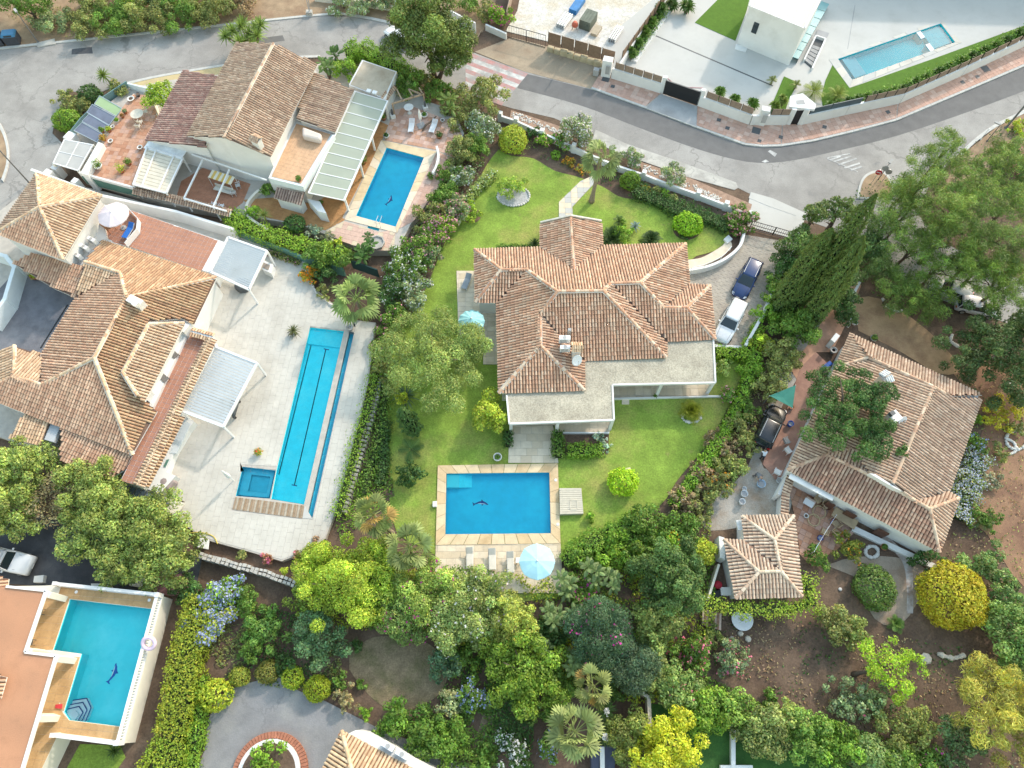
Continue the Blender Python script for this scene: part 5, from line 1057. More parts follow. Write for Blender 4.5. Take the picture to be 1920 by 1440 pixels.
def fan_palm(px,py,rp,h,label,g=0.,col=(.20,.27,.07),n=34,base=None,dead=False,warm=0.,tr=.2,crown_only=False,pitch=(80,-35)):
    _seed[0]+=1;rg=np.random.default_rng(_seed[0]);c=P(px,py,g+h);rm=rp*mpp(px,py,g+h);b=P(*base,g) if base else Vector((c.x,c.y,g));e=empty('fan_palm',b,label,'palm')
    V,F,Cc=[],[],[]
    n=int(n*.62)
    for i in range(n):
        t=i/n;el=R(pitch[0]+(pitch[1]-pitch[0])*t**.7+rg.normal(0,7));az=i*2.39996+rg.normal(0,.25);d=Vector((math.cos(az)*math.cos(el),math.sin(az)*math.cos(el),math.sin(el)))
        Ls=rm*rg.uniform(.42,.62);tip=c+d*Ls;cc=np.array(col)*math.exp(rg.normal(0,.2))
        if warm and rg.random()<warm:cc=np.array((.42,.28,.08))*rg.uniform(.8,1.2)
        rnd_leafstrip(V,F,Cc,0,[c,c+d*Ls*.5+Vector((0,0,.04)),tip],[.035,.03,.03],tuple(cc*.8))
        side=d.cross(Vector((0,0,1)));side=side.normalized() if side.length>.02 else Vector((1,0,0));up=side.cross(d);tw=rg.normal(0,.5);side=(side*math.cos(tw)+up*math.sin(tw)).normalized();up=side.cross(d)
        R2=rm*rg.uniform(.42,.56);nb=13
        for k in range(nb):
            a=R(-88+176*k/(nb-1));dd=d*math.cos(a)+side*math.sin(a);ln=R2*(1-.2*abs(a)/1.6);jz=up*(ln*.12*(1 if k%2 else -.4))
            p1=tip+dd*ln*.6+jz*.5;p2=tip+dd*ln-Vector((0,0,ln*rg.uniform(.15,.4)));wq=ln*.105;c2=tuple(np.clip(cc*rg.uniform(.75,1.3),0,.8))
            s2=dd.cross(up).normalized();o=len(V);V+=[tuple(tip),tuple(p1-s2*wq),tuple(p2),tuple(p1+s2*wq)];Cc+=[tuple(cc*.9),c2,tuple(np.array(c2)*1.2+np.array((.04,.03,0))),c2];F.append((o,o+1,o+2,o+3))
    npmesh('fronds',np.array(V),np.array(F),LEAF,np.array(Cc),e)
    PBARK=M('palm_bark',(.27,.21,.15),.9,.2,5.,bump=.5,bscale=10);k=8;mt=MB();pts=[];rd=[]
    for i in range(k*2+1):t=i/(k*2);pts.append(Vector((b.x,b.y,g)).lerp(c-Vector((0,0,.1)),t)+Vector((0,0,0)));rd.append(tr*(1.5-.6*min(1,t*4))*(1.0 if i%2 else 1.07))
    mt.tube(pts,rd,9).build('trunk',PBARK,e, True)
    if dead:
        V,F,Cc=[],[],[]
        for i in range(40):
            az=rg.uniform(0,6.28);s=c-Vector((0,0,rg.uniform(.1,.8)));q=s+Vector((math.cos(az)*rm*.35,math.sin(az)*rm*.35,-rg.uniform(.6,1.3)));rnd_leafstrip(V,F,Cc,0,[s,s.lerp(q,.5)+Vector((0,0,.1)),q],[.03,.12,.03],tuple(np.array((.30,.21,.12))*rg.uniform(.7,1.2)))
        npmesh('dead_skirt',np.array(V),np.array(F),LEAF,np.array(Cc),e)
    return e
def rosette(px,py,rp,h,label,g=0.,col=MG,kind='strap',n=40,name='rosette_plant',cat='plant',wid=.06,heads=1,spread=.5,base=None,droop=.5,el=(85,5),group=None,flower=None,e=None):
    """strap leaved heads (yucca, cycad, young palm, bird of paradise); kind strap | feather | banana"""
    _seed[0]+=1;rg=np.random.default_rng(_seed[0]);c0=P(px,py,g+h*.75);rm=rp*mpp(px,py,g+h*.75);b=P(*base,g) if base else Vector((c0.x,c0.y,g))
    e=e or empty(name,b,label,cat,group);V,F,Cc=[],[],[];hr=rm if heads==1 else rm*(1-spread);mt=MB()
    for hd in range(heads):
        a=hd*2.4+rg.uniform(-.3,.3);k=0 if heads==1 else rm*spread*math.sqrt((hd+.3)/heads)*1.25
        c=Vector((c0.x+k*math.cos(a),c0.y+k*math.sin(a),g+h*(rg.uniform(.55,.8) if heads>1 else .35 if kind!='strap' else .5)))
        mt.tube([(b.x+.3*k*math.cos(a),b.y+.3*k*math.sin(a),g-.05),c.lerp(Vector((b.x,b.y,g)),.4),c],[.13,.1,.08],6)
        for i in range(n):
            t=(i+.5)/n;ee=R(el[0]+(el[1]-el[0])*t**.8);az=i*2.39996+rg.uniform(-.2,.2);d=Vector((math.cos(az)*math.cos(ee),math.sin(az)*math.cos(ee),math.sin(ee)));L=hr*rg.uniform(.85,1.1);m=5
            pts=[c+d*(L*j/m)+Vector((0,0,-droop*L*(j/m)**2*(1-math.sin(ee)*.5))) for j in range(m+1)];cc=np.array(col)*math.exp(rg.normal(0,.16))
            if kind=='strap':rnd_leafstrip(V,F,Cc,0,pts,[wid*.6,wid,wid,wid*.8,wid*.5,.004],tuple(cc))
            elif kind=='feather':
                rnd_leafstrip(V,F,Cc,0,pts,[.025]*5+[.01],tuple(cc*.8));nlf=14
                for j in range(2,nlf):
                    tt=j/nlf;q=tt*m;i0=min(int(q),m-1);p=pts[i0].lerp(pts[i0+1],q-i0);dd=(pts[i0+1]-pts[i0]).normalized();s=dd.cross(Vector((0,0,1)));s=s.normalized() if s.length>.02 else Vector((1,0,0));ll=L*.32*math.sin(math.pi*min(tt*.9+.1,1))+.05
                    for sg in (-1,1):
                        tip=p+(s*sg*.85+dd*.55).normalized()*ll-Vector((0,0,ll*.25));w2=dd*(wid*.6);o=len(V);V+=[tuple(p-w2),tuple(p+w2),tuple(p.lerp(tip,.7)+w2*.8),tuple(tip)];Cc+=[tuple(cc*rg.uniform(.85,1.2))]*4;F.append((o,o+1,o+2,o+3))
            else: # banana: broad torn blade
                rnd_leafstrip(V,F,Cc,0,pts[:3],[.04,.04,.03],tuple(cc*1.2));ns=9
                for j in range(ns):
                    t0=.3+.7*j/ns;t1=.3+.7*(j+.92)/ns;pq=[]
                    for tt in (t0,t1):q=tt*m;i0=min(int(q),m-1);pq.append(pts[i0].lerp(pts[i0+1],q-i0))
                    dd=(pq[1]-pq[0]).normalized();s=dd.cross(Vector((0,0,1)));s=s.normalized() if s.length>.02 else Vector((1,0,0));ww=L*.17*math.sin(math.pi*(.12+.8*(j+.5)/ns));c2=tuple(cc*rg.uniform(.85,1.2))
                    for sg in (-1,1):o=len(V);dz=Vector((0,0,-ww*rg.uniform(.1,.5)));V+=[tuple(pq[0]),tuple(pq[1]),tuple(pq[1]+s*sg*ww+dz+dd*.05),tuple(pq[0]+s*sg*ww+dz)];Cc+=[tuple(cc*1.25),tuple(cc*1.25),c2,c2];F.append((o,o+1,o+2,o+3))
    npmesh('leaves',np.array(V),np.array(F),LEAF,np.array(Cc),e)
    mt.build('trunk' if heads>1 else 'stem',BARK,e)
    if flower:leaf_mesh('blossoms',np.array(c0)+rg.normal(0,hr*.09,(60,3))+np.array([0,0,h*.2]),sph(rg,60)+np.array([0,0,.5]),.22,.2,tint(rg,60,np.array(flower)/TINT,.1,.03),rg,e)
    return e
def hedge(pts,wd,h,col,label,g=0.,L=.2,Wd=.12,cover=1.3,flower=None,name='hedge',jit=.12,cat='hedge',lumps=.12,ref=None,var=.2,top=None):
    _seed[0]+=1;rg=np.random.default_rng(_seed[0]);w=PP(pts,g+h if ref is None else ref);e=empty(name,(w[0].x,w[0].y,g),label,cat);ps,ns=[],[]
    for a,b in zip(w,w[1:]):
        L0=(b-a).length;d=(b-a)/L0;x=Vector((-d.y,d.x,0));n=int(cover*L0*(wd+2*h)/(L*Wd*.5));s=rg.uniform(-.05,1.05,n)*L0;u=rg.uniform(0,wd+2*h,n)
        off=np.where(u<h,-wd/2,np.where(u>h+wd,wd/2,u-h-wd/2));z=np.where(u<h,u,np.where(u>h+wd,u-h-wd,h));nx=np.where(u<h,-1.,np.where(u>h+wd,1.,0.));nz=np.where(nx==0,1.,.15)
        lump=1+lumps*(np.sin(s*2.1+a.x)+np.sin(s*3.7+z*3)*.6+rg.normal(0,.3,n))
        p=np.array(a)[None]*np.array([1,1,0])+s[:, None]*np.array(d)+(off*lump)[:, None]*np.array(x);p[:,2]=g+z*(lump*.5+.5);p+=rg.normal(0,jit,p.shape)*np.array([1,1,.7]);ps.append(p);ns.append(nx[:, None]*np.array(x)+nz[:, None]*np.array([0,0,1]))
    p=np.vstack(ps);p[:,2]=np.maximum(p[:,2],g+.02);nn=np.vstack(ns)+rg.normal(0,.45,p.shape);leaf_mesh('foliage',p,nn,L,Wd,tint(rg,len(p),col,var),rg,e)
    m=MB()
    for a,b in zip(w,w[1:]):m.bar(Vector((a.x,a.y,g+h*.42)),Vector((b.x,b.y,g+h*.42)),wd*.6,h*.7)
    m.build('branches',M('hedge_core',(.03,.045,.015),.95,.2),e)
    if flower:i=rg.choice(len(p),int(len(p)*flower[1]));leaf_mesh('blossoms',p[i]+nn[i]*.06,nn[i],.15,.14,tint(rg,len(i),np.array(flower[0])/TINT,.15,.05),rg,e)
    return e
def cypress(base,rp,h,label,g=0.,col=DG,lean=(0,0),tip=None,prof=None,L=.26,Wd=.11,cover=1.9):
    """columnar conifer, base given in the photo"""
    _seed[0]+=1;rg=np.random.default_rng(_seed[0]);b=P(*base,g);rm=rp*mpp(*base,g);tp_=(P(*tip,g+h)-b)/h if tip else None;lean=(tp_.x,tp_.y) if tip else lean;e=empty('cypress',b,label,'tree');n=int(cover*2*math.pi*rm*.75*h/(L*Wd*.5));z=rg.uniform(0,1,n);a=rg.uniform(0,2*math.pi,n)
    pr=np.interp(z,[0,.08,.3,.6,.85,1],prof or [.55,.8,1,.85,.45,.04]);lump=1+.16*np.sin(a*5+z*9)+.14*np.sin(a*9-z*31)+rg.normal(0,.07,n);r=rm*pr*lump
    p=np.stack([np.cos(a)*r+lean[0]*z*h,np.sin(a)*r+lean[1]*z*h,z*h+.1],1)+np.array(b);nn=np.stack([np.cos(a),np.sin(a),np.full(n,.35)],1)+rg.normal(0,.35,(n,3));cols=tint(rg,n,col,.22)*np.clip(.55+.5*(lump[:, None]-.75)*1.6,.55,1.35)**0
    leaf_mesh('crown',p,nn,L,Wd,cols,rg,e,tdir=np.tile(np.array([[lean[0],lean[1],1.]]),(n,1)))
    top=Vector((b.x+lean[0]*h*.8,b.y+lean[1]*h*.8,g+h*.8));MB().tube([b-Vector((0,0,.1)),b.lerp(top,.5),top],[.22,.15,.04],7).build('trunk',BARK,e, True)
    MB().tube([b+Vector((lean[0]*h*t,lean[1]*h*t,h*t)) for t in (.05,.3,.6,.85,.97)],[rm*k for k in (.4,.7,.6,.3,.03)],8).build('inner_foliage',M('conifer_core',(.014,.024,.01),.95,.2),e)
    return e
def stones(name,label,pts,z,r,n,mat,seed,kind=None,cat='edging',closed=False):
    rg=random.Random(seed);w=PP(pts,z);e=empty(name,w[0],label,cat);seg=list(zip(w,w[1:]));tot=sum((b-a).length for a,b in seg);me=[]
    for k in range(3):me.append(None)
    for i in range(n):
        t=(i+.5)/n*tot
        for a,b in seg:
            if t<=(b-a).length:p=a+(b-a).normalized()*t; break
            t-=(b-a).length
        k=i%3
        if me[k] is None:
            m=MB();m.lathe((0,0,0),[(r*.7,-.02),(r*rg.uniform(.9,1.1),r*.35),(r*.75,r*.8),(r*.25,r*1.0)],7);o=m.build('stone',mat, None, True);me[k]=o.data
        else:o=bpy.data.objects.new('stone',me[k]);COL.objects.link(o)
        o.location=p;o.rotation_euler=(0,0,rg.uniform(0,6));s=rg.uniform(.75,1.2);o.scale=(s,s*rg.uniform(.8,1.2),s);o.parent=e;o.matrix_parent_inverse=WM(e).inverted()
    return e
def ground_cover(pts,n,col,label,h=.45,g=0.,L=.24,Wd=.12,name='ground_cover',mix=None):
    _seed[0]+=1;rg=np.random.default_rng(_seed[0]);w=PP(pts,g);q=[(p.x,p.y) for p in w];xs=[p[0] for p in q];ys=[p[1] for p in q]
    X=rg.uniform(min(xs),max(xs),n*3);Y=rg.uniform(min(ys),max(ys),n*3);f=np.sin(X*1.3+2*np.sin(Y*.7))*np.sin(Y*1.1+1.7*np.sin(X*.9));m=inside(X,Y,q)&(f+rg.normal(0,.35,len(X))>-.25);X,Y,f=X[m],Y[m],f[m]
    p=np.stack([X,Y,g+.03+h*rg.uniform(.05,1,len(X))*np.clip(f+.5,.15,1.3)],1);cols=tint(rg,len(X),col,.25)
    if mix:k=(np.sin(X*.6+1)*np.sin(Y*.5+2)+rg.normal(0,.3,len(X)))>.2;cols[k]=tint(rg,k.sum(),mix,.25)
    return tag(leaf_mesh(name,p,rg.normal(0,.5,p.shape)+np.array([0,0,1.]),L,Wd,cols,rg, None),label, None, None,'stuff')
def circle(c,rp,n=20,asp=.9): return [(c[0]+rp*math.cos(2*math.pi*i/n),c[1]+rp*asp*math.sin(2*math.pi*i/n)) for i in range(n+1)]
# ================================================================ OBJECTS
def frame(px,py,z,ang): return Matrix.Translation(P(px,py,z))@Matrix.Rotation(R(ang),4,'Z')
def pxang(a,b,z=0.):d=P(*b,z)-P(*a,z); return math.degrees(math.atan2(d.y,d.x))
def louvre_pergola(q,z,h,n,label,back=None,legs=(0,1,2,3)):
    c=lerp(lerp(q[0],q[2],.5),lerp(q[1],q[3],.5),.5);e=empty('louvre_pergola',P(*c,z),label,'pergola')
    A=[P(*p,z+h) for p in q]
    for i in range(n):
        t=(i+.5)/n;a=A[0].lerp(A[3],t);b=A[1].lerp(A[2],t);d=(b-a).normalized();w_=(A[3]-A[0]).length/n;x=Vector((-d.y,d.x,0));y=Vector((0,0,1))
        u=x*(w_*.35)+y*.05;MB().add([a+d*.12-u,b-d*.12-u,b-d*.12+u,a+d*.12+u]+[k-y*.03 for k in (a+d*.12-u,b-d*.12-u,b-d*.12+u,a+d*.12+u)],[(0,1,2,3),(7,6,5,4),(0,4,5,1),(1,5,6,2),(2,6,7,3),(3,7,4,0)]).build('slat',WHITE,e)
    for i in range(4):MB().bar(A[i]-Vector((0,0,.02)),A[(i+1)%4]-Vector((0,0,.02)),.2,.24).build('beam',WHITEM,e)
    for k in legs:MB().box((A[k].x,A[k].y,z),.18,.18,h-.1,R(pxang(q[0],q[1],z))).build('post',WHITEM,e)
    return e
louvre_pergola([(428,445),(501,471),(467,543),(394.5,510)],.6,2.8,20,'white louvred pergola nearest the red tiled terrace')
louvre_pergola([(402,649.5),(482,681),(419,800),(338.5,770)],.6,2.8,24,'larger white louvred pergola beside the sun terrace')
c=P(506,497,.6);k=empty('outdoor_kitchen',c,'white masonry bar block under the upper louvred pergola','bar counter');MB().prism(PP([(495,488),(512,496),(508,512),(492,505)],1.6),.6,1.6).build('body',WHITE,k);MB().prism(PP([(494,492),(506,497),(503,506),(491,501)],1.66),1.6,1.66).build('worktop',M('taupe_top',(.30,.25,.21),.6),k)
# wooden deck beside the spa
wd=empty('wooden_deck',P(500,950,.6),'weathered wooden deck strip below the spa and lap pool','deck');DQ=[(441,932),(571,948),(567,972),(435,955)]
for i in range(34):MB().prism(PP(q4(DQ,i/34+.003,(i+1)/34-.003,0,1),.64),.58,.64+.004*(i%3)).build('plank',[WOODP,M('grey_wood',(.42,.36,.28),.8,.2,4.),M('brown_wood',(.30,.21,.13),.8,.2,4.)][(i*7)%3],wd)
tag(MB().prism(PP([(571,948),(586,973),(575,972),(567,972)],.63),.55,.63).build('pool_edge_block',CONC),'pale stone block closing the foot of the lap pool','edging')
# parasols
def parasol(px,py,z,rp,h,label,col,n=8,dome=.28,scallop=.0,tilt=0.,table=None):
    b=P(px,py,z+h);r=rp*mpp(px,py,z+h);b.z=z;e=empty('parasol',b,label,'parasol');top=b+Vector((0,0,h+r*dome));ms=[M('cloth_%d_%d'%(int(col[0]*99),int(px)),col,.9,.05,2.)];pts=[];rows=(.35,.7,1.)
    for i in range(n):
        a0,a1=2*math.pi*i/n,2*math.pi*(i+1)/n;V=[top];F=[]
        for kq in rows:
            for j in range(3):
                a=a0+(a1-a0)*j/2;rr=r*kq*(1-(.035 if j==1 else 0));zz=h+r*dome*(1-kq**1.35)-(.05 if j==1 else 0)*kq-(scallop if (kq==1. and j==1) else 0)
                V.append(b+Vector((rr*math.cos(a),rr*math.sin(a),zz)))
        F=[(0,1,2),(0,2,3)]+[(1+3*q+j,4+3*q+j,5+3*q+j,2+3*q+j) for q in range(2) for j in range(2)]
        # hanging edge
        o=len(V);V+=[V[7+j]+Vector((0,0,-.13)) for j in range(3)];F+=[(7+j,o+j,o+j+1,8+j) for j in range(2)]
        MB().add(V,F).build('canopy_panel',ms[0],e);MB().tube([top-Vector((0,0,.03)),V[7]-Vector((0,0,.03))],.018,5).build('rib',WHITEM,e)
    MB().tube([b,top+Vector((0,0,.1))],.03,8).build('pole',WHITEM,e);MB().lathe(b,[(.32,0),(.32,.08),(.1,.12),(.06,.3)],14).build('base',CONC_G,e);MB().lathe(top,[(.09,-.02),(.08,.06),(.02,.12)],10).build('finial',WHITEM,e)
    return e
parasol(212,402,3.22,29,2.3,'pale pink octagonal parasol on the red tiled terrace',(.66,.58,.60));parasol(884,602,.12,25,2.3,'teal scalloped parasol on the side terrace of the central house',(.30,.56,.56),12,.42,.06);parasol(1007,1053,.12,34,2.3,'large light blue parasol on the poolside terrace',(.42,.68,.74),8,.3)
def closed_parasol(bp,z,h,label,arm=True,base=True):
    b=P(*bp,z);e=empty('closed_parasol',b,label,'parasol');MB().tube([b,b+Vector((0,0,h))],.045,8).build('pole',WHITEM,e);MB().lathe(b+Vector((0,0,.9)),[(.05,0),(.17,.25),(.2,.6),(.15,1.2),(.07,h-1.1),(.02,h-.85)],9).build('folded_canopy',M('white_cloth',(.74,.73,.70),.9,.05),e, True)
    if base:MB().box(b,.9,.9,.09,R(25)).build('base',CONC_G,e)
closed_parasol((438,901),.62,3.,'closed white parasol standing on the pale deck',base=False);closed_parasol((790,236),1.03,2.6,'closed white parasol between the two white loungers')
# loungers
def lounger(px,py,z,ang,label,col=None,cushion=None,grp=None,L=1.9):
    k=frame(px,py,z,ang);e=empty('sun_lounger',P(px,py,z),label,'sun lounger',grp);fm=col or WHITEM;T= lambda x,y,zz:k@Vector((x,y,zz))
    for s in (-1,1):MB().bar(T(-L/2,.3*s,.33),T(L*.2,.3*s,.33),.06,.07).build('side_rail',fm,e);MB().bar(T(L*.2,.3*s,.33),T(L/2,.3*s,.62),.06,.07).build('back_rail',fm,e)
    for x in (-L*.42,L*.18):
        for s in (-1,1):MB().bar(T(x,.29*s,0),T(x,.29*s,.33),.06).build('leg',fm,e)
    if cushion:MB().add([T(-L/2,-.3,.38),T(L*.2,-.3,.38),T(L*.2,.3,.38),T(-L/2,.3,.38),T(-L/2,-.3,.46),T(L*.2,-.3,.46),T(L*.2,.3,.46),T(-L/2,.3,.46),T(L/2,-.3,.67),T(L/2,.3,.67),T(L/2,-.3,.75),T(L/2,.3,.75)],[(4,5,6,7),(5,10,11,6),(0,1,5,4),(3,7,6,2),(0,4,7,3),(1,8,10,5),(2,6,11,9),(8,9,11,10),(3,2,1,0),(2,9,8,1)]).build('cushion',cushion,e,bevel=.03)
    else:
        for i in range(14):x=-L/2+.06+i*(L*.7)/14;MB().bar(T(x,-.28,.36),T(x,.28,.36),.085,.02).build('slat',fm,e)
        for i in range(6):t=(i+.5)/6;MB().bar(T(L*.2+L*.3*t,-.28,.36+.29*t),T(L*.2+L*.3*t,.28,.36+.29*t),.085,.02).build('slat',fm,e)
GREYC=M('grey_cushion',(.28,.31,.34),.9,.08);LINEN=M('linen_cushion',(.62,.58,.50),.9,.08)
lounger(772,240,1.04,pxang((770,255),(775,222)),'left white lounger on the pink patio',grp='white loungers on the pink patio');lounger(813,241,1.04,pxang((808,256),(820,226)),'right white lounger on the pink patio',grp='white loungers on the pink patio')
lounger(875,532,.14,pxang((869,552),(884,515)),'grey cushioned lounger on the side terrace',cushion=GREYC);lounger(957,1056,.14,92,'right white lounger nearest the light blue parasol',cushion=LINEN,grp='white loungers on the poolside terrace');lounger(923,1050,.14,92,'middle white lounger on the poolside terrace',cushion=LINEN,grp='white loungers on the poolside terrace');lounger(881,1048,.14,92,'left white lounger half hidden by the pale tree',cushion=LINEN,grp='white loungers on the poolside terrace')
lounger(244,437,3.24,pxang((238,447),(252,425),3.2),'bright blue lounger under the pale pink parasol',col=WHITEM,cushion=M('blue_cushion',(.03,.16,.55),.8,.1));GREYD=M('charcoal_sling',(.17,.16,.15),.9,.1)
lounger(325,664,3.3,pxang((335,670),(316,652),3.2),'upper charcoal sling lounger on the sun terrace',col=DARKG,cushion=GREYD,grp='charcoal loungers on the sun terrace',L=1.6);lounger(306,708,3.3,pxang((316,714),(298,697),3.2),'lower charcoal sling lounger on the sun terrace',col=DARKG,cushion=GREYD,grp='charcoal loungers on the sun terrace',L=1.6)
# tables and chairs
def table(px,py,z,ang,sx,sy,h,label,mat,round_=False,grp=None):
    k=frame(px,py,z,ang);e=empty('table',P(px,py,z),label,'table',grp)
    if round_:MB().lathe(k@Vector((0,0,h-.05)),[(sx/2-.02,0),(sx/2,.02),(sx/2,.05)],24).build('top',mat,e)
    else:MB().box(k@Vector((0,0,h-.05)),sx,sy,.05,R(ang)).build('top',mat,e,bevel=.01)
    for x in (-1,1):
        for y in (-1,1):MB().bar(k@Vector((x*sx*(.3 if round_ else .43),y*sy*(.3 if round_ else .42),0)),k@Vector((x*sx*(.3 if round_ else .43),y*sy*(.3 if round_ else .42),h-.05)),.05).build('leg',mat,e)
def chair(px,py,z,ang,label,mat,grp=None,s=1.):
    k=frame(px,py,z,ang);e=empty('chair',P(px,py,z),label,'chair',grp);T= lambda x,y,zz:k@Vector((x*s,y*s,zz*s))
    MB().add([T(-.24,-.24,.42),T(.24,-.24,.42),T(.24,.24,.42),T(-.24,.24,.42),T(-.24,-.24,.47),T(.24,-.24,.47),T(.24,.24,.47),T(-.24,.24,.47)],[(3,2,1,0),(4,5,6,7),(0,1,5,4),(1,2,6,5),(2,3,7,6),(3,0,4,7)]).build('seat',mat,e,bevel=.01)
    MB().add([T(-.25,-.24,.47),T(-.25,.24,.47),T(-.34,.22,.9),T(-.34,-.22,.9),T(-.21,-.24,.47),T(-.21,.24,.47),T(-.30,.22,.9),T(-.30,-.22,.9)],[(0,3,2,1),(4,5,6,7),(0,1,5,4),(1,2,6,5),(2,3,7,6),(3,0,4,7)]).build('backrest',mat,e)
    for x in (-1,1):
        for y in (-1,1):MB().bar(T(x*.21,y*.21,0),T(x*.21,y*.21,.42),.04).build('leg',mat,e)
    for y in (-1,1):MB().bar(T(-.26,y*.25,.66),T(.22,y*.25,.64),.05).build('armrest',mat,e)
CRM=M('cream_metal',(.62,.56,.46),.6,.1)
table(262,222,2.64,0,1.5,1.5,.75,'round cream table on the terracotta terrace',CRM, True)
for x,y,a,lb in ((262,242,90,'cream chair below the round terrace table'),(276,214,200,'cream chair right of the round terrace table'),(266,234,80,'cream chair tucked under the round terrace table')):chair(x,y,2.64,a,lb,CRM,'cream chairs on the terracotta terrace')
table(205,428,3.24,-40,1.7,.9,.75,'brown wooden table beside the pale pink parasol',M('teak',(.28,.13,.06),.6,.15));table(884,604,.14,10,1.2,1.2,.72,'dark round table under the teal parasol',DARKG, True);chair(884,628,.14,90,'dark chair below the teal parasol',DARKG);table(972,1052,.14,0,.5,.5,.45,'small white side table by the light blue parasol',WHITEM)
# swing seat with yellow striped canopy, white chairs on the small patio
sw_=empty('garden_swing',P(415,345,1.),'garden swing seat with yellow and white striped canopy','swing');SQ=[(398,318),(440,332),(432,346),(390,332)];YST=M('yellow_stripe',(.62,.42,.12),.9,.08);WST=M('cream_stripe',(.70,.66,.54),.9,.06)
for i in range(9):MB().prism(PP(q4(SQ,i/9,(i+1)/9,0,1),2.7),2.62,2.7+.004*(i%2)).build('canopy_stripe',YST if i%2 else WST,sw_)
for kx in range(4):p=P(*SQ[kx],2.65);MB().tube([(p.x,p.y,1.),p],.03,6).build('post',WHITEM,sw_)
MB().bar(P(402,352,1.5),P(436,362,1.5),.5,.12).build('seat',LINEN,sw_);MB().bar(P(404,346,1.85),P(438,357,1.85),.1,.5).build('backrest',LINEN,sw_)
for x,y,a,lb in ((448,352,200,'white garden chair right of the striped swing'),(440,366,100,'white garden chair below the striped swing'),(405,387,90,'white chair at the patio edge behind the tile coping'),(418,391,80,'second white chair at the patio edge behind the tile coping')):chair(x,y,1.03,a,lb,WHITEM,'white chairs on the small orange patio')
MB_=MB().prism(PP([(566,236),(603,250),(600,262),(566,254)],4.6),3.74,4.6).build('covered_furniture',M('beige_cover',(.62,.54,.48),.9,.06), None,bevel=.25);tag(MB_,'beige dust cover over furniture on the balcony','cover')
for x,y,r_,h_,z,lb in ((315,908,1.,.95,.62,'brown hexagonal cover over round fire table on the pale deck'),(457,538,.9,.8,.62,'dark round cover under the upper louvred pergola')):
    o=MB().lathe(P(x,y,z),[(r_*.98,0),(r_,h_*.3),(r_*.93,h_*.85),(r_*.6,h_),(.05,h_+.06)],7).build('furniture_cover',M('taupe_cover',(.30,.25,.245),.9,.08) if x<400 else DARKG, None,bevel=.06);tag(o,lb,'cover')
# covered bike and grey things under the lower pergola
bk=empty('covered_motorbike',P(446,772,.6),'grey motorbike shaped cover at the louvred pergola edge','motorbike');A=P(450,752,.62);B=P(441,786,.62)
MB().tube([A+Vector((0,0,.35)),A.lerp(B,.2)+Vector((0,0,.8)),A.lerp(B,.5)+Vector((0,0,.75)),A.lerp(B,.8)+Vector((0,0,.85)),B+Vector((0,0,.35))],[.15,.3,.28,.3,.12],9).build('body',DARKG,bk, True);MB().bar(A.lerp(B,.22)+Vector((-.4,0,1.1)),A.lerp(B,.22)+Vector((.4,0,1.1)),.06).build('handlebar',BLACK,bk)
for t in (.05,.93):p=A.lerp(B,t);MB().lathe(p,[(.12,0),(.12,.6)],8).build('wheel',BLACK,bk)
# pots
TC=M('terracotta_pot',(.42,.19,.10),.85,.15,2.)
def pot(px,py,z,r,h,label,mat=TC,leaf=None,lr=.4,lh=.6,flower=None,kind='strap',grp=None):
    p=P(px,py,z);e=empty('flower_pot',p,label,'flower pot',grp);MB().lathe(p,[(r*.7,0),(r*.95,h*.85),(r*1.08,h*.86),(r*1.08,h),(r*.9,h),(r*.88,h*.9)],14).build('pot',mat,e, True);MB().lathe(p+Vector((0,0,h*.86)),[(r*.88,0),(r*.5,.02)],12).build('soil',SOIL,e)
    if leaf:
        rg=np.random.default_rng(int(px*7+py));n=120;s=sph(rg,n);s[:,2]=np.abs(s[:,2]);pos=np.array(p)+np.array([0,0,h])+s*np.array([lr,lr,lh])*rg.uniform(.4,1,(n,1));leaf_mesh('foliage',pos,s+rg.normal(0,.4,s.shape),.22,.1,tint(rg,n,leaf),rg,e)
        if flower:leaf_mesh('blossoms',pos[:40]+np.array([0,0,.1]),s[:40],.13,.12,tint(rg,40,flower,.1),rg,e)
    return e
WP=M('white_pot',(.70,.69,.66),.7,.06)
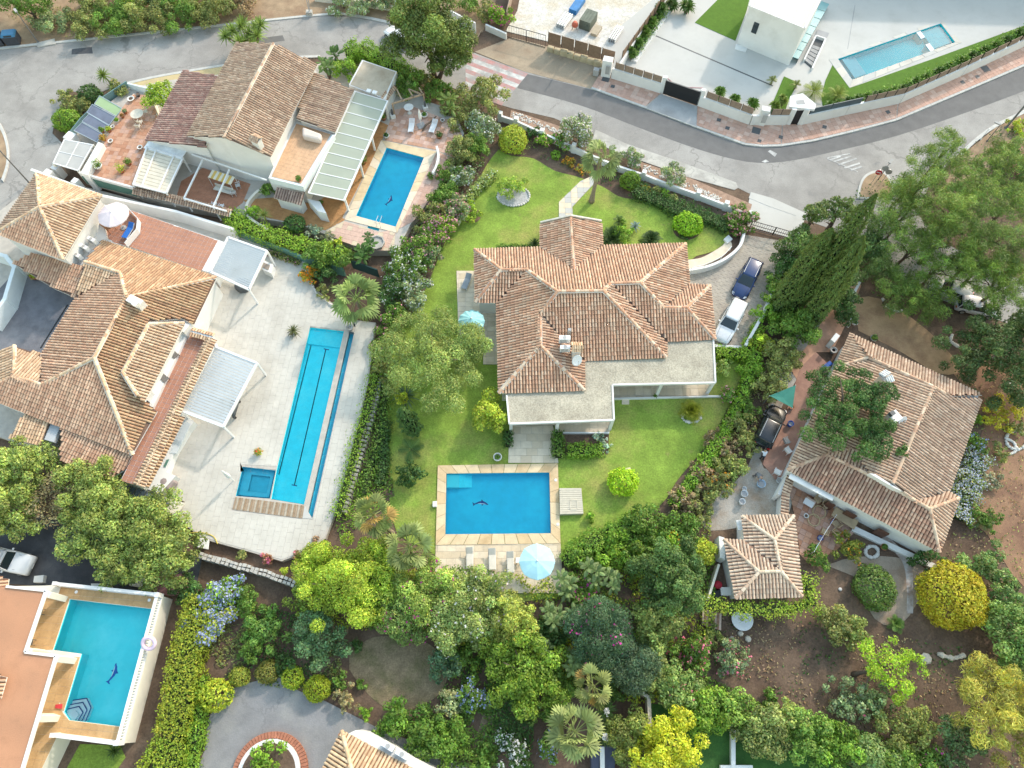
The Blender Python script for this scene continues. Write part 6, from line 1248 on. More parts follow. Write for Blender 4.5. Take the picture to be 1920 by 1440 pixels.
for a in ((187,316,2.64,.45,.5,'white pot with young palm at the terrace corner',WP,MG,.6,1.),(196,263,2.64,.3,.35,'pot with golden leaved shrub on the terrace edge',TC,(.25,.16,.03),.5,.5),(206,247,2.64,.28,.35,'pot with bright leaves by the solar collectors',TC,YG,.4,.5),(194,248,2.64,.22,.3,'small pot with spiky leaves by the solar collectors',TC,MG,.35,.6),(213,240,2.64,.22,.3,'white pot beside the bright leaved one',WP, None,0,0),(221,229,2.64,.25,.3,'pot with green tuft near the green panel',WP,BG,.3,.3),(231,220,2.64,.25,.35,'bare terracotta pot near the green panel',TC,(.2,.1,.03),.2,.2),(236,212,2.64,.24,.3,'small pot with grey leaves near the green panel',TC,GG,.3,.3),(247,188,2.64,.4,.3,'wide white bowl at the top of the terrace',WP, None,0,0),(260,180,2.64,.28,.35,'dark pot at the top corner of the terrace',DARKG, None,0,0),(230,322,2.64,.35,.4,'pot with lemon shrub on the lower terrace',TC,YG,.7,1.),(243,308,2.64,.35,.4,'terracotta pot with yucca beside the lemon shrub pot',TC,MG,.5,.6),(209,267,2.64,.28,.3,'white pot left of the pergola on the terrace',WP, None,0,0),(264,279,2.64,.3,.3,'round pale pot beside the white pergola',WP, None,0,0),
          (725,258,1.04,.35,.4,'white pot at the corner of the patio pool',WP,DG,.3,.3),(824,258,1.04,.35,.4,'pot with dark leaves right of the white loungers',TC,DG,.5,.5),(796,219,1.04,.4,.4,'octagonal white pot behind the closed parasol',WP,MG,.3,.3),(720,224,1.04,.35,.45,'terracotta pot below the glass veranda corner',TC,MG,.5,.6),(682,305,1.04,.4,.4,'pot with shrub at the veranda post',TC,MG,.7,.6),(603,383,1.04,.3,.3,'small pot on the orange patio',TC,MG,.3,.4),(645,375,1.04,.3,.35,'pot with leafy plant at the veranda end',TC,BG,.6,.7),(830,228,1.04,.25,.3,'small white urn at the patio edge',WP, None,0,0),
          (548,628,.62,.35,.35,'pot of the small palm on the pale deck',CONC_G, None,0,0),(486,850,.62,.3,.35,'pot with red and yellow flowers left of the lap pool',WP,YG,.5,.4),(657,618,.62,.35,.5,'grey round pot at the top corner of the lap pool',CONC_G, None,0,0),(68,520,.66,.5,.45,'square like terracotta planter with yellow flowers in the dark courtyard',TC,YG,.6,.6),(933,859,.12,.4,.4,'white square pot at the foot of the garden steps',WP,MG,.3,.2),(1655,1027,.05,.3,.35,'terracotta pot beside the stone ring',TC,MG,.3,.3),(1636,637,.05,.35,.4,'grey pot at the end of the right house roof',CONC_G,MG,.4,.4),(1601,607,.4,.3,.35,'white urn on the low wall at the right house',WP,DG,.3,.3),(1560,660,.05,.35,.5,'grey metal pot beside the right house wall',CONC_G, None,0,0),(580,258,3.78,.3,.3,'white pot on the peach tiled balcony',WP,MG,.3,.5),(561,338,3.78,.3,.3,'pot with spiky plant at the balcony corner',TC,MG,.4,.4),(1510,968,.1,.22,.25,'white pot on the right patio',WP, None,0,0),(1483,765,.1,.25,.3,'small pot left of the right house wall',TC, None,0,0)):
    pot(*a[:5],a[5],a[6],a[7],a[8] or .3,a[9] or .3,flower=((.7,.08,.04) if a[0]==486 else (.7,.55,.03) if a[0]==68 else None),grp='potted plants')
# bird bath, statues, wooden beams on the pink patio
bb=empty('bird_bath',P(768,212,1.03),'round white bird bath on the pink patio','bird bath');p=P(768,212,1.03);MB().lathe(p,[(.3,0),(.25,.1),(.12,.2),(.1,.7),(.2,.8)],14).build('pedestal',WP,bb, True);MB().lathe(p+Vector((0,0,.8)),[(.15,0),(.55,.14),(.6,.18),(.52,.17),(.1,.06)],20).build('bowl',WP,bb, True)
for x,y,lb in ((737,220,'white plinth with dark jug at the patio left'),(798,205,'white plinth with slim statue behind the parasol')):
    q=P(x,y,1.03);e=empty('garden_statue',q,lb,'statue');MB().box(q,.6,.6,.5,R(20)).build('plinth',WP,e,bevel=.03);MB().lathe(q+Vector((0,0,.5)),[(.14,0),(.17,.2),(.1,.45),(.13,.6),(.05,.8)],10).build('figure',DARKG,e, True)
wb=empty('wooden_pergola',P(765,185,1.),'weathered wooden beam pergola over the green climber','pergola')
for a,b in (((734,195),(795,176)),((744,168),(755,190)),((766,167),(775,183)),((786,165),(793,177)),((766,167),(792,178))):MB().bar(P(*a,3.2),P(*b,3.2),.14,.18).build('beam',WOODP,wb)
for a in ((736,195),(794,177)):p=P(*a,3.1);MB().box((p.x,p.y,1.),.14,.14,2.1).build('post',WOODP,wb)
tag(MB().tube([P(792,245,1.1),P(798,235,1.5),P(808,228,1.5),P(818,218,1.4)],[.1,.14,.12,.06],7).build('driftwood',BARK),'dark driftwood branch between the white loungers','driftwood')
ld=empty('pool_ladder',P(712,418,1.),'steel handrail at the patio pool steps','handrail')
for dx in (0,7):MB().tube([P(707+dx,425+dx*.3,1.),P(707+dx,425+dx*.3,1.)+Vector((0,0,.9)),P(711+dx,413,1.)+Vector((0,0,.8)),P(712+dx,410,.4)],.03,7).build('rail',STEEL,ld)
ft=empty('octagonal_fountain',P(707,458,1.),'octagonal stone basin half hidden by dark leaves','fountain');MB().lathe(P(707,458,1.),[(.85,0),(.95,.45),(.8,.45),(.75,.3)],8).build('basin',CONC_R,ft);
cw_=wall_line('curved_wall',smooth_line([(819,275),(822,290),(818,310),(812,322)],4),1.,2.,.25,WHITE, None,'short curved white wall beside the patio pool',ref=2.)
pl=wall_line('planter_wall',smooth_line([(500,348),(478,362),(462,385),(468,408),(500,428)],4),.9,1.6,.3,CREAM, None,'curved stone planter wall round the bamboo tuft',ref=1.6)
# pool pump hatch on the lawn, small white slabs and boxes
ht=empty('pump_hatch',P(1070,940,0),'cream boarded hatch box beside the garden pool','hatch');HQ=[(1049,915),(1090,915),(1094,963),(1050,964)];CB=M('cream_board2',(.55,.50,.40),.8,.08,3.)
MB().prism(PP(HQ,.55),0,.5).build('box',CB,ht)
for i in range(12):MB().prism(PP(q4(HQ,0,1,i/12+.006,(i+1)/12-.006),.55),.48,.55).build('board',CB,ht)
for a,b in (((1069,938),(1082,938)),((1082,938),(1083,955)),((1083,955),(1069,955)),((1069,955),(1069,938))):MB().bar(P(*a,.57),P(*b,.57),.1,.03).build('lid_frame',CB,ht)
for q,z,lb in (([(1166,746),(1180,746),(1180,758),(1166,758)],.1,'pale stone slab on the lawn at the porch'),([(1164,880),(1182,876),(1183,884),(1166,887)],.1,'pale slab behind the bright ball shrub'),([(811,940),(819,939),(819,950),(811,950)],.35,'white pump box at the left pool edge'),([(1357,448),(1366,440),(1374,448),(1364,456)],.3,'stone birdbath block at the ramp top'),([(1380,82),(1402,88),(1398,98),(1378,92)],.22,'grey metal ground hatch at the villa wall'),([(374,1008),(392,1012),(390,1030),(370,1026)],.64,'square white cover slab at the deck bottom'),([(64,1080),(82,1078),(80,1092),(62,1092)],.5,'grey box beside the turquoise pool wall'),([(170,1094),(205,1094),(207,1102),(172,1102)],.5,'white oval tub behind the turquoise pool'),([(246,1076),(272,1078),(268,1102),(242,1098)],.4,'cream board on the lower driveway')):tag(MB().prism(PP(q,z),0 if z<.6 else .5,z).build('stone_slab',WP if z>.15 else BEIGE2,bevel=.02),lb,'slab')
tag(MB().tube([P(a,b,.66) for a,b in smooth_line([(352,1000),(372,998),(392,1002),(402,1008),(408,1020)],4)],.045,6).build('garden_hose',M('yellow_hose',(.55,.42,.08))),'yellow garden hose at the deck bottom','hose')
for x,y,lb in ((1042,900,'upper white pool light lid on the sandstone edge'),(1046,983,'lower white pool light lid on the sandstone edge'),(143,1110,'left white lid on the turquoise pool edge'),(280,1125,'right white lid on the turquoise pool edge')):tag(MB().lathe(P(x,y,.18 if x>500 else ZB+.02),[(.14,0),(.14,.02),(.1,.03)],14).build('skimmer_lid',WHITEM),lb,'lid')
tag(MB().lathe(P(1000,812,.1),[(.16,0),(.16,.02)],12).build('floor_drain',DARKG),'small floor drain on the steps','drain')
# ring float on the balustrade, red toys
def torus(c,R0,r0,mat,name,tilt=0.,n=24,m=8):
    V,F=[],[];rot=Matrix.Rotation(tilt,3,'X')
    for i in range(n):
        for j in range(m):a,b=2*math.pi*i/n,2*math.pi*j/m;V.append(c+rot@Vector(((R0+r0*math.cos(b))*math.cos(a),(R0+r0*math.cos(b))*math.sin(a),r0*math.sin(b))))
    F=[(i*m+j,((i+1)%n)*m+j,((i+1)%n)*m+(j+1)%m,i*m+(j+1)%m) for i in range(n) for j in range(m)]
    return MB().add(V,F).build(name,mat, None, True)
tag(torus(P(279,1206,3.2),.5,.17,M('pale_pink_vinyl',(.72,.55,.68),.4,.1),'swim_ring',.5),'pale pink inflatable ring on the balustrade','swim ring')
tag(MB().prism(PP([(104,1321),(116,1320),(115,1329),(103,1328)],ZB+.12),ZB+.02,ZB+.12).build('towel',M('red_towel',(.55,.05,.06),.9)),'small red towel on the ochre tiles','towel')
chair(80,1148,ZB+.02,0,'dark chair upper in the shade beside the turquoise pool',DARKG);chair(62,1205,ZB+.02,0,'dark chair lower in the shade beside the turquoise pool',DARKG)
# ---- vehicles
def paint(nm,c,rough=.25): return M('paint_'+nm,c,rough,.04,1.,spec=.7)
def car(fr,rr,g,W,H,col,label,kind='estate',L=None,rails=True,rack=False,cat='car'):
    a,b=P(*rr,g),P(*fr,g);d=(b-a);Lm=L or d.length;ang=math.atan2(d.y,d.x);c=a.lerp(b,.5);k=Matrix.Translation(c)@Matrix.Rotation(ang,4,'Z');e=empty('parked_car',c,label,cat, None,ang)
    T= lambda x,y,z:k@Vector((x*Lm,y*W/2,z));hi=H-.52
    St=[(-.5,.80,.62,.35),(-.485,.9,.9,.28),(-.40,.97,H*.6,.24),(-.1,1.,H*.6,.22),(.17,1.,H*.6,.22),(.30,.98,H*.55,.22),(.43,.9,H*.49,.25),(.485,.78,H*.42,.3),(.5,.66,.52,.36)] if kind!='jeep' else [(-.5,.9,.9,.35),(-.49,.97,H*.56,.35),(-.1,1.,H*.57,.35),(.2,1.,H*.57,.35),(.46,.95,H*.55,.35),(.5,.9,.85,.4)]
    m=MB();n=10;ring= lambda x,hw,zt,zb:[T(x,hw*.9,zb),T(x,hw,zb+.14),T(x,hw*1.,zb+(zt-zb)*.6),T(x,hw*.96,zt-.05),T(x,hw*.84,zt),T(x,-hw*.84,zt),T(x,-hw*.96,zt-.05),T(x,-hw,zb+(zt-zb)*.6),T(x,-hw,zb+.14),T(x,-hw*.9,zb)]
    for s in St:m.v+=[tuple(v) for v in ring(*s)]
    for i in range(len(St)-1):m.f+=[(i*n+j,i*n+(j+1)%n,(i+1)*n+(j+1)%n,(i+1)*n+j) for j in range(n)]
    m.f+=[tuple(range(n-1,-1,-1)),tuple(range((len(St)-1)*n,len(St)*n))];body_=m.build('body',col,e, True);
    zb=H*.585;x0,x1,r0,r1={'estate':(-.47,.22,-.42,.04),'suv':(-.48,.20,-.44,.05),'jeep':(-.49,.16,-.47,.08),'van':(-.49,.3,-.47,.14)}[kind];hb,hr=.93,.76
    q=[T(x0,hb,zb),T(x1,hb*.97,zb-.02),T(x1,-hb*.97,zb-.02),T(x0,-hb,zb)];t=[T(r0,hr,H-.06),T(r1,hr,H-.06),T(r1,-hr,H-.06),T(r0,-hr,H-.06)]
    for nm,f in (('windscreen',(q[1],q[2],t[2],t[1])),('rear_window',(q[3],q[0],t[0],t[3])),('side_window',(q[0],q[1],t[1],t[0])),('side_window',(q[2],q[3],t[3],t[2]))):MB().add(f,[(0,1,2,3)]).build(nm,CARGLASS,e)
    mr=MB();rows=[(r0-.012,.70,H-.09),(r0+.04,.76,H-.02),((r0+r1)/2,.78,H),(r1-.04,.76,H-.02),(r1+.01,.72,H-.085)]
    for x,hw,z in rows:mr.v+=[tuple(T(x,y*hw,z-(.045 if abs(y)==1.06 else .0))) for y in (-1.06,-.8,0,.8,1.06)]
    for i in range(4):mr.f+=[(i*5+j,(i+1)*5+j,(i+1)*5+j+1,i*5+j+1) for j in range(4)]
    mr.build('roof',col,e, True).modifiers.new('th','SOLIDIFY').thickness=.04
    for i,(aa,bb) in enumerate(zip(q,t)):MB().bar(aa,bb,.09,.07).build('pillar',col,e)
    xm=(x0+x1)/2-.02
    for s in (1,-1):MB().bar(T(xm,s*hb,zb),T((r0+r1)/2-.02,s*hr,H-.06),.1,.05).build('pillar',col,e)
    for s in (1,-1):
        for x in (-.31,.31):
            wc=T(x,s*.93,.33);ax=(k.to_3x3()@Vector((0,s,0)));ty=MB().tube([wc-ax*.12,wc+ax*.1],.33,16).build('wheel',BLACK,e);MB().tube([wc+ax*.09,wc+ax*.115],.2,12).build('rim',STEEL,ty)
        MB().add([T(.43,s*.9,H*.45),T(.488,s*.74,H*.40),T(.495,s*.55,H*.39),T(.45,s*.62,H*.485)],[(0,1,2,3)] if s<0 else [(3,2,1,0)]).build('headlight',M('lamp_glass',(.65,.68,.70),.15,.05,spec=.8),e).location.z+=.015
        MB().bar(T(-.492,s*.86,H*.5),T(-.498,s*.6,H*.52),.08,.2).build('tail_light',M('red_lamp',(.45,.02,.02),.3),e)
        MB().box(T(x1-.07,s*1.09,zb),.14,.22,.14,ang).build('mirror',col,e,bevel=.03)
        if rails:MB().tube([T(r0+.02,s*.68,H+.04),T(r1-.03,s*.68,H+.04)],.025,6).build('roof_rail',STEEL,e)
    MB().add([T(.47,.3,H*.44),T(.47,-.3,H*.44),T(.502,-.3,.5),T(.502,.3,.5)],[(0,1,2,3)]).build('grille',BLACK,e)
    for s in (1,-1):
        MB().bar(T(.24,s*.70,H*.575),T(.44,s*.60,H*.497),.02,.02).build('bonnet_seam',BLACK,e)
        MB().bar(T(x1-.005,s*.55-.15,zb+.02),T(x1-.06,s*.2-.15,zb+.16),.025,.02).build('wiper',BLACK,e)
    MB().bar(T(.503,-.22,.5),T(.503,.22,.5),.02,.11).build('number_plate',WHITEM,e)
    if rack:
        for i in range(9):x=r0+.03+(r1-r0-.06)*i/8;MB().bar(T(x,-.7,H+.1),T(x,.7,H+.1),.16,.03).build('rack_slat',CONC_G,e)
        for s in (-1,1):MB().bar(T(r0,s*.72,H+.12),T(r1,s*.72,H+.12),.05,.08).build('rack_rail',DARKG,e)
    return e
car((1381,562),(1414,496),.06,1.85,1.5,paint('navy',(.012,.035,.12)),'dark blue estate car parked on the driveway');car((1347,645),(1384,574),.06,1.9,1.7,paint('white',(.72,.73,.74)),'white car parked behind the blue estate on the driveway','suv');car((1457,768),(1422,842),.06,1.95,1.85,paint('black',(.012,.013,.015)),'black vehicle with grey roof parked in the gravel yard','suv',rails=True)
car((68,1064),(-25,1042),.05,1.9,1.9,paint('silverwhite',(.62,.64,.65)),'white off roader with slatted roof rack on the lower driveway','jeep',rack=True,cat='off roader');car((1752,540),(1800,560),.05,1.8,1.5,paint('silver',(.5,.52,.54)),'silver car under the pine branches',rails=False,L=4.4);car((1850,585),(1800,575),.05,1.8,1.5,paint('grey',(.42,.43,.46)),'pale car half hidden under the right pines',rails=False,L=4.4);car((728,62),(768,88),.05,1.8,1.5,paint('white',(.7,.7,.7)),'white car mostly hidden behind the tall conifer',L=4.3)
p=P(1437,806,1.92);
# ---- bins, lamps, signs
def bin_(px,py,ang,label,lid,bodyc):
    k=frame(px,py,.05,ang);e=empty('recycling_bin',P(px,py,.05),label,'bin','roadside bins');MB().box(k@Vector((0,0,.1)),1.7,1.3,1.2,R(ang),1.06).build('body',bodyc,e,bevel=.08);V=[k@Vector(v) for v in ((-.92,-.72,1.3),(.92,-.72,1.3),(.92,.72,1.3),(-.92,.72,1.3),(-.8,-.5,1.6),(.8,-.5,1.6),(.8,.55,1.6),(-.8,.55,1.6))]
    MB().add(V,[(3,2,1,0),(4,5,6,7),(0,1,5,4),(1,2,6,5),(2,3,7,6),(3,0,4,7)]).build('lid',lid,e,bevel=.06);MB().add([k@Vector(v) for v in ((-.5,-.69,1.36),(.5,-.69,1.36),(.5,-.59,1.52),(-.5,-.59,1.52))],[(0,1,2,3)]).build('slot',BLACK,e)
    for x in (-.7,.7):MB().box(k@Vector((x,0,0)),.12,.9,.12,R(ang)).build('foot',BLACK,e)
bin_(28,80,8,'dark bin with blue lid at the top left road edge',M('blue_lid',(.05,.17,.30),.5,.08),M('bin_grey',(.055,.06,.075),.6,.1));bin_(-2,82,8,'dark bin cut by the left picture edge',DARKG,M('bin_grey',(.05,.05,.06)))
def lamp(base,h,label,arm=(0,0),r=.09,head=True,mat=None):
    b=P(*base,.03);e=empty('street_lamp',b,label,'street lamp');mt=mat or M('lamp_grey',(.16,.155,.15),.6,.1);MB().tube([b,b+Vector((0,0,h))],[r,r*.6],8).build('pole',mt,e);MB().lathe(b,[(r*2,0),(r*2,.08),(r*1.2,.25)],10).build('base',mt,e)
    if head:t=b+Vector((0,0,h));q=t+Vector((arm[0],arm[1],.15));MB().tube([t,q],r*.5,6).build('arm',mt,e);MB().box(q-Vector((0,0,.08)),.7,.3,.14,math.atan2(arm[1] or .01,arm[0] or .01)).build('lamp_head',CONC_G,e)
lamp((72,80),4.2,'slim dark street lamp beside the blue lidded bin',(-.4,.5));lamp((56,344),6.5,'tall dark lamp pole rising beside the tiled tower roof',(-.6,.3));lamp((1886,240),7.5,'tall lamp pole at the right street corner',(.6,.4),.13);lamp((1850,265),2.6,'short solar lamp post at the right street corner',(-.3,.2),.06)
def sign(base,h,label,face,back,r=.32,az=200,bar=False):
    b=P(*base,.16);e=empty('traffic_sign',b,label,'traffic sign');MB().tube([b,b+Vector((0,0,h))],.035,8).build('post',STEEL,e);f=Vector((math.cos(R(az)),math.sin(R(az)),.0));t=b+Vector((0,0,h-r));MB().tube([t-f*.01+f*.04,t+f*.06],r,24).build('disc',face,e);MB().tube([t+f*.005,t+f*.035],r,24).build('disc_back',back,e)
    if bar:x=Vector((-f.y,f.x,0));MB().bar(t+f*.07-x*r*.65,t+f*.07+x*r*.65,.02,r*.35).build('white_bar',WHITEM,e)
RED=M('sign_red',(.55,.03,.04),.4);sign((1634,343),2.2,'round red no entry sign on the small island',RED,CONC_G,.36,250, True);sign((1643,340),2.6,'grey sign back left on the small island',CONC_G,DARKG,.36,250);sign((1654,340),2.,'grey sign back right on the small island',CONC_G,DARKG,.36,250)
lamp((1646,338),2.9,'thin dark post with small black lamp on the island',(.1,.1),.04, True,BLACK);lamp((1838,262),1.8,'tiny white post near the right kerb',head=False,r=.05,mat=WHITEM)
tp=empty('tripod_post',P(581,27,0),'braced utility post with white box at the top road','utility post');b=P(581,27,.1)
for a in ((572,-12),(577,-12)):MB().tube([b,P(*a,3.)],.05,6).build('strut',STEEL,tp)
MB().box(b,.8,.6,.5).build('box',CONC_R,tp)
sheet('drain_grate',[(68,80),(102,72),(104,82),(70,88)],.14,CONC_R,kind=None,label='pale concrete drain box at the top left kerb',cat='drain')
# ---- construction materials
def stack(px,py,ang,sx,sy,sz,n,mat,label,cat='building material',nm='material_stack',rnd=False):
    k=frame(px,py,.08,ang);e=empty(nm,P(px,py,.08),label,cat)
    for i in range(n):
        row,col_=divmod(i,4);y=(col_-1.5)*sy/4;z=row*sz
        if rnd:MB().tube([k@Vector((-sx/2,y,z+sz/2)),k@Vector((sx/2,y,z+sz/2))],sz/2,10).build('pipe',mat,e)
        else:MB().box(k@Vector((0,y,z)),sx,sy/4*.92,sz*.95,R(ang)).build('bundle',mat,e)
aa=pxang((1055,50),(1090,0));stack(1058,42,aa,2.6,1.3,.3,8,STEEL,'shiny steel profile bundle on the building plot',rnd=True);stack(1082,14,aa,3.,1.1,.35,8,M('blue_tarp',(.05,.2,.45),.5,.2),'blue wrapped stack at the top of the building plot');stack(1102,46,aa,2.4,1.6,.45,12,M('olive_wrap',(.12,.14,.11),.5,.2),'dark wrapped pallet in the middle of the building plot');stack(1154,68,aa,2.8,1.1,.22,12,STEEL,'steel tube bundle near the plot corner',rnd=True)
stack(1118,60,aa,1.8,.9,.4,4,M('buff_bag',(.45,.38,.28),.9),'buff sacks beside the dark wrapped pallet')
mx=empty('concrete_mixer',P(1077,56,.06),'small red concrete mixer on the building plot','mixer');b=P(1077,56,.06);MB().lathe(b+Vector((0,0,.4)),[(.15,0),(.42,.25),(.42,.5),(.25,.8),(.22,.82)],14).build('drum',M('orange_drum',(.50,.12,.07),.5),mx, True);
for s in (-.35,.35):MB().bar(b+Vector((s,0,0)),b+Vector((s*.6,0,.5)),.06).build('leg',BLACK,mx)
tag(MB().box(P(1117,140,.1),.7,.6,.9,R(-15)).build('meter_box',CONC_G,bevel=.03),'grey meter box at the villa wall end','box');tag(MB().tube([P(1065,100,.1),P(1065,100,2.8)],.08,8).build('green_post',M('green_metal',(.03,.10,.07),.5)),'dark green post in front of the construction fence','post')
tag(MB().box(P(893,75,.1),.12,3.6,.1,R(-20)).build('plank_barrier',WOODP),'yellow plank lying by the plot path','plank')
# ---- right yard clutter
def bucket(px,py,r,h,label,mat,cat='bucket',z=.06):
    p=P(px,py,z);e=empty('bucket',p,label,cat);MB().lathe(p,[(r*.8,0),(r,h),(r*.93,h),(r*.75,.04)],16).build('shell',mat,e, True);MB().lathe(p+Vector((0,0,h*.6)),[(r*.85,0),(r*.1,.01)],14).build('contents',CONC_G,e);V=[p+Vector((r*math.cos(t),0,h+r*.4*math.sin(t))) for t in (0,.8,1.57,2.3,3.14)];MB().tube(V,.012,5).build('handle',STEEL,e)
WBK=M('white_plastic',(.68,.70,.70),.5,.05);BLUEP=M('blue_plastic',(.02,.10,.42),.5,.08)
for x,y,r,h,m_,lb in ((1393,928,.34,.6,WBK,'upper white tub on the gravel yard'),(1389,943,.3,.6,WBK,'lower white tub on the gravel yard'),(1394,918,.22,.4,WBK,'small white bag like bucket above the tubs'),(1425,909,.42,.5,M('pale_blue',(.42,.56,.70),.6),'pale blue tub carried beside the bending person'),(1480,797,.3,.5,BLUEP,'bright blue bucket beside the black vehicle'),(1536,1010,.25,.35,BLUEP,'blue basin on the right patio'),(1460,902,.3,.3,WBK,'round white table tub at the red paving')):bucket(x,y,r,h,lb,m_)
for x,y,a,lb,m_ in ((1471,830,20,'grey chair beside the black vehicle',CONC_G),(1474,848,30,'white chair against the right house wall',WHITEM),(1454,888,60,'white plastic chair at the red paving',WHITEM)):chair(x,y,.1,a,lb,m_, None,1.2)
TAN=M('tan_wicker',(.36,.27,.17),.9,.15)
table(1578,975,.1,pxang((1556,962),(1600,990)),2.3,1.0,.75,'long tan table on the right patio',TAN)
for x,y,a,lb in ((1545,950,-60,'tan wicker chair above the long table'),(1530,940,-60,'tan chair near the white cooler'),(1563,985,120,'tan chair left of the long table'),(1562,1000,40,'tan lounge chair below the long table'),(1542,1000,60,'second tan lounge chair below the long table'),(1590,960,240,'tan chair on the wall side of the long table')):chair(x,y,.1,a,lb,TAN,'tan chairs on the right patio',1.25)
cb=empty('cool_box',P(1516,943,.1),'white cool box on the right patio','cool box');MB().box(P(1516,943,.1),.9,.6,.5,R(-35)).build('box',M('peach_box',(.6,.45,.36),.6),cb);MB().box(P(1516,943,.6),.92,.62,.1,R(-35)).build('lid',WHITEM,cb,bevel=.02)
for x,y,r,lb in ((1536,960,.6,'upper coil of hose on the right patio'),(1526,975,.55,'lower coil of hose on the right patio')):tag(torus(P(x,y,.18),r,.06,M('tan_hose',(.5,.38,.22),.6),'hose_coil',.1),lb,'hose')
tag(MB().tube([P(a,b_,.1) for a,b_ in smooth_line([(1735,1070),(1728,1085),(1745,1090),(1722,1105),(1716,1118),(1724,1122),(1735,1100)],4)],.05,6).build('hose_line',M('tan_hose',(.5,.38,.22))),'tan hose snaking down to the golden ball shrub','hose')
cl=empty('washing_line',P(1520,1000,0),'washing line with hanging white and coloured cloths','washing line')
for a in ((1553,975),(1512,1042)):b=P(*a,.05);MB().tube([b,b+Vector((0,0,1.9))],.035,6).build('post',STEEL,cl)
A,B=P(1553,975,.05)+Vector((0,0,1.85)),P(1512,1042,.05)+Vector((0,0,1.85));MB().tube([A,A.lerp(B,.5)-Vector((0,0,.12)),B],.012,5).build('line',WHITEM,cl)
for t0,t1,m_ in ((.1,.22,BLUEP),(.3,.5,WHITEM),(.55,.7,M('lilac_cloth',(.5,.52,.66),.9)),(.75,.88,M('teal_cloth',(.2,.5,.45),.9))):p,q=A.lerp(B,t0),A.lerp(B,t1);dz=Vector((.1,.05,-.6));o=MB().add([p-Vector((0,0,.06)),q-Vector((0,0,.06)),q+dz,p+dz],[(0,1,2,3)]).build('cloth',m_,cl);o.modifiers.new('th','SOLIDIFY').thickness=.015
sh=empty('shade_sail',P(1475,740,0),'triangular green shade cloth above the black vehicle','shade sail');MB().add([P(1443,742,2.2),P(1492,722,2.4),P(1486,765,2.0),P(1468,745,2.1)],[(0,1,3),(1,2,3),(0,3,2)]).build('cloth',M('green_cloth',(.06,.24,.19),.85,.1),sh).modifiers.new('th','SOLIDIFY').thickness=.02
for a in ((1443,742),(1492,722),(1486,765)):p=P(*a,2.2);MB().tube([(p.x,p.y,0),p],.035,6).build('pole',STEEL,sh)
ds=empty('dish_on_ground',P(1391,1160,.1),'big white round dish lying on the brown soil','dish');p=P(1391,1162,.25);MB().lathe(p,[(.1,-.1),(.6,-.02),(.92,.14),(.96,.16),(.9,.16),(.55,.05),(.12,.0)],28).build('bowl',WHITEM,ds, True);MB().lathe(p,[(.16,0),(.16,.08),(.1,.1)],14).build('hub',CONC_G,ds);MB().box(p-Vector((0,.1,.25)),.5,.3,.2).build('foot',DARKG,ds)
cs=empty('corrugated_sheet',P(1333,1160,.3),'rusty corrugated sheet roof below the outbuilding','sheet roof');q4r=[(1318,1142),(1353,1150),(1352,1182),(1316,1172)]
for i in range(9):MB().prism(PP(q4(q4r,i/9,(i+1)/9,0,1),.6+.06*(i%2)),.5,.6+.06*(i%2)).build('ridge',M('rust_sheet',(.26,.15,.10),.8,.3,4.) if i%2 else M('pale_rust',(.5,.38,.3),.8,.2,4.),cs)
for x,y,s,lb in ((1372,1198,.5,'flat grey stone left below the white dish'),(1388,1188,.55,'grey stone right under the white dish'),(1402,1198,.6,'long grey stone right below the white dish'),(1382,1206,.4,'small grey stone lowest below the white dish'),(1575,1105,.35,'single white stone on the grey dirt path'),(1735,1235,1.,'large boulder on the red soil'),(1890,720,.7,'pale boulder beside the dark round conifer'),(1408,972,.6,'white rubble stone beside the outbuilding')):tag(MB().lathe(P(x,y,.02),[(s*.45,0),(s*.5,s*.15),(s*.35,s*.35),(s*.1,s*.42)],7).build('boulder',STONEW if s<.5 else STONE, None, False),lb,'stone')
jy=empty('junk_pen',P(1350,1105,0),'walled junk pen left of the outbuilding with red can','pen');MB().bar(P(1345,1060,.6),P(1325,1125,.6),.2,1.2).build('wall',CREAM,jy);MB().lathe(P(1344,1098,.1),[(.32,0),(.36,.5),(.2,.62)],12).build('red_can',M('red_plastic',(.4,.02,.04),.5),jy);MB().box(P(1358,1110,.1),.9,.7,.5).build('crate',WP,jy);MB().box(P(1345,1116,.1),.8,.7,.4,.3).build('tyre_pile',BLACK,jy)
tag(MB().box(P(1556,645,.05),1.1,.5,1.4,R(pxang((1545,665),(1568,635)))).build('gate_pier',WHITE,bevel=.03),'white masonry barbecue pier at the right house corner','pier');tag(MB().prism(PP([(1540,688),(1556,676),(1562,682),(1545,694)],.5),.05,.5).build('blue_cover',BLUEP,bevel=.05),'dark blue cover beside the right house wall','cover')
# villa planters
tag(MB().prism(PP([(1184,112),(1248,14),(1258,20),(1194,116)],.35),.1,.35).build('planter_kerb',WHITE),'white kerb of the planting strip along the villa driveway','kerb')
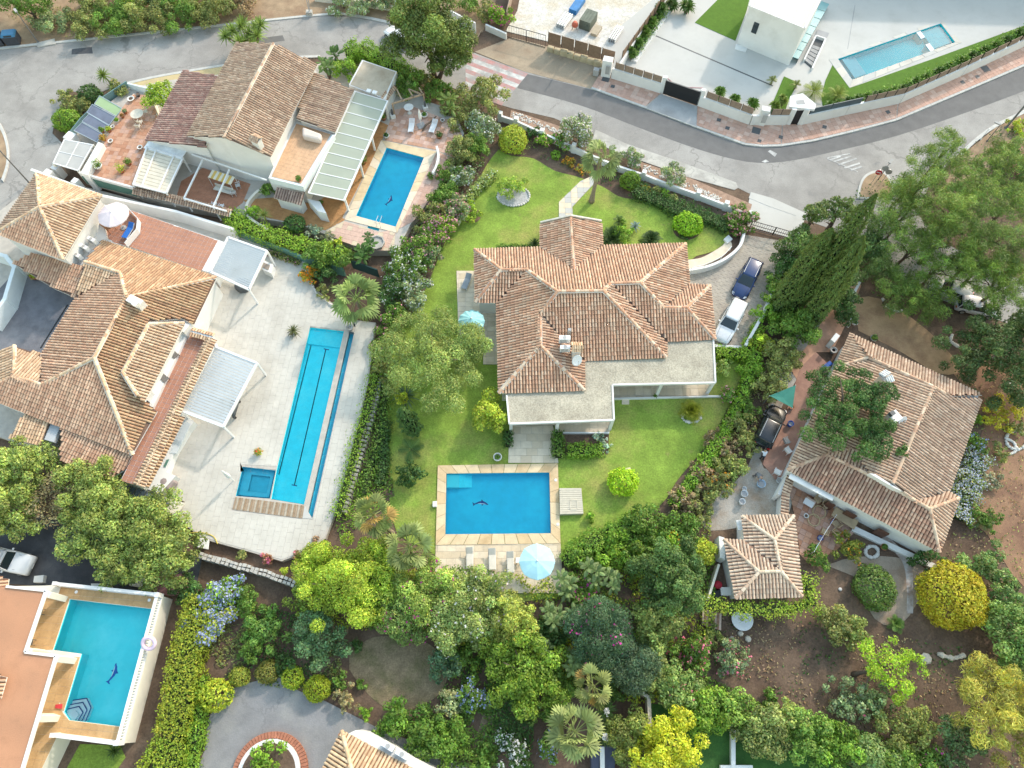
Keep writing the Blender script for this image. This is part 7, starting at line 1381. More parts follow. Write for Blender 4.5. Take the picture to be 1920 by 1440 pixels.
# ---- people
def person(px,py,z,ang,label,J,top,legs,skin=(.42,.26,.18),hair=(.03,.02,.015)):
    """J: joints in the person's own frame (x forward, y left, z up)"""
    e=empty('person',P(px,py,z),label,'person');k=frame(px,py,z,ang);N=list(J);idx={n:i for i,n in enumerate(N)}
    ED=[('pelvis','waist'),('waist','chest'),('chest','neck'),('neck','head'),('head','crown')]+[(a+s,b+s) for s in 'LR' for a,b in (('sho','elb'),('elb','wri'),('wri','hand'),('hip','knee'),('knee','ank'),('ank','toe'))]+[('chest','sho'+s) for s in 'LR']+[('pelvis','hip'+s) for s in 'LR']
    RD=dict(pelvis=.15,waist=.13,chest=.16,neck=.06,head=.105,crown=.085,sho=.075,elb=.05,wri=.035,hand=.04,hip=.1,knee=.065,ank=.045,toe=.04)
    me=bpy.data.meshes.new('body');me.from_pydata([k@Vector(J[n]) for n in N],[(idx[a],idx[b]) for a,b in ED],[]);o=bpy.data.objects.new('body',me);COL.objects.link(o);o.parent=e;o.matrix_parent_inverse=WM(e).inverted()
    sk=o.modifiers.new('skin','SKIN');sk.use_smooth_shade= True;o.modifiers.new('sub','SUBSURF').levels=2
    for n,v in zip(N,me.skin_vertices[0].data):r=RD.get(n,RD.get(n[:-1],.05));v.radius=(r,r);v.use_root=n=='pelvis'
    dg=bpy.context.evaluated_depsgraph_get();nm=bpy.data.meshes.new_from_object(o.evaluated_get(dg));o.modifiers.clear();o.data=nm;nm.name='body'
    ms=[M('skin_%d'%int(px),skin,.6,.05),M('top_%d'%int(px),top,.9,.06),M('trousers_%d'%int(px),legs,.9,.06),M('hair_dark',hair,.8),M('shoe',(.03,.03,.03),.7)];nm.materials.clear()
    for m_ in ms:nm.materials.append(m_)
    pts={n:k@Vector(J[n]) for n in N};mi={'head':0,'crown':3,'neck':0,'hand':0,'wri':0,'elb':0,'sho':1,'chest':1,'waist':1,'pelvis':2,'hip':2,'knee':2,'ank':2,'toe':4}
    for p in nm.polygons:best=min(N,key=lambda n:(pts[n]-p.center).length_squared);p.material_index=mi.get(best,mi.get(best[:-1],1));p.use_smooth= True
    # fingers
    for s in 'LR':
        h=Vector(J['hand'+s]);w_=Vector(J['wri'+s]);d=(h-w_).normalized();x=d.cross(Vector((0,0,1)));x=x.normalized() if x.length>.1 else Vector((0,1,0));m=MB()
        for i,(ln,of) in enumerate(((.07,-.03),(.085,-.01),(.08,.01),(.06,.03))):a=h+x*of+d*.02;m.tube([k@a,k@(a+d*ln*.55),k@(a+d*ln*.9-x.cross(d)*.02)],[.011,.01,.007],5)
        m.tube([k@(h-d*.02+x*.03),k@(h+x*.06+d*.03)],[.012,.009],5);m.build('hand',ms[0],e, True)
    hd=Vector(J['head']);nk=Vector(J['neck']);up=(hd-nk).normalized();f=Vector((1,0,0))-up*up.x;f.normalize();m=MB();m.lathe(k@(hd+f*.1),[(.018,-.02),(.012,.02)],5);m.build('nose',ms[0],e)
    for s in (-1,1):MB().lathe(k@(hd+f*.09+Vector((0,.035*s,0))+up*.03),[(.012,0),(.01,.012)],6).build('eye',BLACK,e)
    return e
ST_=dict(pelvis=(0,0,.92),waist=(.08,0,1.08),chest=(.25,0,1.26),neck=(.36,0,1.40),head=(.44,0,1.52),crown=(.49,0,1.62),shoL=(.27,.19,1.32),elbL=(.42,.25,1.12),wriL=(.64,.22,1.12),handL=(.73,.2,1.12),shoR=(.27,-.19,1.32),elbR=(.40,-.25,1.10),wriR=(.62,-.22,1.08),handR=(.71,-.2,1.08),hipL=(0,.1,.88),kneeL=(.06,.12,.5),ankL=(-.02,.12,.08),toeL=(.16,.13,.04),hipR=(0,-.1,.88),kneeR=(.02,-.12,.5),ankR=(-.12,-.12,.08),toeR=(.06,-.13,.04))
person(1427,861,.07,pxang((1427,861),(1424,842)),'person in white shirt leaning into the rear of the black vehicle',ST_,(.66,.70,.76),(.03,.035,.05))
BD=dict(ST_);BD.update(waist=(.12,0,1.02),chest=(.36,0,1.06),neck=(.50,0,1.08),head=(.62,0,1.08),crown=(.71,0,1.06),shoL=(.38,.19,1.06),elbL=(.48,.24,.82),wriL=(.60,.2,.62),handL=(.66,.18,.55),shoR=(.38,-.19,1.06),elbR=(.48,-.24,.82),wriR=(.60,-.2,.62),handR=(.66,-.18,.55))
person(1414,893,.05,pxang((1414,893),(1424,906)),'bending person in grey clothes reaching for the pale blue tub',BD,(.16,.17,.18),(.12,.12,.13))
# ---- villa planting
for x,y,r,h,c_,lb in ((1186,96,14,1.5,(.10,.19,.03),'lowest broad leaved shrub along the villa driveway'),(1198,76,15,1.5,(.10,.2,.03),'second broad leaved shrub along the villa driveway'),(1212,56,16,1.6,(.11,.2,.03),'third broad leaved shrub along the villa driveway'),(1224,38,16,1.6,(.11,.21,.03),'fourth broad leaved shrub along the villa driveway'),(1240,14,18,1.6,(.07,.14,.025),'fifth broad leaved shrub along the villa driveway, darker'),(1262,4,18,1.6,(.07,.13,.025),'dark shrub at the villa planter corner'),(1290,8,22,1.7,(.08,.15,.025),'large broad leaved shrub at the top villa planter'),(1352,170,16,1.3,(.11,.21,.03),'left shrub behind the villa street wall'),(1380,184,15,1.2,(.11,.21,.03),'middle shrub behind the villa street wall'),(1414,192,17,1.3,(.10,.2,.03),'right shrub behind the villa street wall'),(1470,185,14,1.4,(.2,.27,.05),'yellow green palm like tuft beside the villa doorway'),(1455,196,14,1.2,(.17,.26,.04),'leafy tuft left of the villa doorway')):rosette(x,y,r,h,lb,g=.15,col=c_,kind='strap',n=44,wid=.12,heads=3,spread=.35,name='broadleaf_shrub',cat='shrub',el=(80,-5),group='villa planting')
ORD='first second third fourth fifth sixth seventh eighth ninth tenth eleventh twelfth thirteenth fourteenth fifteenth sixteenth seventeenth eighteenth nineteenth'.split()
for i in range(19):
    t=i/18;q=lerp((1560,196),(1690,168),t*2.4) if t<.417 else lerp((1690,168),(1915,62),(t-.417)/.583);rosette(q[0],q[1],17,1.5,ORD[i]+' broad leaved plant from the doorway in the villa hedge row',g=.15,col=[(.10,.19,.03),(.13,.23,.035),(.07,.14,.025)][i%3],kind='strap',n=30,wid=.13,heads=3,spread=.35,name='hedge_plant',cat='shrub',el=(80,-5),group='hedge row behind the villa fence')
for x,y,r,lb in ((1530,162,28,'left yellow green feather palm by the villa doorway'),(1575,168,24,'right yellow green feather palm by the villa pool')):rosette(x,y,r,2.,lb,g=.15,col=(.26,.32,.06),kind='feather',n=22,name='feather_palm',cat='palm',wid=.05,el=(80,0))
for x,y,r,lb in ((1497,150,12,'small yellow tuft on the villa turf corner'),(1452,142,12,'young curved palm beside the villa driveway')):rosette(x,y,r,1.8,lb,g=.15,col=(.24,.27,.08),kind='feather',n=10,name='young_palm',cat='palm',wid=.04)
PINK,ROSE,WHT,LIL,MAG,ORG=(.72,.30,.38),(.70,.16,.26),(.75,.75,.70),(.34,.40,.66),(.62,.05,.35),(.75,.28,.02)
# --- far side of the top road
plant('tree',50,-2,48,5.5,MG,'dark broadleaf tree with leaning trunk above the blue bin','tree',lean=(74,52))
plant('bush',95,38,34,2.4,GG,'grey olive shrub between the dark tree and the roadside hedge mass')
for i,(x,y,r,h,c,lb) in enumerate(((165,44,42,2.6,OL,'leftmost olive green bush of the roadside thicket'),(222,34,44,2.8,MG,'second bush of the roadside thicket, dark green'),(282,30,46,2.8,OL,'third roadside thicket bush, above the worn road patch'),(340,22,44,2.8,MG,'fourth roadside thicket bush with dense crown'),
        (398,18,42,2.6,OL,'rightmost large bush of the roadside thicket'),(450,0,34,2.4,DRY,'dry brownish bush at the end of the roadside thicket'),(180,2,40,3.,OL,'bush behind the roadside thicket at the top edge'),(310,-10,40,3.,BLG,'bluish bush behind the thicket at the top edge'),(245,-12,40,3.,YG,'yellowish bush behind the thicket at the top edge'),(382,-18,40,3.,YG,'light bush near the top edge above the yucca'))):
    plant('bush',x,y,r,h,c,lb,group='roadside thicket',L=.22,var=.25,lk=.3,nl=30)
for x,y,lb in ((642,2,'bluish oleander bush above the cream wall, left one'),(700,2,'bluish oleander bush above the cream wall, right one'),(744,-6,'oleander bush at the top edge beside the tall conifer')):plant('bush',x,y,32,2.6,GG,lb,flower=(WHT,.05))
rosette(460,58,50,4.2,'large many headed bright green yucca at the road edge',col=(.20,.29,.06),heads=13,n=44,wid=.075,spread=.62,name='yucca',cat='yucca',droop=.15,el=(85,-25))
rosette(186,130,18,3.6,'single headed yucca leaning over the road with dry skirt',col=(.17,.24,.05),n=44,wid=.07,name='yucca',cat='yucca',base=(212,160),droop=.25,el=(85,-30))
rosette(209,162,14,.9,'low dark green rosette at the foot of the leaning yucca',col=MG,n=26,wid=.06,name='agave',cat='plant')
plant('bush',124,186,24,2.,OL,'thin olive shrub at the left of the solar rack');plant('ball',170,178,20,1.8,DG,'dark clipped round shrub above the solar rack');plant('ball',127,226,24,2.,BG,'bright green round shrub below the olive one');plant('bush',150,200,22,1.8,OL,'olive shrub between the two round shrubs')
plant('bush',228,166,22,1.4,OL,'low olive shrub beside the pale blue wall',g=.6);plant('tree',302,182,27,4.6,(.18,.25,.035),'small lemon tree against the red brown roof','tree',g=.8)
# --- tall conifer and shrubs round the gate
plant('tree',800,62,70,11.,(.085,.115,.035),'tall dense olive green conifer beside the striped crossing','conifer',tall=4.6,nl=60,lk=.24,L=.3,Wd=.15,lean=(816,152),cover=2.2,lobevar=.2,tr=.35)
plant('tree',842,112,42,6.5,(.085,.115,.035),'lower right limb mass of conifer foliage beside the striped crossing','conifer',tall=2.6,nl=30,lk=.28,L=.3,lean=(820,152),cover=2.2)
plant('bush',880,8,18,2.2,MG,'green bush by the white gatepost at the top');plant('bush',906,20,22,2.,OL,'olive bush between the gatepost and bougainvillea');plant('bush',938,34,24,2.4,BG,'bougainvillea bush with magenta flowers by the plot gate',flower=(MAG,.1))
# --- top-left house garden
rosette(622,85,26,4.,'tall bird of paradise with torn upright leaves above the veranda',g=.8,col=(.09,.17,.045),kind='banana',n=12,heads=1,name='bird_of_paradise',cat='plant',el=(80,20),base=(632,108));rosette(610,118,30,3.2,'bird of paradise clump at the roof corner',g=.8,col=(.11,.19,.05),kind='banana',n=11,heads=3,spread=.4,name='bird_of_paradise',cat='plant',el=(75,5))
hedge([(648,92),(672,84),(705,98),(762,128)],2.2,2.,BG,'bright green clipped hedge behind the flat annex roof',g=.8,lumps=.2);plant('bush',645,130,27,2.4,BG,'round bright shrub between roof corner and annex',g=.9)
plant('bush',768,152,27,2.8,MG,'climber shrub over the wooden pergola beams',g=.9);plant('bush',765,172,18,2.,MG,'green climber hanging below the wooden pergola',g=.9);plant('bush',795,152,22,2.,OL,'dry olive shrub at the conifer foot',g=.5)
for a in ((840,186,30,3.2,(.15,.22,.05),'banana','banana like plant in the corner below the conifer'),):rosette(a[0],a[1],a[2],a[3],a[6],col=a[4],kind=a[5],n=12,heads=3,spread=.4,g=.9,name='banana_plant',cat='plant',el=(75,5))
for x,y,r,h,c,fl,lb in ((905,178,44,3.8,OL, None,'large olive green shrub at the top of the boundary thicket'),(862,212,36,2.8,OL, None,'olive shrub right of the pink patio'),(820,175,26,2.6,MG, None,'dark shrub left of the banana like plant'),(905,238,32,3.2,GG,(WHT,.12),'oleander with white blossoms above the lawn corner'),(862,285,32,2.8,OL, None,'dense round bush beside the patio pool'),(888,275,26,2.6,MG, None,'dark bush behind the dense round one'),
        (838,328,28,2.2,MG,(PINK,.03),'bush below the dense round one at the pool side'),(860,335,28,2.4,GG,(WHT,.10),'grey green oleander with few white blossoms'),(832,372,30,2.4,MG, None,'shrub halfway along the boundary thicket'),(862,392,28,2.4,GG,(PINK,.12),'oleander sprinkled with pale pink blossoms'),(808,412,34,2.6,OL,(PINK,.04),'olive shrub at the pool foot corner'),(826,432,30,2.6,BG,(PINK,.25),'pink blossoming oleander at the lawn edge'),(786,462,36,2.8,MG,(PINK,.05),'shrub in the thicket above the white oleander'),(800,480,26,2.4,GG,(PINK,.05),'grey green shrub at the lawn edge of the thicket'),
        (752,510,44,3.2,MG,(WHT,.14),'large oleander starred with white blossoms'),(772,545,36,3.,GG,(WHT,.12),'white flowering oleander facing the side lawn'),(735,552,30,2.8,DG,(WHT,.05),'dark bush under the large white oleander'),(738,600,28,2.4,MG,(PINK,.06),'shrub above the rubble wall top'),(725,640,28,2.2,MG,(PINK,.05),'pink specked shrub beside the rubble wall'),(722,690,26,2.,OL, None,'olive shrub growing from the rubble wall')):
    plant('bush',x,y,r,h,c,lb,g=.3,flower=fl,group='boundary thicket',L=.25,lk=.3,nl=26)
hedge([(905,340),(925,320),(890,352),(876,375)],.9,1.,PALE,'pale flowering low hedge left of the front lawn',flower=(WHT,.06))
hedge([(430,396),(445,418),(500,438),(560,455),(640,478)],1.5,1.,(.15,.24,.03),'bright trailing hedge along the top of the green retaining wall',g=1.2,lumps=.25,jit=.2);plant('bush',475,398,16,1.6,BG,'small bright shrub in the curved planter',g=1.);rosette(492,398,19,2.2,'yellow green bamboo tuft in the curved planter',g=1.,col=(.26,.32,.08),n=70,wid=.03,name='bamboo',cat='plant',el=(88,10))
plant('bush',503,355,14,1.8,MG,'small shrub beside the balcony foot',g=1.);plant('ball',551,421,19,1.3,DG,'dark round shrub on the orange patio',g=1.);plant('bush',590,436,17,1.,(.20,.24,.19),'silvery shrub right of the dark round one',g=1.);plant('bush',617,446,13,.9,(.18,.19,.13),'small greyish shrub at the patio edge',g=1.);plant('bush',632,455,13,.9,YG,'yellowish low shrub at the patio edge',g=1.)
rosette(682,470,32,2.8,'dark bird of paradise clump below the patio pool',g=.9,col=(.07,.15,.03),kind='banana',n=13,heads=4,spread=.45,name='bird_of_paradise',cat='plant',el=(75,5));rosette(686,432,14,2.8,'small upright bird of paradise near the pool steps',g=1.,col=(.09,.16,.05),kind='banana',n=9,name='bird_of_paradise',cat='plant',el=(80,20))
plant('bush',600,482,30,2.4,MG,'dark shrub below the bright trailing hedge',g=.6);plant('bush',640,490,28,2.2,MG,'green shrub between retaining wall and dark sheet fence',g=.6);plant('bush',612,512,22,1.6,DG,'low dark shrub behind the orange lantana',g=.6)
plant('bush',583,516,19,1.1,(.18,.2,.03),'orange flowering lantana at the pale deck edge',g=.6,flower=(ORG,.5));plant('bush',608,548,18,.9,OL,'brownish low shrub under the deck fan palm',g=.6)
fan_palm(668,560,52,3.6,'broad fan palm beside the top of the lap pool',g=.5,col=(.20,.28,.085),n=40);rosette(548,616,17,1.7,'potted small palm standing on the pale deck',g=.6,col=(.14,.16,.06),n=40,wid=.04,name='potted_palm',cat='potted plant',el=(80,-10))
hedge([(497,470),(530,480),(560,492)],.5,.4,OL,'low flowering strip under the green wall by the pergola',g=.6,flower=(PINK,.1))
# --- central garden
plant('ball',960,261,27,2.2,YG,'yellow green ball shrub at the top corner of the front lawn',L=.22);plant('tree',1086,244,33,3.4,GG,'pinkish white flowering oleander standard at the street wall','tree',flower=((.7,.62,.64),.2),lean=(1084,290));plant('bush',1186,299,24,2.,GG,'grey green oleander right of the palm at the wall',flower=((.7,.55,.55),.08));plant('bush',1260,328,24,2.2,GG,'second grey green oleander along the street wall',flower=((.7,.55,.55),.07))
fan_palm(1126,298,42,6.2,'slender fan palm on the front lawn beside the path',col=(.22,.29,.10),n=32,base=(1109,378),tr=.24)
plant('ball',1181,340,18,1.9,BG,'dense green cone shaped shrub below the palm',L=.18);plant('bush',960,348,27,2.,(.19,.26,.05),'lemon shrub in the pebble ringed bed');stones('pebble_ring','dark ring of pebbles round the lemon shrub bed',circle((963,368),30,24,.62),.06,.16,34,STONEW,3);plant('bush',882,397,19,1.7,(.18,.26,.03),'small bright citrus shrub in a round soil bed')
sheet('soil_bed',circle((884,404),18,16,.8),.055,SOIL,th=.05);sheet('soil_bed',circle((963,368),30,20,.62),.056,M('pale_pebble',(.42,.42,.42),.9,.3,5.),th=.05)
plant('ball',1042,291,9,.8,BG,'tiny clipped ball in the bed by the street wall');plant('bush',1068,305,14,.5,(.22,.18,.04),'orange flowering ground plant left of the palm',flower=(ORG,.25));plant('bush',1096,318,14,.5,(.2,.18,.04),'orange flowering ground plant behind the palm trunk',flower=(ORG,.25));plant('bush',1145,325,14,1.,MG,'dark shrub between palm and cone shrub')
plant('bush',1050,268,20,1.6,MG,'shrub below the oleander standard',flower=(PINK,.06));plant('bush',1022,262,18,1.4,BG,'sprawling shrub over the white wall near its top',flower=(PINK,.06));plant('bush',1002,250,14,1.1,DG,'dark shrub behind the wall at the street bend')
hedge(smooth_line([(1192,352),(1240,374),(1290,395),(1340,408),(1368,425)],3),1.7,.9,DG,'dark low hedge curving inside the street wall',lumps=.3,jit=.15);plant('bush',1205,362,17,.8,(.16,.17,.03),'yellowish flowering mound at the start of the dark hedge',flower=((.7,.5,.05),.12));plant('ball',1230,358,8,.9,OL,'small brownish ball at the dark hedge');plant('ball',1261,374,10,.9,OL,'second small ball in the dark hedge');plant('bush',1245,362,13,1.,BG,'bright shrub in the dark hedge')
plant('bush',1390,410,29,2.,MG,'pink oleander at the driveway gate',flower=(PINK,.16));plant('bush',1385,428,20,1.4,MG,'lower part shrub with rose blossoms at the gate',flower=(ROSE,.08));plant('ball',1291,421,26,1.8,(.15,.26,.02),'vivid green ball shrub on the right front lawn');sheet('soil_bed',circle((1288,430),26,18,.75),.056,SOIL,th=.05);plant('bush',1282,440,14,.5,DG,'dark ground cover at the vivid ball shrub')
rosette(1149,441,29,1.3,'left cycad on the front lawn near the roof',col=(.05,.10,.03),kind='feather',n=34,name='cycad',cat='cycad',wid=.05);rosette(1222,445,25,1.2,'right cycad on the front lawn near the roof',col=(.05,.10,.03),kind='feather',n=34,name='cycad',cat='cycad',wid=.05);plant('bush',1166,434,22,1.6,BG,'round leafy shrub between the two cycads');rosette(1163,405,14,2.2,'young feather palm among the lawn shrubs',col=(.15,.22,.06),kind='feather',n=16,name='young_palm',cat='palm',wid=.04);rosette(1191,422,14,1.,'silver blue agave beside the leafy shrub',col=(.25,.33,.28),n=26,wid=.09,name='agave',cat='agave',el=(80,10))
rosette(1003,455,16,.8,'dark strap leaved plants at the porch corner',col=DG,n=50,wid=.04,name='strap_plant',cat='plant');hedge([(935,462),(1000,461)],.5,.35,MG,'thin planted strip at the top edge of the roof')
plant('tree',812,672,92,6.,(.17,.215,.075),'large feathery pale green tree left of the central house','tree',tall=2.2,nl=60,lk=.26,L=.2,Wd=.09,lean=(800,700),cover=1.2,soft=.45);plant('tree',875,650,38,4.6,(.155,.21,.07),'smaller feathery tree touching the side terrace','tree',L=.2,Wd=.09,cover=1.2,soft=.45)
plant('tree',921,774,38,3.6,(.235,.28,.04),'yellow green small tree at the porch roof corner','tree',L=.26,lean=(935,800));hedge([(952,806),(952,832)],.7,1.1,DG,'dark clipped shrub at the top of the garden steps');rosette(760,740,30,1.8,'blue green fan palm clump under the feathery tree',col=(.12,.19,.10),n=60,wid=.05,name='dwarf_palm',cat='palm',el=(85,0));cypress((778,808),17,4.4,'dark leaning dwarf cypress on the left lawn',lean=(-.2,.12),col=(.06,.11,.04));plant('bush',757,750,12,3.4,YG,'pale leaning tip beside the dwarf cypress')
rosette(770,840,27,1.,'low spreading palm with few long fronds',col=(.09,.18,.04),kind='feather',n=9,name='young_palm',cat='palm',wid=.06,el=(40,10));plant('bush',767,890,27,2.2,DG,'dark glossy citrus bush left of the garden pool',L=.26,lk=.3)
hedge([(1046,808),(1048,852)],1.,1.2,(.06,.11,.02),'tall clipped box hedge beside the garden steps');hedge([(1068,843),(1130,842)],1.3,.8,BG,'loose green shrubs below the porch');plant('bush',1136,836,14,.7,(.26,.33,.31),'silver blue shrub at the porch corner');plant('bush',1120,818,12,.5,(.2,.26,.22),'small silver plant above the blue one');sheet('soil_bed',[(1055,812),(1142,812),(1140,852),(1058,852)],.058,SOIL,th=.05)
plant('ball',1168,905,27,2.,(.20,.29,.02),'bright ball shrub on the lawn right of the pool');plant('bush',1106,969,11,.9,BG,'tiny citrus sapling on the lower lawn');rosette(1298,766,26,1.4,'golden cycad in a ring of stones',col=(.30,.32,.03),kind='feather',n=40,name='cycad',cat='cycad',wid=.05);stones('stone_ring','ring of white stones round the golden cycad',circle((1296,782),17,20,.6),.06,.17,18,STONEW,5);plant('bush',1362,742,17,1.7,MG,'pink rose bush at the right lawn edge',flower=(PINK,.12));rosette(1229,741,7,.7,'tiny plant at the porch kerb',col=BG,n=14,wid=.05,name='seedling',cat='plant')
hedge(smooth_line([(1420,660),(1400,720),(1376,775),(1350,825),(1318,872),(1288,915),(1265,945)],3),.9,1.3,(.12,.21,.025),'long bright clipped hedge down the right lawn edge',lumps=.2);plant('bush',1330,860,20,1.5,BG,'bright bulge in the clipped hedge');hedge([(1346,656),(1398,664),(1424,610)],1.1,1.,(.16,.25,.03),'light hedge wrapping the end of the driveway');plant('bush',1360,690,20,1.4,PALE,'pale feathery shrub below the driveway end')
for x,y,r,h,c,fl,lb in ((1440,590,32,2.,BG, None,'bright leafy shrub along the driveway wall'),(1456,545,30,2.4,MG, None,'shrub behind the driveway wall, middle one'),(1470,500,34,3.,DG, None,'dark shrub behind the driveway wall near the gate'),(1425,650,26,1.8,YG, None,'yellowish shrub at the end of the driveway wall'),(1408,690,24,1.8,BG, None,'leafy shrub continuing the driveway hedge'),(1465,670,38,3.,OL, None,'olive tree crown over the gravel yard'),(1445,720,34,2.8,OL, None,'second olive crown above the black vehicle'),(1492,610,44,4.,MG, None,'dense dark shrub left of the paved track'),
        (1385,800,30,1.8,OL, None,'half dry shrub next to the black vehicle'),(1405,830,28,1.7,OL, None,'olive shrub near the black vehicle rear'),(1350,830,26,1.7,DRY, None,'brown dried shrub behind the clipped hedge'),(1362,868,32,1.8,OL, None,'olive shrub in the dry thicket'),(1318,890,28,1.7,DRY, None,'second brown dried shrub behind the clipped hedge'),(1345,908,32,1.8,OL,(ORG,.04),'orange specked shrub facing the gravel yard'),(1378,880,26,1.6,PALE, None,'paler shrub at the gravel yard edge'),(1282,935,28,1.7,DRY, None,'third brown dried shrub by the lower hedge end'),(1308,950,30,1.7,OL, None,'olive shrub at the end of the dry thicket'),(1400,770,22,1.6,MG, None,'green shrub near the black vehicle bonnet')):
    plant('bush',x,y,r,h,c,lb,flower=fl,group='shrubs behind the clipped hedge',L=.22,lk=.28,nl=26,lobevar=.22)
# ivy on the rubble wall, inner hedge
hedge(smooth_line([(722,650),(702,710),(690,760),(668,830),(650,900),(632,965)],3),.9,.45,(.15,.23,.03),'ivy trailing over the left face of the rubble wall',g=.7,lumps=.4,jit=.34,cover=1.1,name='ivy');hedge(smooth_line([(728,700),(716,780),(700,850),(682,925)],3),.7,.8,MG,'creeper growing on the lawn side of the rubble wall',g=.1,lumps=.4,jit=.32,cover=1.1,name='ivy');hedge([(722,790),(718,850),(714,905)],.9,.8,DG,'dark narrow hedge along the left lawn edge',lumps=.25)
sheet('soil_bed',smooth_line([(712,760),(728,800),(728,880),(740,930),(700,930),(690,880),(700,800)],2),.06,SOIL,th=.05)
# --- belt below the pools
fan_palm(700,966,46,5.6,'leaning fan palm with orange tinged fronds left of the garden pool',col=(.22,.28,.08),n=30,base=(735,1000),warm=.22);fan_palm(766,1026,50,4.4,'broad pale fan palm at the corner of the poolside terrace',col=(.24,.30,.10),n=36)
for x,y,r,h,c,fl,lb in ((640,1095,78,6.2,(.215,.28,.04), None,'large yellow green tree below the pool deck'),(600,1060,40,4.4,(.22,.28,.04), None,'yellow green tree crown nearest the rubble deck corner'),(705,1060,48,4.6,(.19,.25,.04), None,'yellow green crown under the two fan palms'),(800,1110,58,4.8,(.17,.23,.06),(MAG,.012),'green tree dotted with magenta left of the terrace'),(900,1122,58,4.4,(.19,.235,.085),((.6,.5,.55),.02),'broad pale green tree below the white loungers'),(865,1150,62,5.0,(.17,.22,.085),(WHT,.02),'pale feathery tree in the middle of the belt'),(955,1165,46,4.2,(.215,.25,.06), None,'yellowish tree below the poolside terrace'),(760,1160,44,4.,(.13,.19,.06),(MAG,.02),'bougainvillea mixed tree above the dry lawn'),(690,1130,40,4.,(.19,.26,.04), None,'lower skirt crown of the yellow green trees')):
    plant('tree',x,y,r,h,c,lb,'tree',flower=fl,L=.21,Wd=.11,lk=.27,nl=46,lobevar=.24,soft=.55,group='belt of trees below the pools')
hedge([(1060,1050),(1100,1018),(1150,995),(1200,975)],1.6,1.5,(.12,.2,.03),'curved bright hedge closing the lower lawn',lumps=.25);plant('bush',1215,985,44,2.6,MG,'dark leafy shrub mass at the lower lawn corner',nl=34);plant('bush',1160,1030,40,2.2,BG,'bright shrub below the curved hedge',nl=30);plant('bush',1275,1000,36,2.4,MG,'green shrub below the dry thicket');plant('bush',1260,1030,34,2.2,BG,'orange flowering shrub above the round conifer',flower=(ORG,.06));plant('bush',1320,1035,28,2.6,YG,'yellow green shrub left of the outbuilding')
for i,(x,y,r,lb) in enumerate(((1062,1092,36,'banana clump beside the blue parasol'),(1112,1072,36,'banana clump under the curved hedge'),(1150,1085,30,'banana clump left of the round conifer'),(1040,1150,36,'banana clump in the belt under the terrace'),(1085,1158,34,'pale banana clump in the middle of the belt'),(1142,1140,32,'banana clump with upright torn leaves'),(1020,1215,32,'lower banana clump above the dark citrus'),(1075,1238,34,'lowest banana clump above the fan palms'))):rosette(x,y,r,3.2,lb,col=(.17,.24,.085),kind='banana',n=12,heads=3,spread=.4,name='banana_plant',cat='banana plant',el=(78,0),group='banana clumps in the belt')
plant('bush',1090,1112,38,2.2,MG,'shrub with magenta flowers among the bananas',flower=(MAG,.06));plant('bush',1030,1185,34,1.8,DG,'dark undergrowth below the bananas',nl=26);plant('tree',1255,1082,66,6.4,(.075,.125,.045),'large round dark conifer left of the outbuilding','conifer',nl=70,lk=.2,L=.26,Wd=.13,tall=3.,cover=2.,lobevar=.2);plant('tree',1228,1172,46,4.6,(.13,.165,.055),'olive conifer with bare twigs below the round one','conifer',nl=44,lk=.24,L=.24)
plant('tree',1128,1185,58,5.2,BLG,'dark blue green feathery tree in the belt','tree',L=.22,Wd=.06,nl=44,soft=.4,flower=(MAG,.006));plant('tree',1180,1250,46,4.6,(.07,.11,.07),'second dark feathery tree right of the fan palms','tree',L=.22,Wd=.06,nl=40,soft=.4);plant('tree',985,1262,72,5.0,(.105,.165,.025),'broad citrus tree in the lower middle','tree',nl=50,lk=.24,L=.24);plant('tree',940,1235,44,3.8,(.1,.155,.025),'left shoulder citrus crown beside the dry lawn','tree',lk=.26)
fan_palm(1112,1288,42,5.4,'upper golden green fan palm at the bottom',col=(.24,.28,.09),n=26,warm=.1);fan_palm(1078,1372,58,5.8,'lower broad fan palm at the bottom edge',col=(.25,.31,.11),n=34);rosette(1136,1332,28,2.4,'upper yucca with white flower head',col=(.10,.17,.04),n=70,wid=.05,name='yucca',cat='yucca',flower=WHT,el=(88,-15));rosette(1134,1382,28,2.4,'lower yucca with white flower head',col=(.12,.19,.06),n=70,wid=.05,name='yucca',cat='yucca',flower=WHT,el=(88,-15))
for x,y,r,h,c,fl,lb in ((1182,1385,46,3.4,(.135,.165,.05), None,'olive bush column left of the yellow tree'),(1225,1265,38,3.,(.15,.19,.07), None,'small leaved shrub below the feathery trees'),(1272,1288,46,3.2,(.14,.2,.07),(ROSE,.01),'soft green shrub below the pink oleander'),(1300,1222,36,2.4,MG,(ROSE,.1),'rose blossoming oleander at the brown soil edge'),(1368,1235,34,2.2,GG,(ROSE,.06),'sparse pink oleander over the brown soil'),(1325,1335,42,3.2,(.12,.2,.03), None,'dense green bush at the lower lawn'),(1372,1325,36,2.8,(.14,.21,.05), None,'green bush in the row above the white beam'),(1430,1372,46,3.4,(.15,.18,.07), None,'grey olive bush right of the white beam'),(1478,1350,34,2.6,PALE, None,'pale bush in the bottom row'),(1510,1385,44,3.2,(.115,.19,.045), None,'bright bush in the bottom right row'),(1568,1405,44,3.2,(.105,.185,.03), None,'second bright bush in the bottom right row'),(1632,1415,44,3.2,(.15,.21,.085), None,'pale feathery bush in the bottom right row'),(1690,1425,42,3.,(.11,.18,.04), None,'green bush near the bottom right corner'),(1745,1445,40,2.8,MG,(MAG,.03),'dark bush with magenta specks at the bottom right')):
    plant('bush',x,y,r,h,c,lb,flower=fl,group='lower row of bushes',lk=.28,nl=32,lobevar=.2)
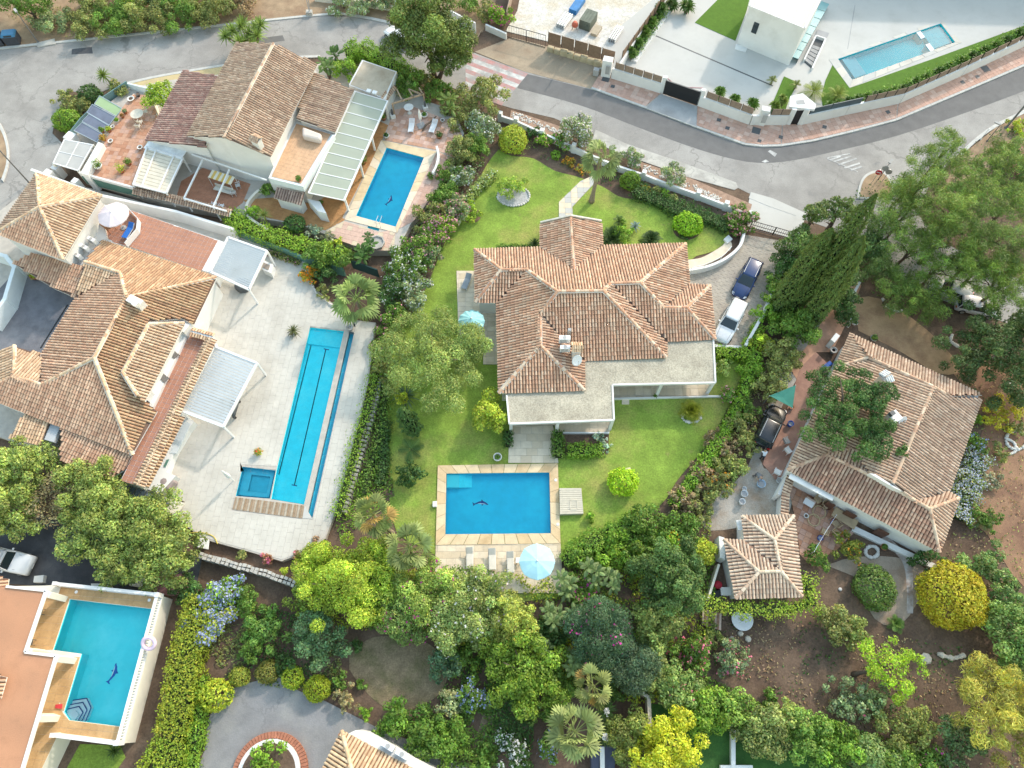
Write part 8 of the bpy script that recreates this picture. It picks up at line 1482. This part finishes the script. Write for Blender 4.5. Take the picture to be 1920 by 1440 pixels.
plant('tree',1255,1402,66,5.2,(.29,.31,.03),'bright yellow tree at the bottom edge','tree',nl=60,lk=.22,L=.26)
# --- bottom left gardens
plant('bush',425,1115,36,2.6,BG,'upper plumbago bush full of pale blue blossoms',flower=(LIL,.5));plant('bush',392,1165,38,2.6,YG,'lower plumbago bush over the clipped hedge',flower=(LIL,.55));hedge(smooth_line([(375,1118),(362,1160),(345,1220),(332,1290),(322,1360),(312,1385)],2),2.6,2.2,(.17,.20,.025),'broad clipped yellow green hedge beside the balustrade',lumps=.12,cover=1.2);hedge([(318,1392),(290,1470)],3.2,2.,(.16,.21,.025),'broad hedge block at the lower left bottom edge',lumps=.1);plant('ball',402,1303,30,2.2,(.23,.27,.03),'yellow green ball shrub at the bend of the grey driveway');hedge([(372,1270),(368,1350),(352,1440)],1.,1.4,BG,'leafy strip along the left side of the grey driveway',lumps=.3);plant('bush',352,1105,26,2.2,DG,'dark shrub beside the maroon paving');plant('bush',462,1130,26,2.2,MG,'dark green shrub right of the plumbago')
for x,y,r,c,lb in ((450,1268,18,(.2,.22,.04),'leftmost small ball shrub above the grey driveway'),(501,1259,21,(.19,.19,.05),'second small ball shrub above the grey driveway, brownish'),(549,1270,20,(.2,.25,.025),'third small ball shrub above the grey driveway'),(597,1290,24,(.23,.28,.025),'largest of the four ball shrubs above the grey driveway')):plant('ball',x,y,r,1.3,c,lb,group='ball shrubs above the grey driveway',L=.16,Wd=.1)
for x,y,r,h,c,lb in ((602,1200,52,3.2,(.075,.13,.07),'large blue green shrub left of the dry lawn'),(500,1182,42,2.6,(.09,.16,.04),'leafy shrub below the plumbago'),(475,1215,30,1.8,MG,'lower shrub left of the blue green one'),(672,1212,13,1.2,DG,'small dark shrub on the dry lawn edge'),(540,1245,22,1.4,DG,'dark shrub between the ball shrubs'),(638,1275,18,1.2,MG,'small shrub above the driveway corner'),(652,1312,24,1.4,(.2,.17,.1),'half dry shrub at the driveway edge'),(687,1340,14,1.,BG,'small bright ball at the driveway edge'),(675,1285,12,.8,MG,'tiny green shrub at the dry lawn corner'),(836,1250,33,2.2,BLG,'dark blue green shrub right of the dry lawn'),(848,1310,28,2.,(.25,.27,.16),'pale succulent tree right of the dry lawn'),(885,1308,34,2.4,MG,'plumbago with small blue blossoms beside the citrus'),(745,1360,44,2.6,(.08,.15,.025),'dense round shrub at the driveway end'),(800,1375,46,2.8,(.07,.13,.025),'dense dark shrub right of the driveway end'),(845,1395,44,2.6,(.1,.17,.03),'green shrub above the bottom edge'),(965,1408,36,2.2,DG,'white flowering bush at the bottom middle'),(1030,1400,26,2.,MG,'small blue flowering shrub left of the lower fan palm'),(905,1432,30,1.6,MG,'green shrub at the bottom edge middle')):
    plant('bush',x,y,r,h,c,lb,flower={885:(LIL,.18),965:(WHT,.3),1030:(LIL,.12)}.get(x),group='lower garden shrubs',lk=.3)
plant('bush',500,1432,34,1.4,BG,'shrub filling the round brick planter',g=.7);rosette(212,1408,20,1.,'strap leaved plant beside the short balustrade',col=MG,n=30,wid=.05,name='strap_plant',cat='plant')
for i,(x,y,r,h,lb) in enumerate(((40,880,52,5.4,'leftmost spreading juniper tree beside the tile roof'),(30,960,50,5.,'juniper tree at the left edge above the grey driveway'),(110,935,46,4.6,'half bare juniper crown with twiggy middle'),(170,925,62,5.8,'juniper crown over the lower roof edge'),(195,990,66,5.4,'middle crown of the big juniper'),(275,985,66,5.8,'largest juniper crown beside the pale deck'),(315,1045,56,5.,'rightmost juniper crown over the maroon paving'),(235,1055,50,4.6,'lowest juniper crown above the turquoise pool'))):plant('tree',x,y,r,h,(.165,.205,.065) if i!=2 else (.19,.16,.1),lb,'conifer',nl=46,lk=.24,L=.26,Wd=.13,cover=1.5 if i!=2 else .5,lobevar=.22,group='spreading junipers on the left')
for x,y,r,c,fl,lb in ((455,1040,10,OL, None,'small shrub in the bed at the deck bottom'),(500,1050,13,(.2,.1,.07),(ROSE,.1),'reddish bedding plants along the deck bottom'),(533,1070,9,YG, None,'tiny yellow ball in the deck bottom bed'),(560,1042,14,(.18,.12,.08),(ROSE,.06),'reddish plants at the deck corner bed'),(590,1020,14,(.2,.13,.09), None,'dry twiggy plants at the deck corner')):plant('bush',x,y,r,.8,c,lb,g=.4 if y<1060 else .6,flower=fl,L=.16)
# --- right garden
for b,tp_,rp,h,lb in (((1474,590),(1642,366),18,16.5,'tallest slender cypress leaning out beside the driveway'),((1512,612),(1618,445),20,13.5,'shorter column cypress with rounded tip beside the driveway'),((1452,585),(1560,430),18,12.5,'left slender cypress behind the driveway wall')):cypress(b,rp,h,lb,tip=tp_,col=(.075,.115,.035),prof=[.5,.75,1,.95,.75,.1])
for x,y,r,h,c,lb in ((1530,400,26,6.,(.085,.12,.04),'small conifer tip at the driveway entrance, left one'),(1575,395,26,6.,(.085,.12,.04),'small conifer tip right of the first one at the street'),(1500,460,36,5.,(.08,.125,.04),'dark conifer mass beside the gate'),(1560,530,44,5.,(.05,.085,.03),'dark broadleaf tree behind the cypresses'),(1625,470,36,4.5,(.06,.10,.035),'deep green tree right of the cypresses'),(1580,575,30,3.4,(.05,.09,.03),'dark low tree over the paved track')):plant('tree',x,y,r,h,c,lb,'tree',lk=.26,nl=34,L=.24,lobevar=.2,soft=.55)
PN=(.115,.165,.045)
for i,(x,y,r,h,c,lb) in enumerate(((1765,290,50,8.,PN,'topmost soft pine crown at the street corner'),(1730,345,52,8.,PN,'left pine crown above the island'),(1690,365,34,6.,(.14,.19,.05),'small light pine crown at the island'),(1830,350,60,9.,PN,'large pine crown in the upper right'),(1885,300,52,9.,(.11,.155,.045),'pine crown at the right edge below the lamp'),(1780,430,58,8.,(.1,.15,.04),'central pine crown over the parked cars'),(1870,440,64,9.,(.09,.135,.04),'broad pine crown at the right edge'),(1715,460,46,6.,(.10,.155,.04),'dark pine crown left of the parked cars'),(1680,545,48,4.5,(.075,.12,.03),'low dark pine over the tan dirt patch'),(1740,560,44,5.,(.085,.13,.03),'lower pine crown above the shaded soil'),(1880,530,62,7.,(.10,.15,.035),'lower right pine crown'),(1805,505,36,7.,(.1,.15,.04),'pine crown right over the silver car'))):plant('tree',x,y,r,h,c,lb,'pine',lk=.27,nl=34,L=.5,Wd=.045,cover=1.05,lobevar=.2,soft=.3,jag=.9,group='pines at the right',tall=1.9,tr=.2)
plant('tree',1868,655,96,7.4,(.05,.08,.03),'huge dark green round conifer at the right edge','conifer',nl=80,lk=.17,L=.22,Wd=.12,tall=4.,cover=1.9);plant('tree',1585,775,88,6.6,(.05,.10,.03),'dark green spreading tree over the right house roof','tree',nl=60,lk=.2,L=.22,Wd=.1,tall=1.2,cover=1.5,lean=(1540,790));plant('tree',1635,730,42,6.4,(.045,.09,.03),'upper branch crown of the tree on the right roof','tree',tall=.7,nl=30,L=.2,Wd=.1,lean=(1600,760));plant('tree',1645,820,36,6.,(.045,.09,.03),'lower branch crown of the tree on the right roof','tree',tall=.6,nl=26,L=.2,Wd=.1,lean=(1600,800));plant('bush',1690,845,18,5.2,(.05,.095,.03),'thin twig spray on the right roof slope',tall=.3,nl=10)
for x,y,r,h,c,fl,lb in ((1870,770,36,1.8,(.30,.27,.03), None,'yellow flowering bush right of the right house'),(1900,800,24,1.4,OL, None,'olive tuft beside the yellow bush'),(1833,785,12,1.,BG, None,'small green plant at the right eave'),(1832,832,22,1.8,MG,(LIL,.08),'blue specked shrub at the top of the plumbago strip'),(1872,850,20,1.,OL, None,'grey green plant on the red dirt'),(1858,900,22,1.,(.2,.2,.15), None,'greyish plant beside the plumbago strip'),(1845,975,30,1.4,MG, None,'green shrub with long leaves below the plumbago'),(1735,1043,32,1.8,DG, None,'dark round shrub at the house corner'),(1845,1060,46,2.6,(.11,.17,.06), None,'blue green shrub above the golden ball'),(1532,1048,26,1.8,MG, None,'grey green shrub at the patio edge'),(1588,1030,30,1.6,(.13,.15,.03),(ORG,.05),'orange tinged shrub at the patio edge'),(1565,1172,46,2.4,OL, None,'loose olive shrub below the ivy clad eaves'),(1600,1185,30,2.2,(.15,.18,.06), None,'thin light shrub right of the loose olive one'),(1590,1315,40,2.2,GG,(ROSE,.01),'grey oleander bush on the brown soil'),(1640,1320,34,2.,(.14,.18,.09), None,'greyish bush beside the sparse green tree'),(1690,1362,50,2.8,(.16,.18,.06), None,'olive juniper bush at the lower right'),(1890,1180,54,4.,(.12,.19,.06), None,'fresh green shrub mass at the right edge'),(1880,1120,36,2.6,(.1,.16,.06), None,'shrub right of the golden ball'),(1905,1240,36,3.,(.1,.165,.05), None,'green shrub above the golden pine'),(1440,1320,26,1.2,MG, None,'dark weeds on the brown soil edge'),(1900,290,30,1.6,MG,(ROSE,.05),'dark shrub with red blossoms at the right edge'),(1915,330,26,1.4,DG,(ROSE,.06),'second dark shrub with red blossoms at the right edge'),(1910,240,22,1.4,YG, None,'yellowish shrub at the lamp pole')):
    plant('bush',x,y,r,h,c,lb,flower=fl,lk=.3,group='right garden shrubs',lobevar=.2)
_g=plant('ball',1788,1118,60,4.,(.31,.27,.025),'big golden yellow ball shrub on the reddish soil',L=.24,var=.28);plant('ball',1642,1102,39,2.2,(.06,.095,.025),'large dark flattened ball shrub on the brown soil',L=.18)
hedge([(1838,850),(1818,905),(1800,968)],2.0,1.,(.16,.2,.08),'long plumbago bed of pale blue blossoms beside the right house',flower=((.46,.49,.62),.75),name='plumbago_bed',lumps=.25);hedge([(1530,1128),(1480,1142),(1400,1142),(1320,1132)],1.,.5,(.17,.23,.03),'ivy fringe hanging from the outbuilding eaves',g=1.7,lumps=.4,jit=.2,name='ivy');hedge([(1515,1080),(1522,1125)],.9,.5,(.18,.24,.03),'ivy climbing the right corner of the outbuilding',g=2.,lumps=.4,jit=.25,name='ivy')
plant('tree',1665,1250,54,4.6,(.20,.30,.03),'sparse bright green tree leaning over the brown soil','tree',nl=34,lk=.2,cover=.75,L=.2,lean=(1600,1265));plant('tree',1880,1330,86,6.4,(.235,.225,.055),'large golden green pine at the lower right edge','pine',nl=60,lk=.24,L=.46,Wd=.06,tall=2.6,cover=1.6,lobevar=.22,soft=.45,jag=.8);plant('tree',1800,1390,44,3.8,(.07,.11,.05),'dark shaded crown left of the golden pine','tree',lk=.26)
rosette(1684,1168,20,1.,'small bright palm on the brown soil',col=(.15,.25,.05),kind='feather',n=14,name='young_palm',cat='palm',wid=.05);rosette(1850,975,26,1.2,'young palm in the red dirt garden',col=(.13,.19,.05),kind='feather',n=14,name='young_palm',cat='palm',wid=.05)
for c,r,lb,n in (((1634,1035),12,'ring of white stones round a bare bed by the right patio',18),((1905,825),20,'ring of white stones at the right edge',22)):stones('stone_ring',lb,circle(c,r,20,.9),.03,.2,n,STONEW,8)
stones('stone_border','curved border of white stones in the tan dirt',smooth_line([(1654,560),(1664,575),(1680,584),(1692,582)],4),.04,.2,16,STONEW,9);stones('stone_border','curved border of white stones right of the plumbago',smooth_line([(1885,822),(1900,830),(1904,845),(1892,852)],4),.03,.18,14,STONEW,10);stones('stone_border','short border of white stones beside the dark round conifer',smooth_line([(1785,628),(1782,640),(1795,650)],4),.03,.2,9,STONEW,12);stones('stone_border','row of white stones along the planted bank by the lap pool',smooth_line([(560,485),(578,500),(586,535),(600,556),(625,575)],4),.62,.16,30,STONEW,14);stones('stone_border','row of stones where the red soil drops at the lower right',smooth_line([(1758,1226),(1785,1234),(1808,1228)],4),.03,.22,10,STONE,15)
for px0,py0,px1,py1,n,lb,sd in ((962,210,1055,246,130,'white stone mulch in the upper street verge',1),(1208,310,1290,345,130,'white stone mulch in the middle street verge',2),(1300,345,1350,372,90,'white stone mulch in the street verge near the driveway',3)):
    rg=random.Random(sd);m=MB()
    for i in range(n):t=rg.random();p=P(px0+(px1-px0)*t+rg.uniform(-4,4),py0+(py1-py0)*t+rg.uniform(-1,9),.1);r_=rg.uniform(.06,.14);m.lathe(p,[(r_,-.02),(r_*.9,r_*.5),(r_*.3,r_*.8)],6)
    tag(m.build('stone_mulch',STONEW),lb,'stones', None,'stuff')
for pts in ([(958,206),(1060,240),(1066,262),(1010,246),(955,228)],[(1200,303),(1300,336),(1410,383),(1404,404),(1290,362),(1205,328)]):sheet('verge_bed',pts,.09,M('bark_mulch',(.33,.22,.16),.95,.25,2.,fine=.25))

# --- undergrowth
for pts,n,c_,mx_,lb,h_ in (([(560,1100),(820,1060),(1050,1085),(1200,1000),(1330,960),(1345,1120),(1300,1300),(1210,1320),(900,1290),(850,1190),(650,1180),(560,1150)],17000,MG,YG,'mixed green undergrowth beneath the belt of trees',.9),([(870,180),(930,170),(935,250),(875,400),(805,520),(735,670),(705,640),(720,560),(780,430),(830,330)],5000,MG,GG,'undergrowth of the thicket between the upper lots',.9),([(1425,640),(1450,740),(1405,860),(1310,975),(1250,965),(1330,840),(1390,700)],4000,OL,DRY,'dry undergrowth behind the clipped hedge',.8),
        ([(1210,1260),(1330,1270),(1450,1330),(1700,1390),(1760,1440),(1760,1470),(1550,1410),(1400,1370),(1250,1330)],6000,MG,BG,'undergrowth beneath the lower row of bushes',.7),([(380,1100),(550,1150),(640,1200),(640,1300),(430,1280),(380,1200)],3000,DG,OL,'sparse weeds in the lower left garden',.3),([(1600,360),(1680,330),(1920,230),(1920,610),(1760,570),(1650,560),(1480,450),(1450,620),(1520,640),(1560,540)],7000,DG,MG,'undergrowth below the pines and cypresses',.8),([(850,1190),(1000,1290),(1000,1440),(850,1440),(720,1360),(830,1300)],6000,MG,DG,'undergrowth round the citrus trees',.6),
        ([(1320,1140),(1600,1180),(1900,1230),(1920,1440),(1780,1440),(1500,1330),(1330,1250)],1500,DRY,DG,'scattered dry weeds on the brown soil',.18),([(1820,720),(1920,700),(1920,1240),(1840,1180),(1760,1060),(1830,900)],1200,OL,DRY,'scattered weeds in the red dirt garden',.25),([(940,240),(1020,262),(1150,325),(1260,362),(1360,400),(1360,425),(1240,378),(1130,345),(1020,300),(945,285)],1800,DG,MG,'low planting along the inside of the street wall',.35),([(0,20),(480,0),(480,42),(140,74),(60,60)],1800,DRY,OL,'dry grass on the verge above the top road',.3),([(735,650),(725,760),(740,940),(640,1010),(625,980),(680,850),(710,700)],2200,MG,BG,'weeds along both sides of the rubble wall',.5)):
    ground_cover(pts,n,c_,lb,h_,mix=mx_)
for x,y,r,h,c,lb in ((1700,400,54,6.5,PN,'pine crown between island and parked cars'),(1800,385,56,9.,(.13,.18,.05),'pale top of the tallest pine'),(1905,370,50,8.5,PN,'pine crown cut by the right edge'),(1845,495,54,7.5,(.12,.175,.04),'pine crown above the second parked car'),(1655,425,34,5.5,(.1,.15,.045),'light pine branch crown over the branch road'),(1760,500,46,6.,(.10,.16,.04),'inner shaded pine crown'),(1640,500,40,4.5,(.07,.11,.035),'dark crown between cypress and pines')):plant('tree',x,y,r,h,c,lb,'pine',lk=.27,nl=26,L=.5,Wd=.045,cover=1.,lobevar=.2,soft=.3,jag=.9,group='pines at the right',tall=1.9,tr=.2)

for x,y,r,h,c,lb in ((870,1235,34,2.,(.09,.15,.03),'green shrub left of the citrus tree above the pale succulent'),(915,1195,34,2.2,(.13,.18,.05),'shrub below the pale feathery tree'),(1045,1275,34,2.4,(.08,.14,.03),'dark shrub between citrus tree and upper fan palm'),(1150,1300,24,1.6,(.07,.12,.03),'low shrub right of the upper fan palm'),(1030,1340,30,2.,(.09,.15,.03),'leafy shrub left of the lower fan palm'),(1000,1330,26,1.4,(.1,.15,.04),'low green shrub right of the brown path'),(1220,1215,34,2.2,(.1,.15,.05),'shrub beside the olive conifer'),(1330,1190,24,1.4,(.12,.15,.05),'small shrub left of the rusty sheet'),(1190,1055,38,2.6,(.1,.16,.04),'green shrub between bananas and the round conifer'),(1090,1045,30,2.,(.12,.19,.04),'shrub right of the light blue parasol'),(570,1120,30,2.4,(.16,.21,.04),'yellow green shrub under the deck wall'),(735,1105,42,3.6,(.19,.25,.05),'light green tree crown below the broad fan palm')):plant('bush',x,y,r,h,c,lb,lk=.3,group='infill shrubs of the lower belt')

hedge([(1612,184),(1690,164),(1800,114),(1930,52)],.8,.9,(.10,.18,.03),'low leafy hedge filling the row behind the villa mesh fence',g=.15,lumps=.35,jit=.2,L=.3,Wd=.16)
hedge([(1188,100),(1215,58),(1250,8)],.8,.8,(.08,.15,.03),'low leafy planting strip beside the villa driveway',g=.15,lumps=.35,jit=.2,L=.3,Wd=.16)
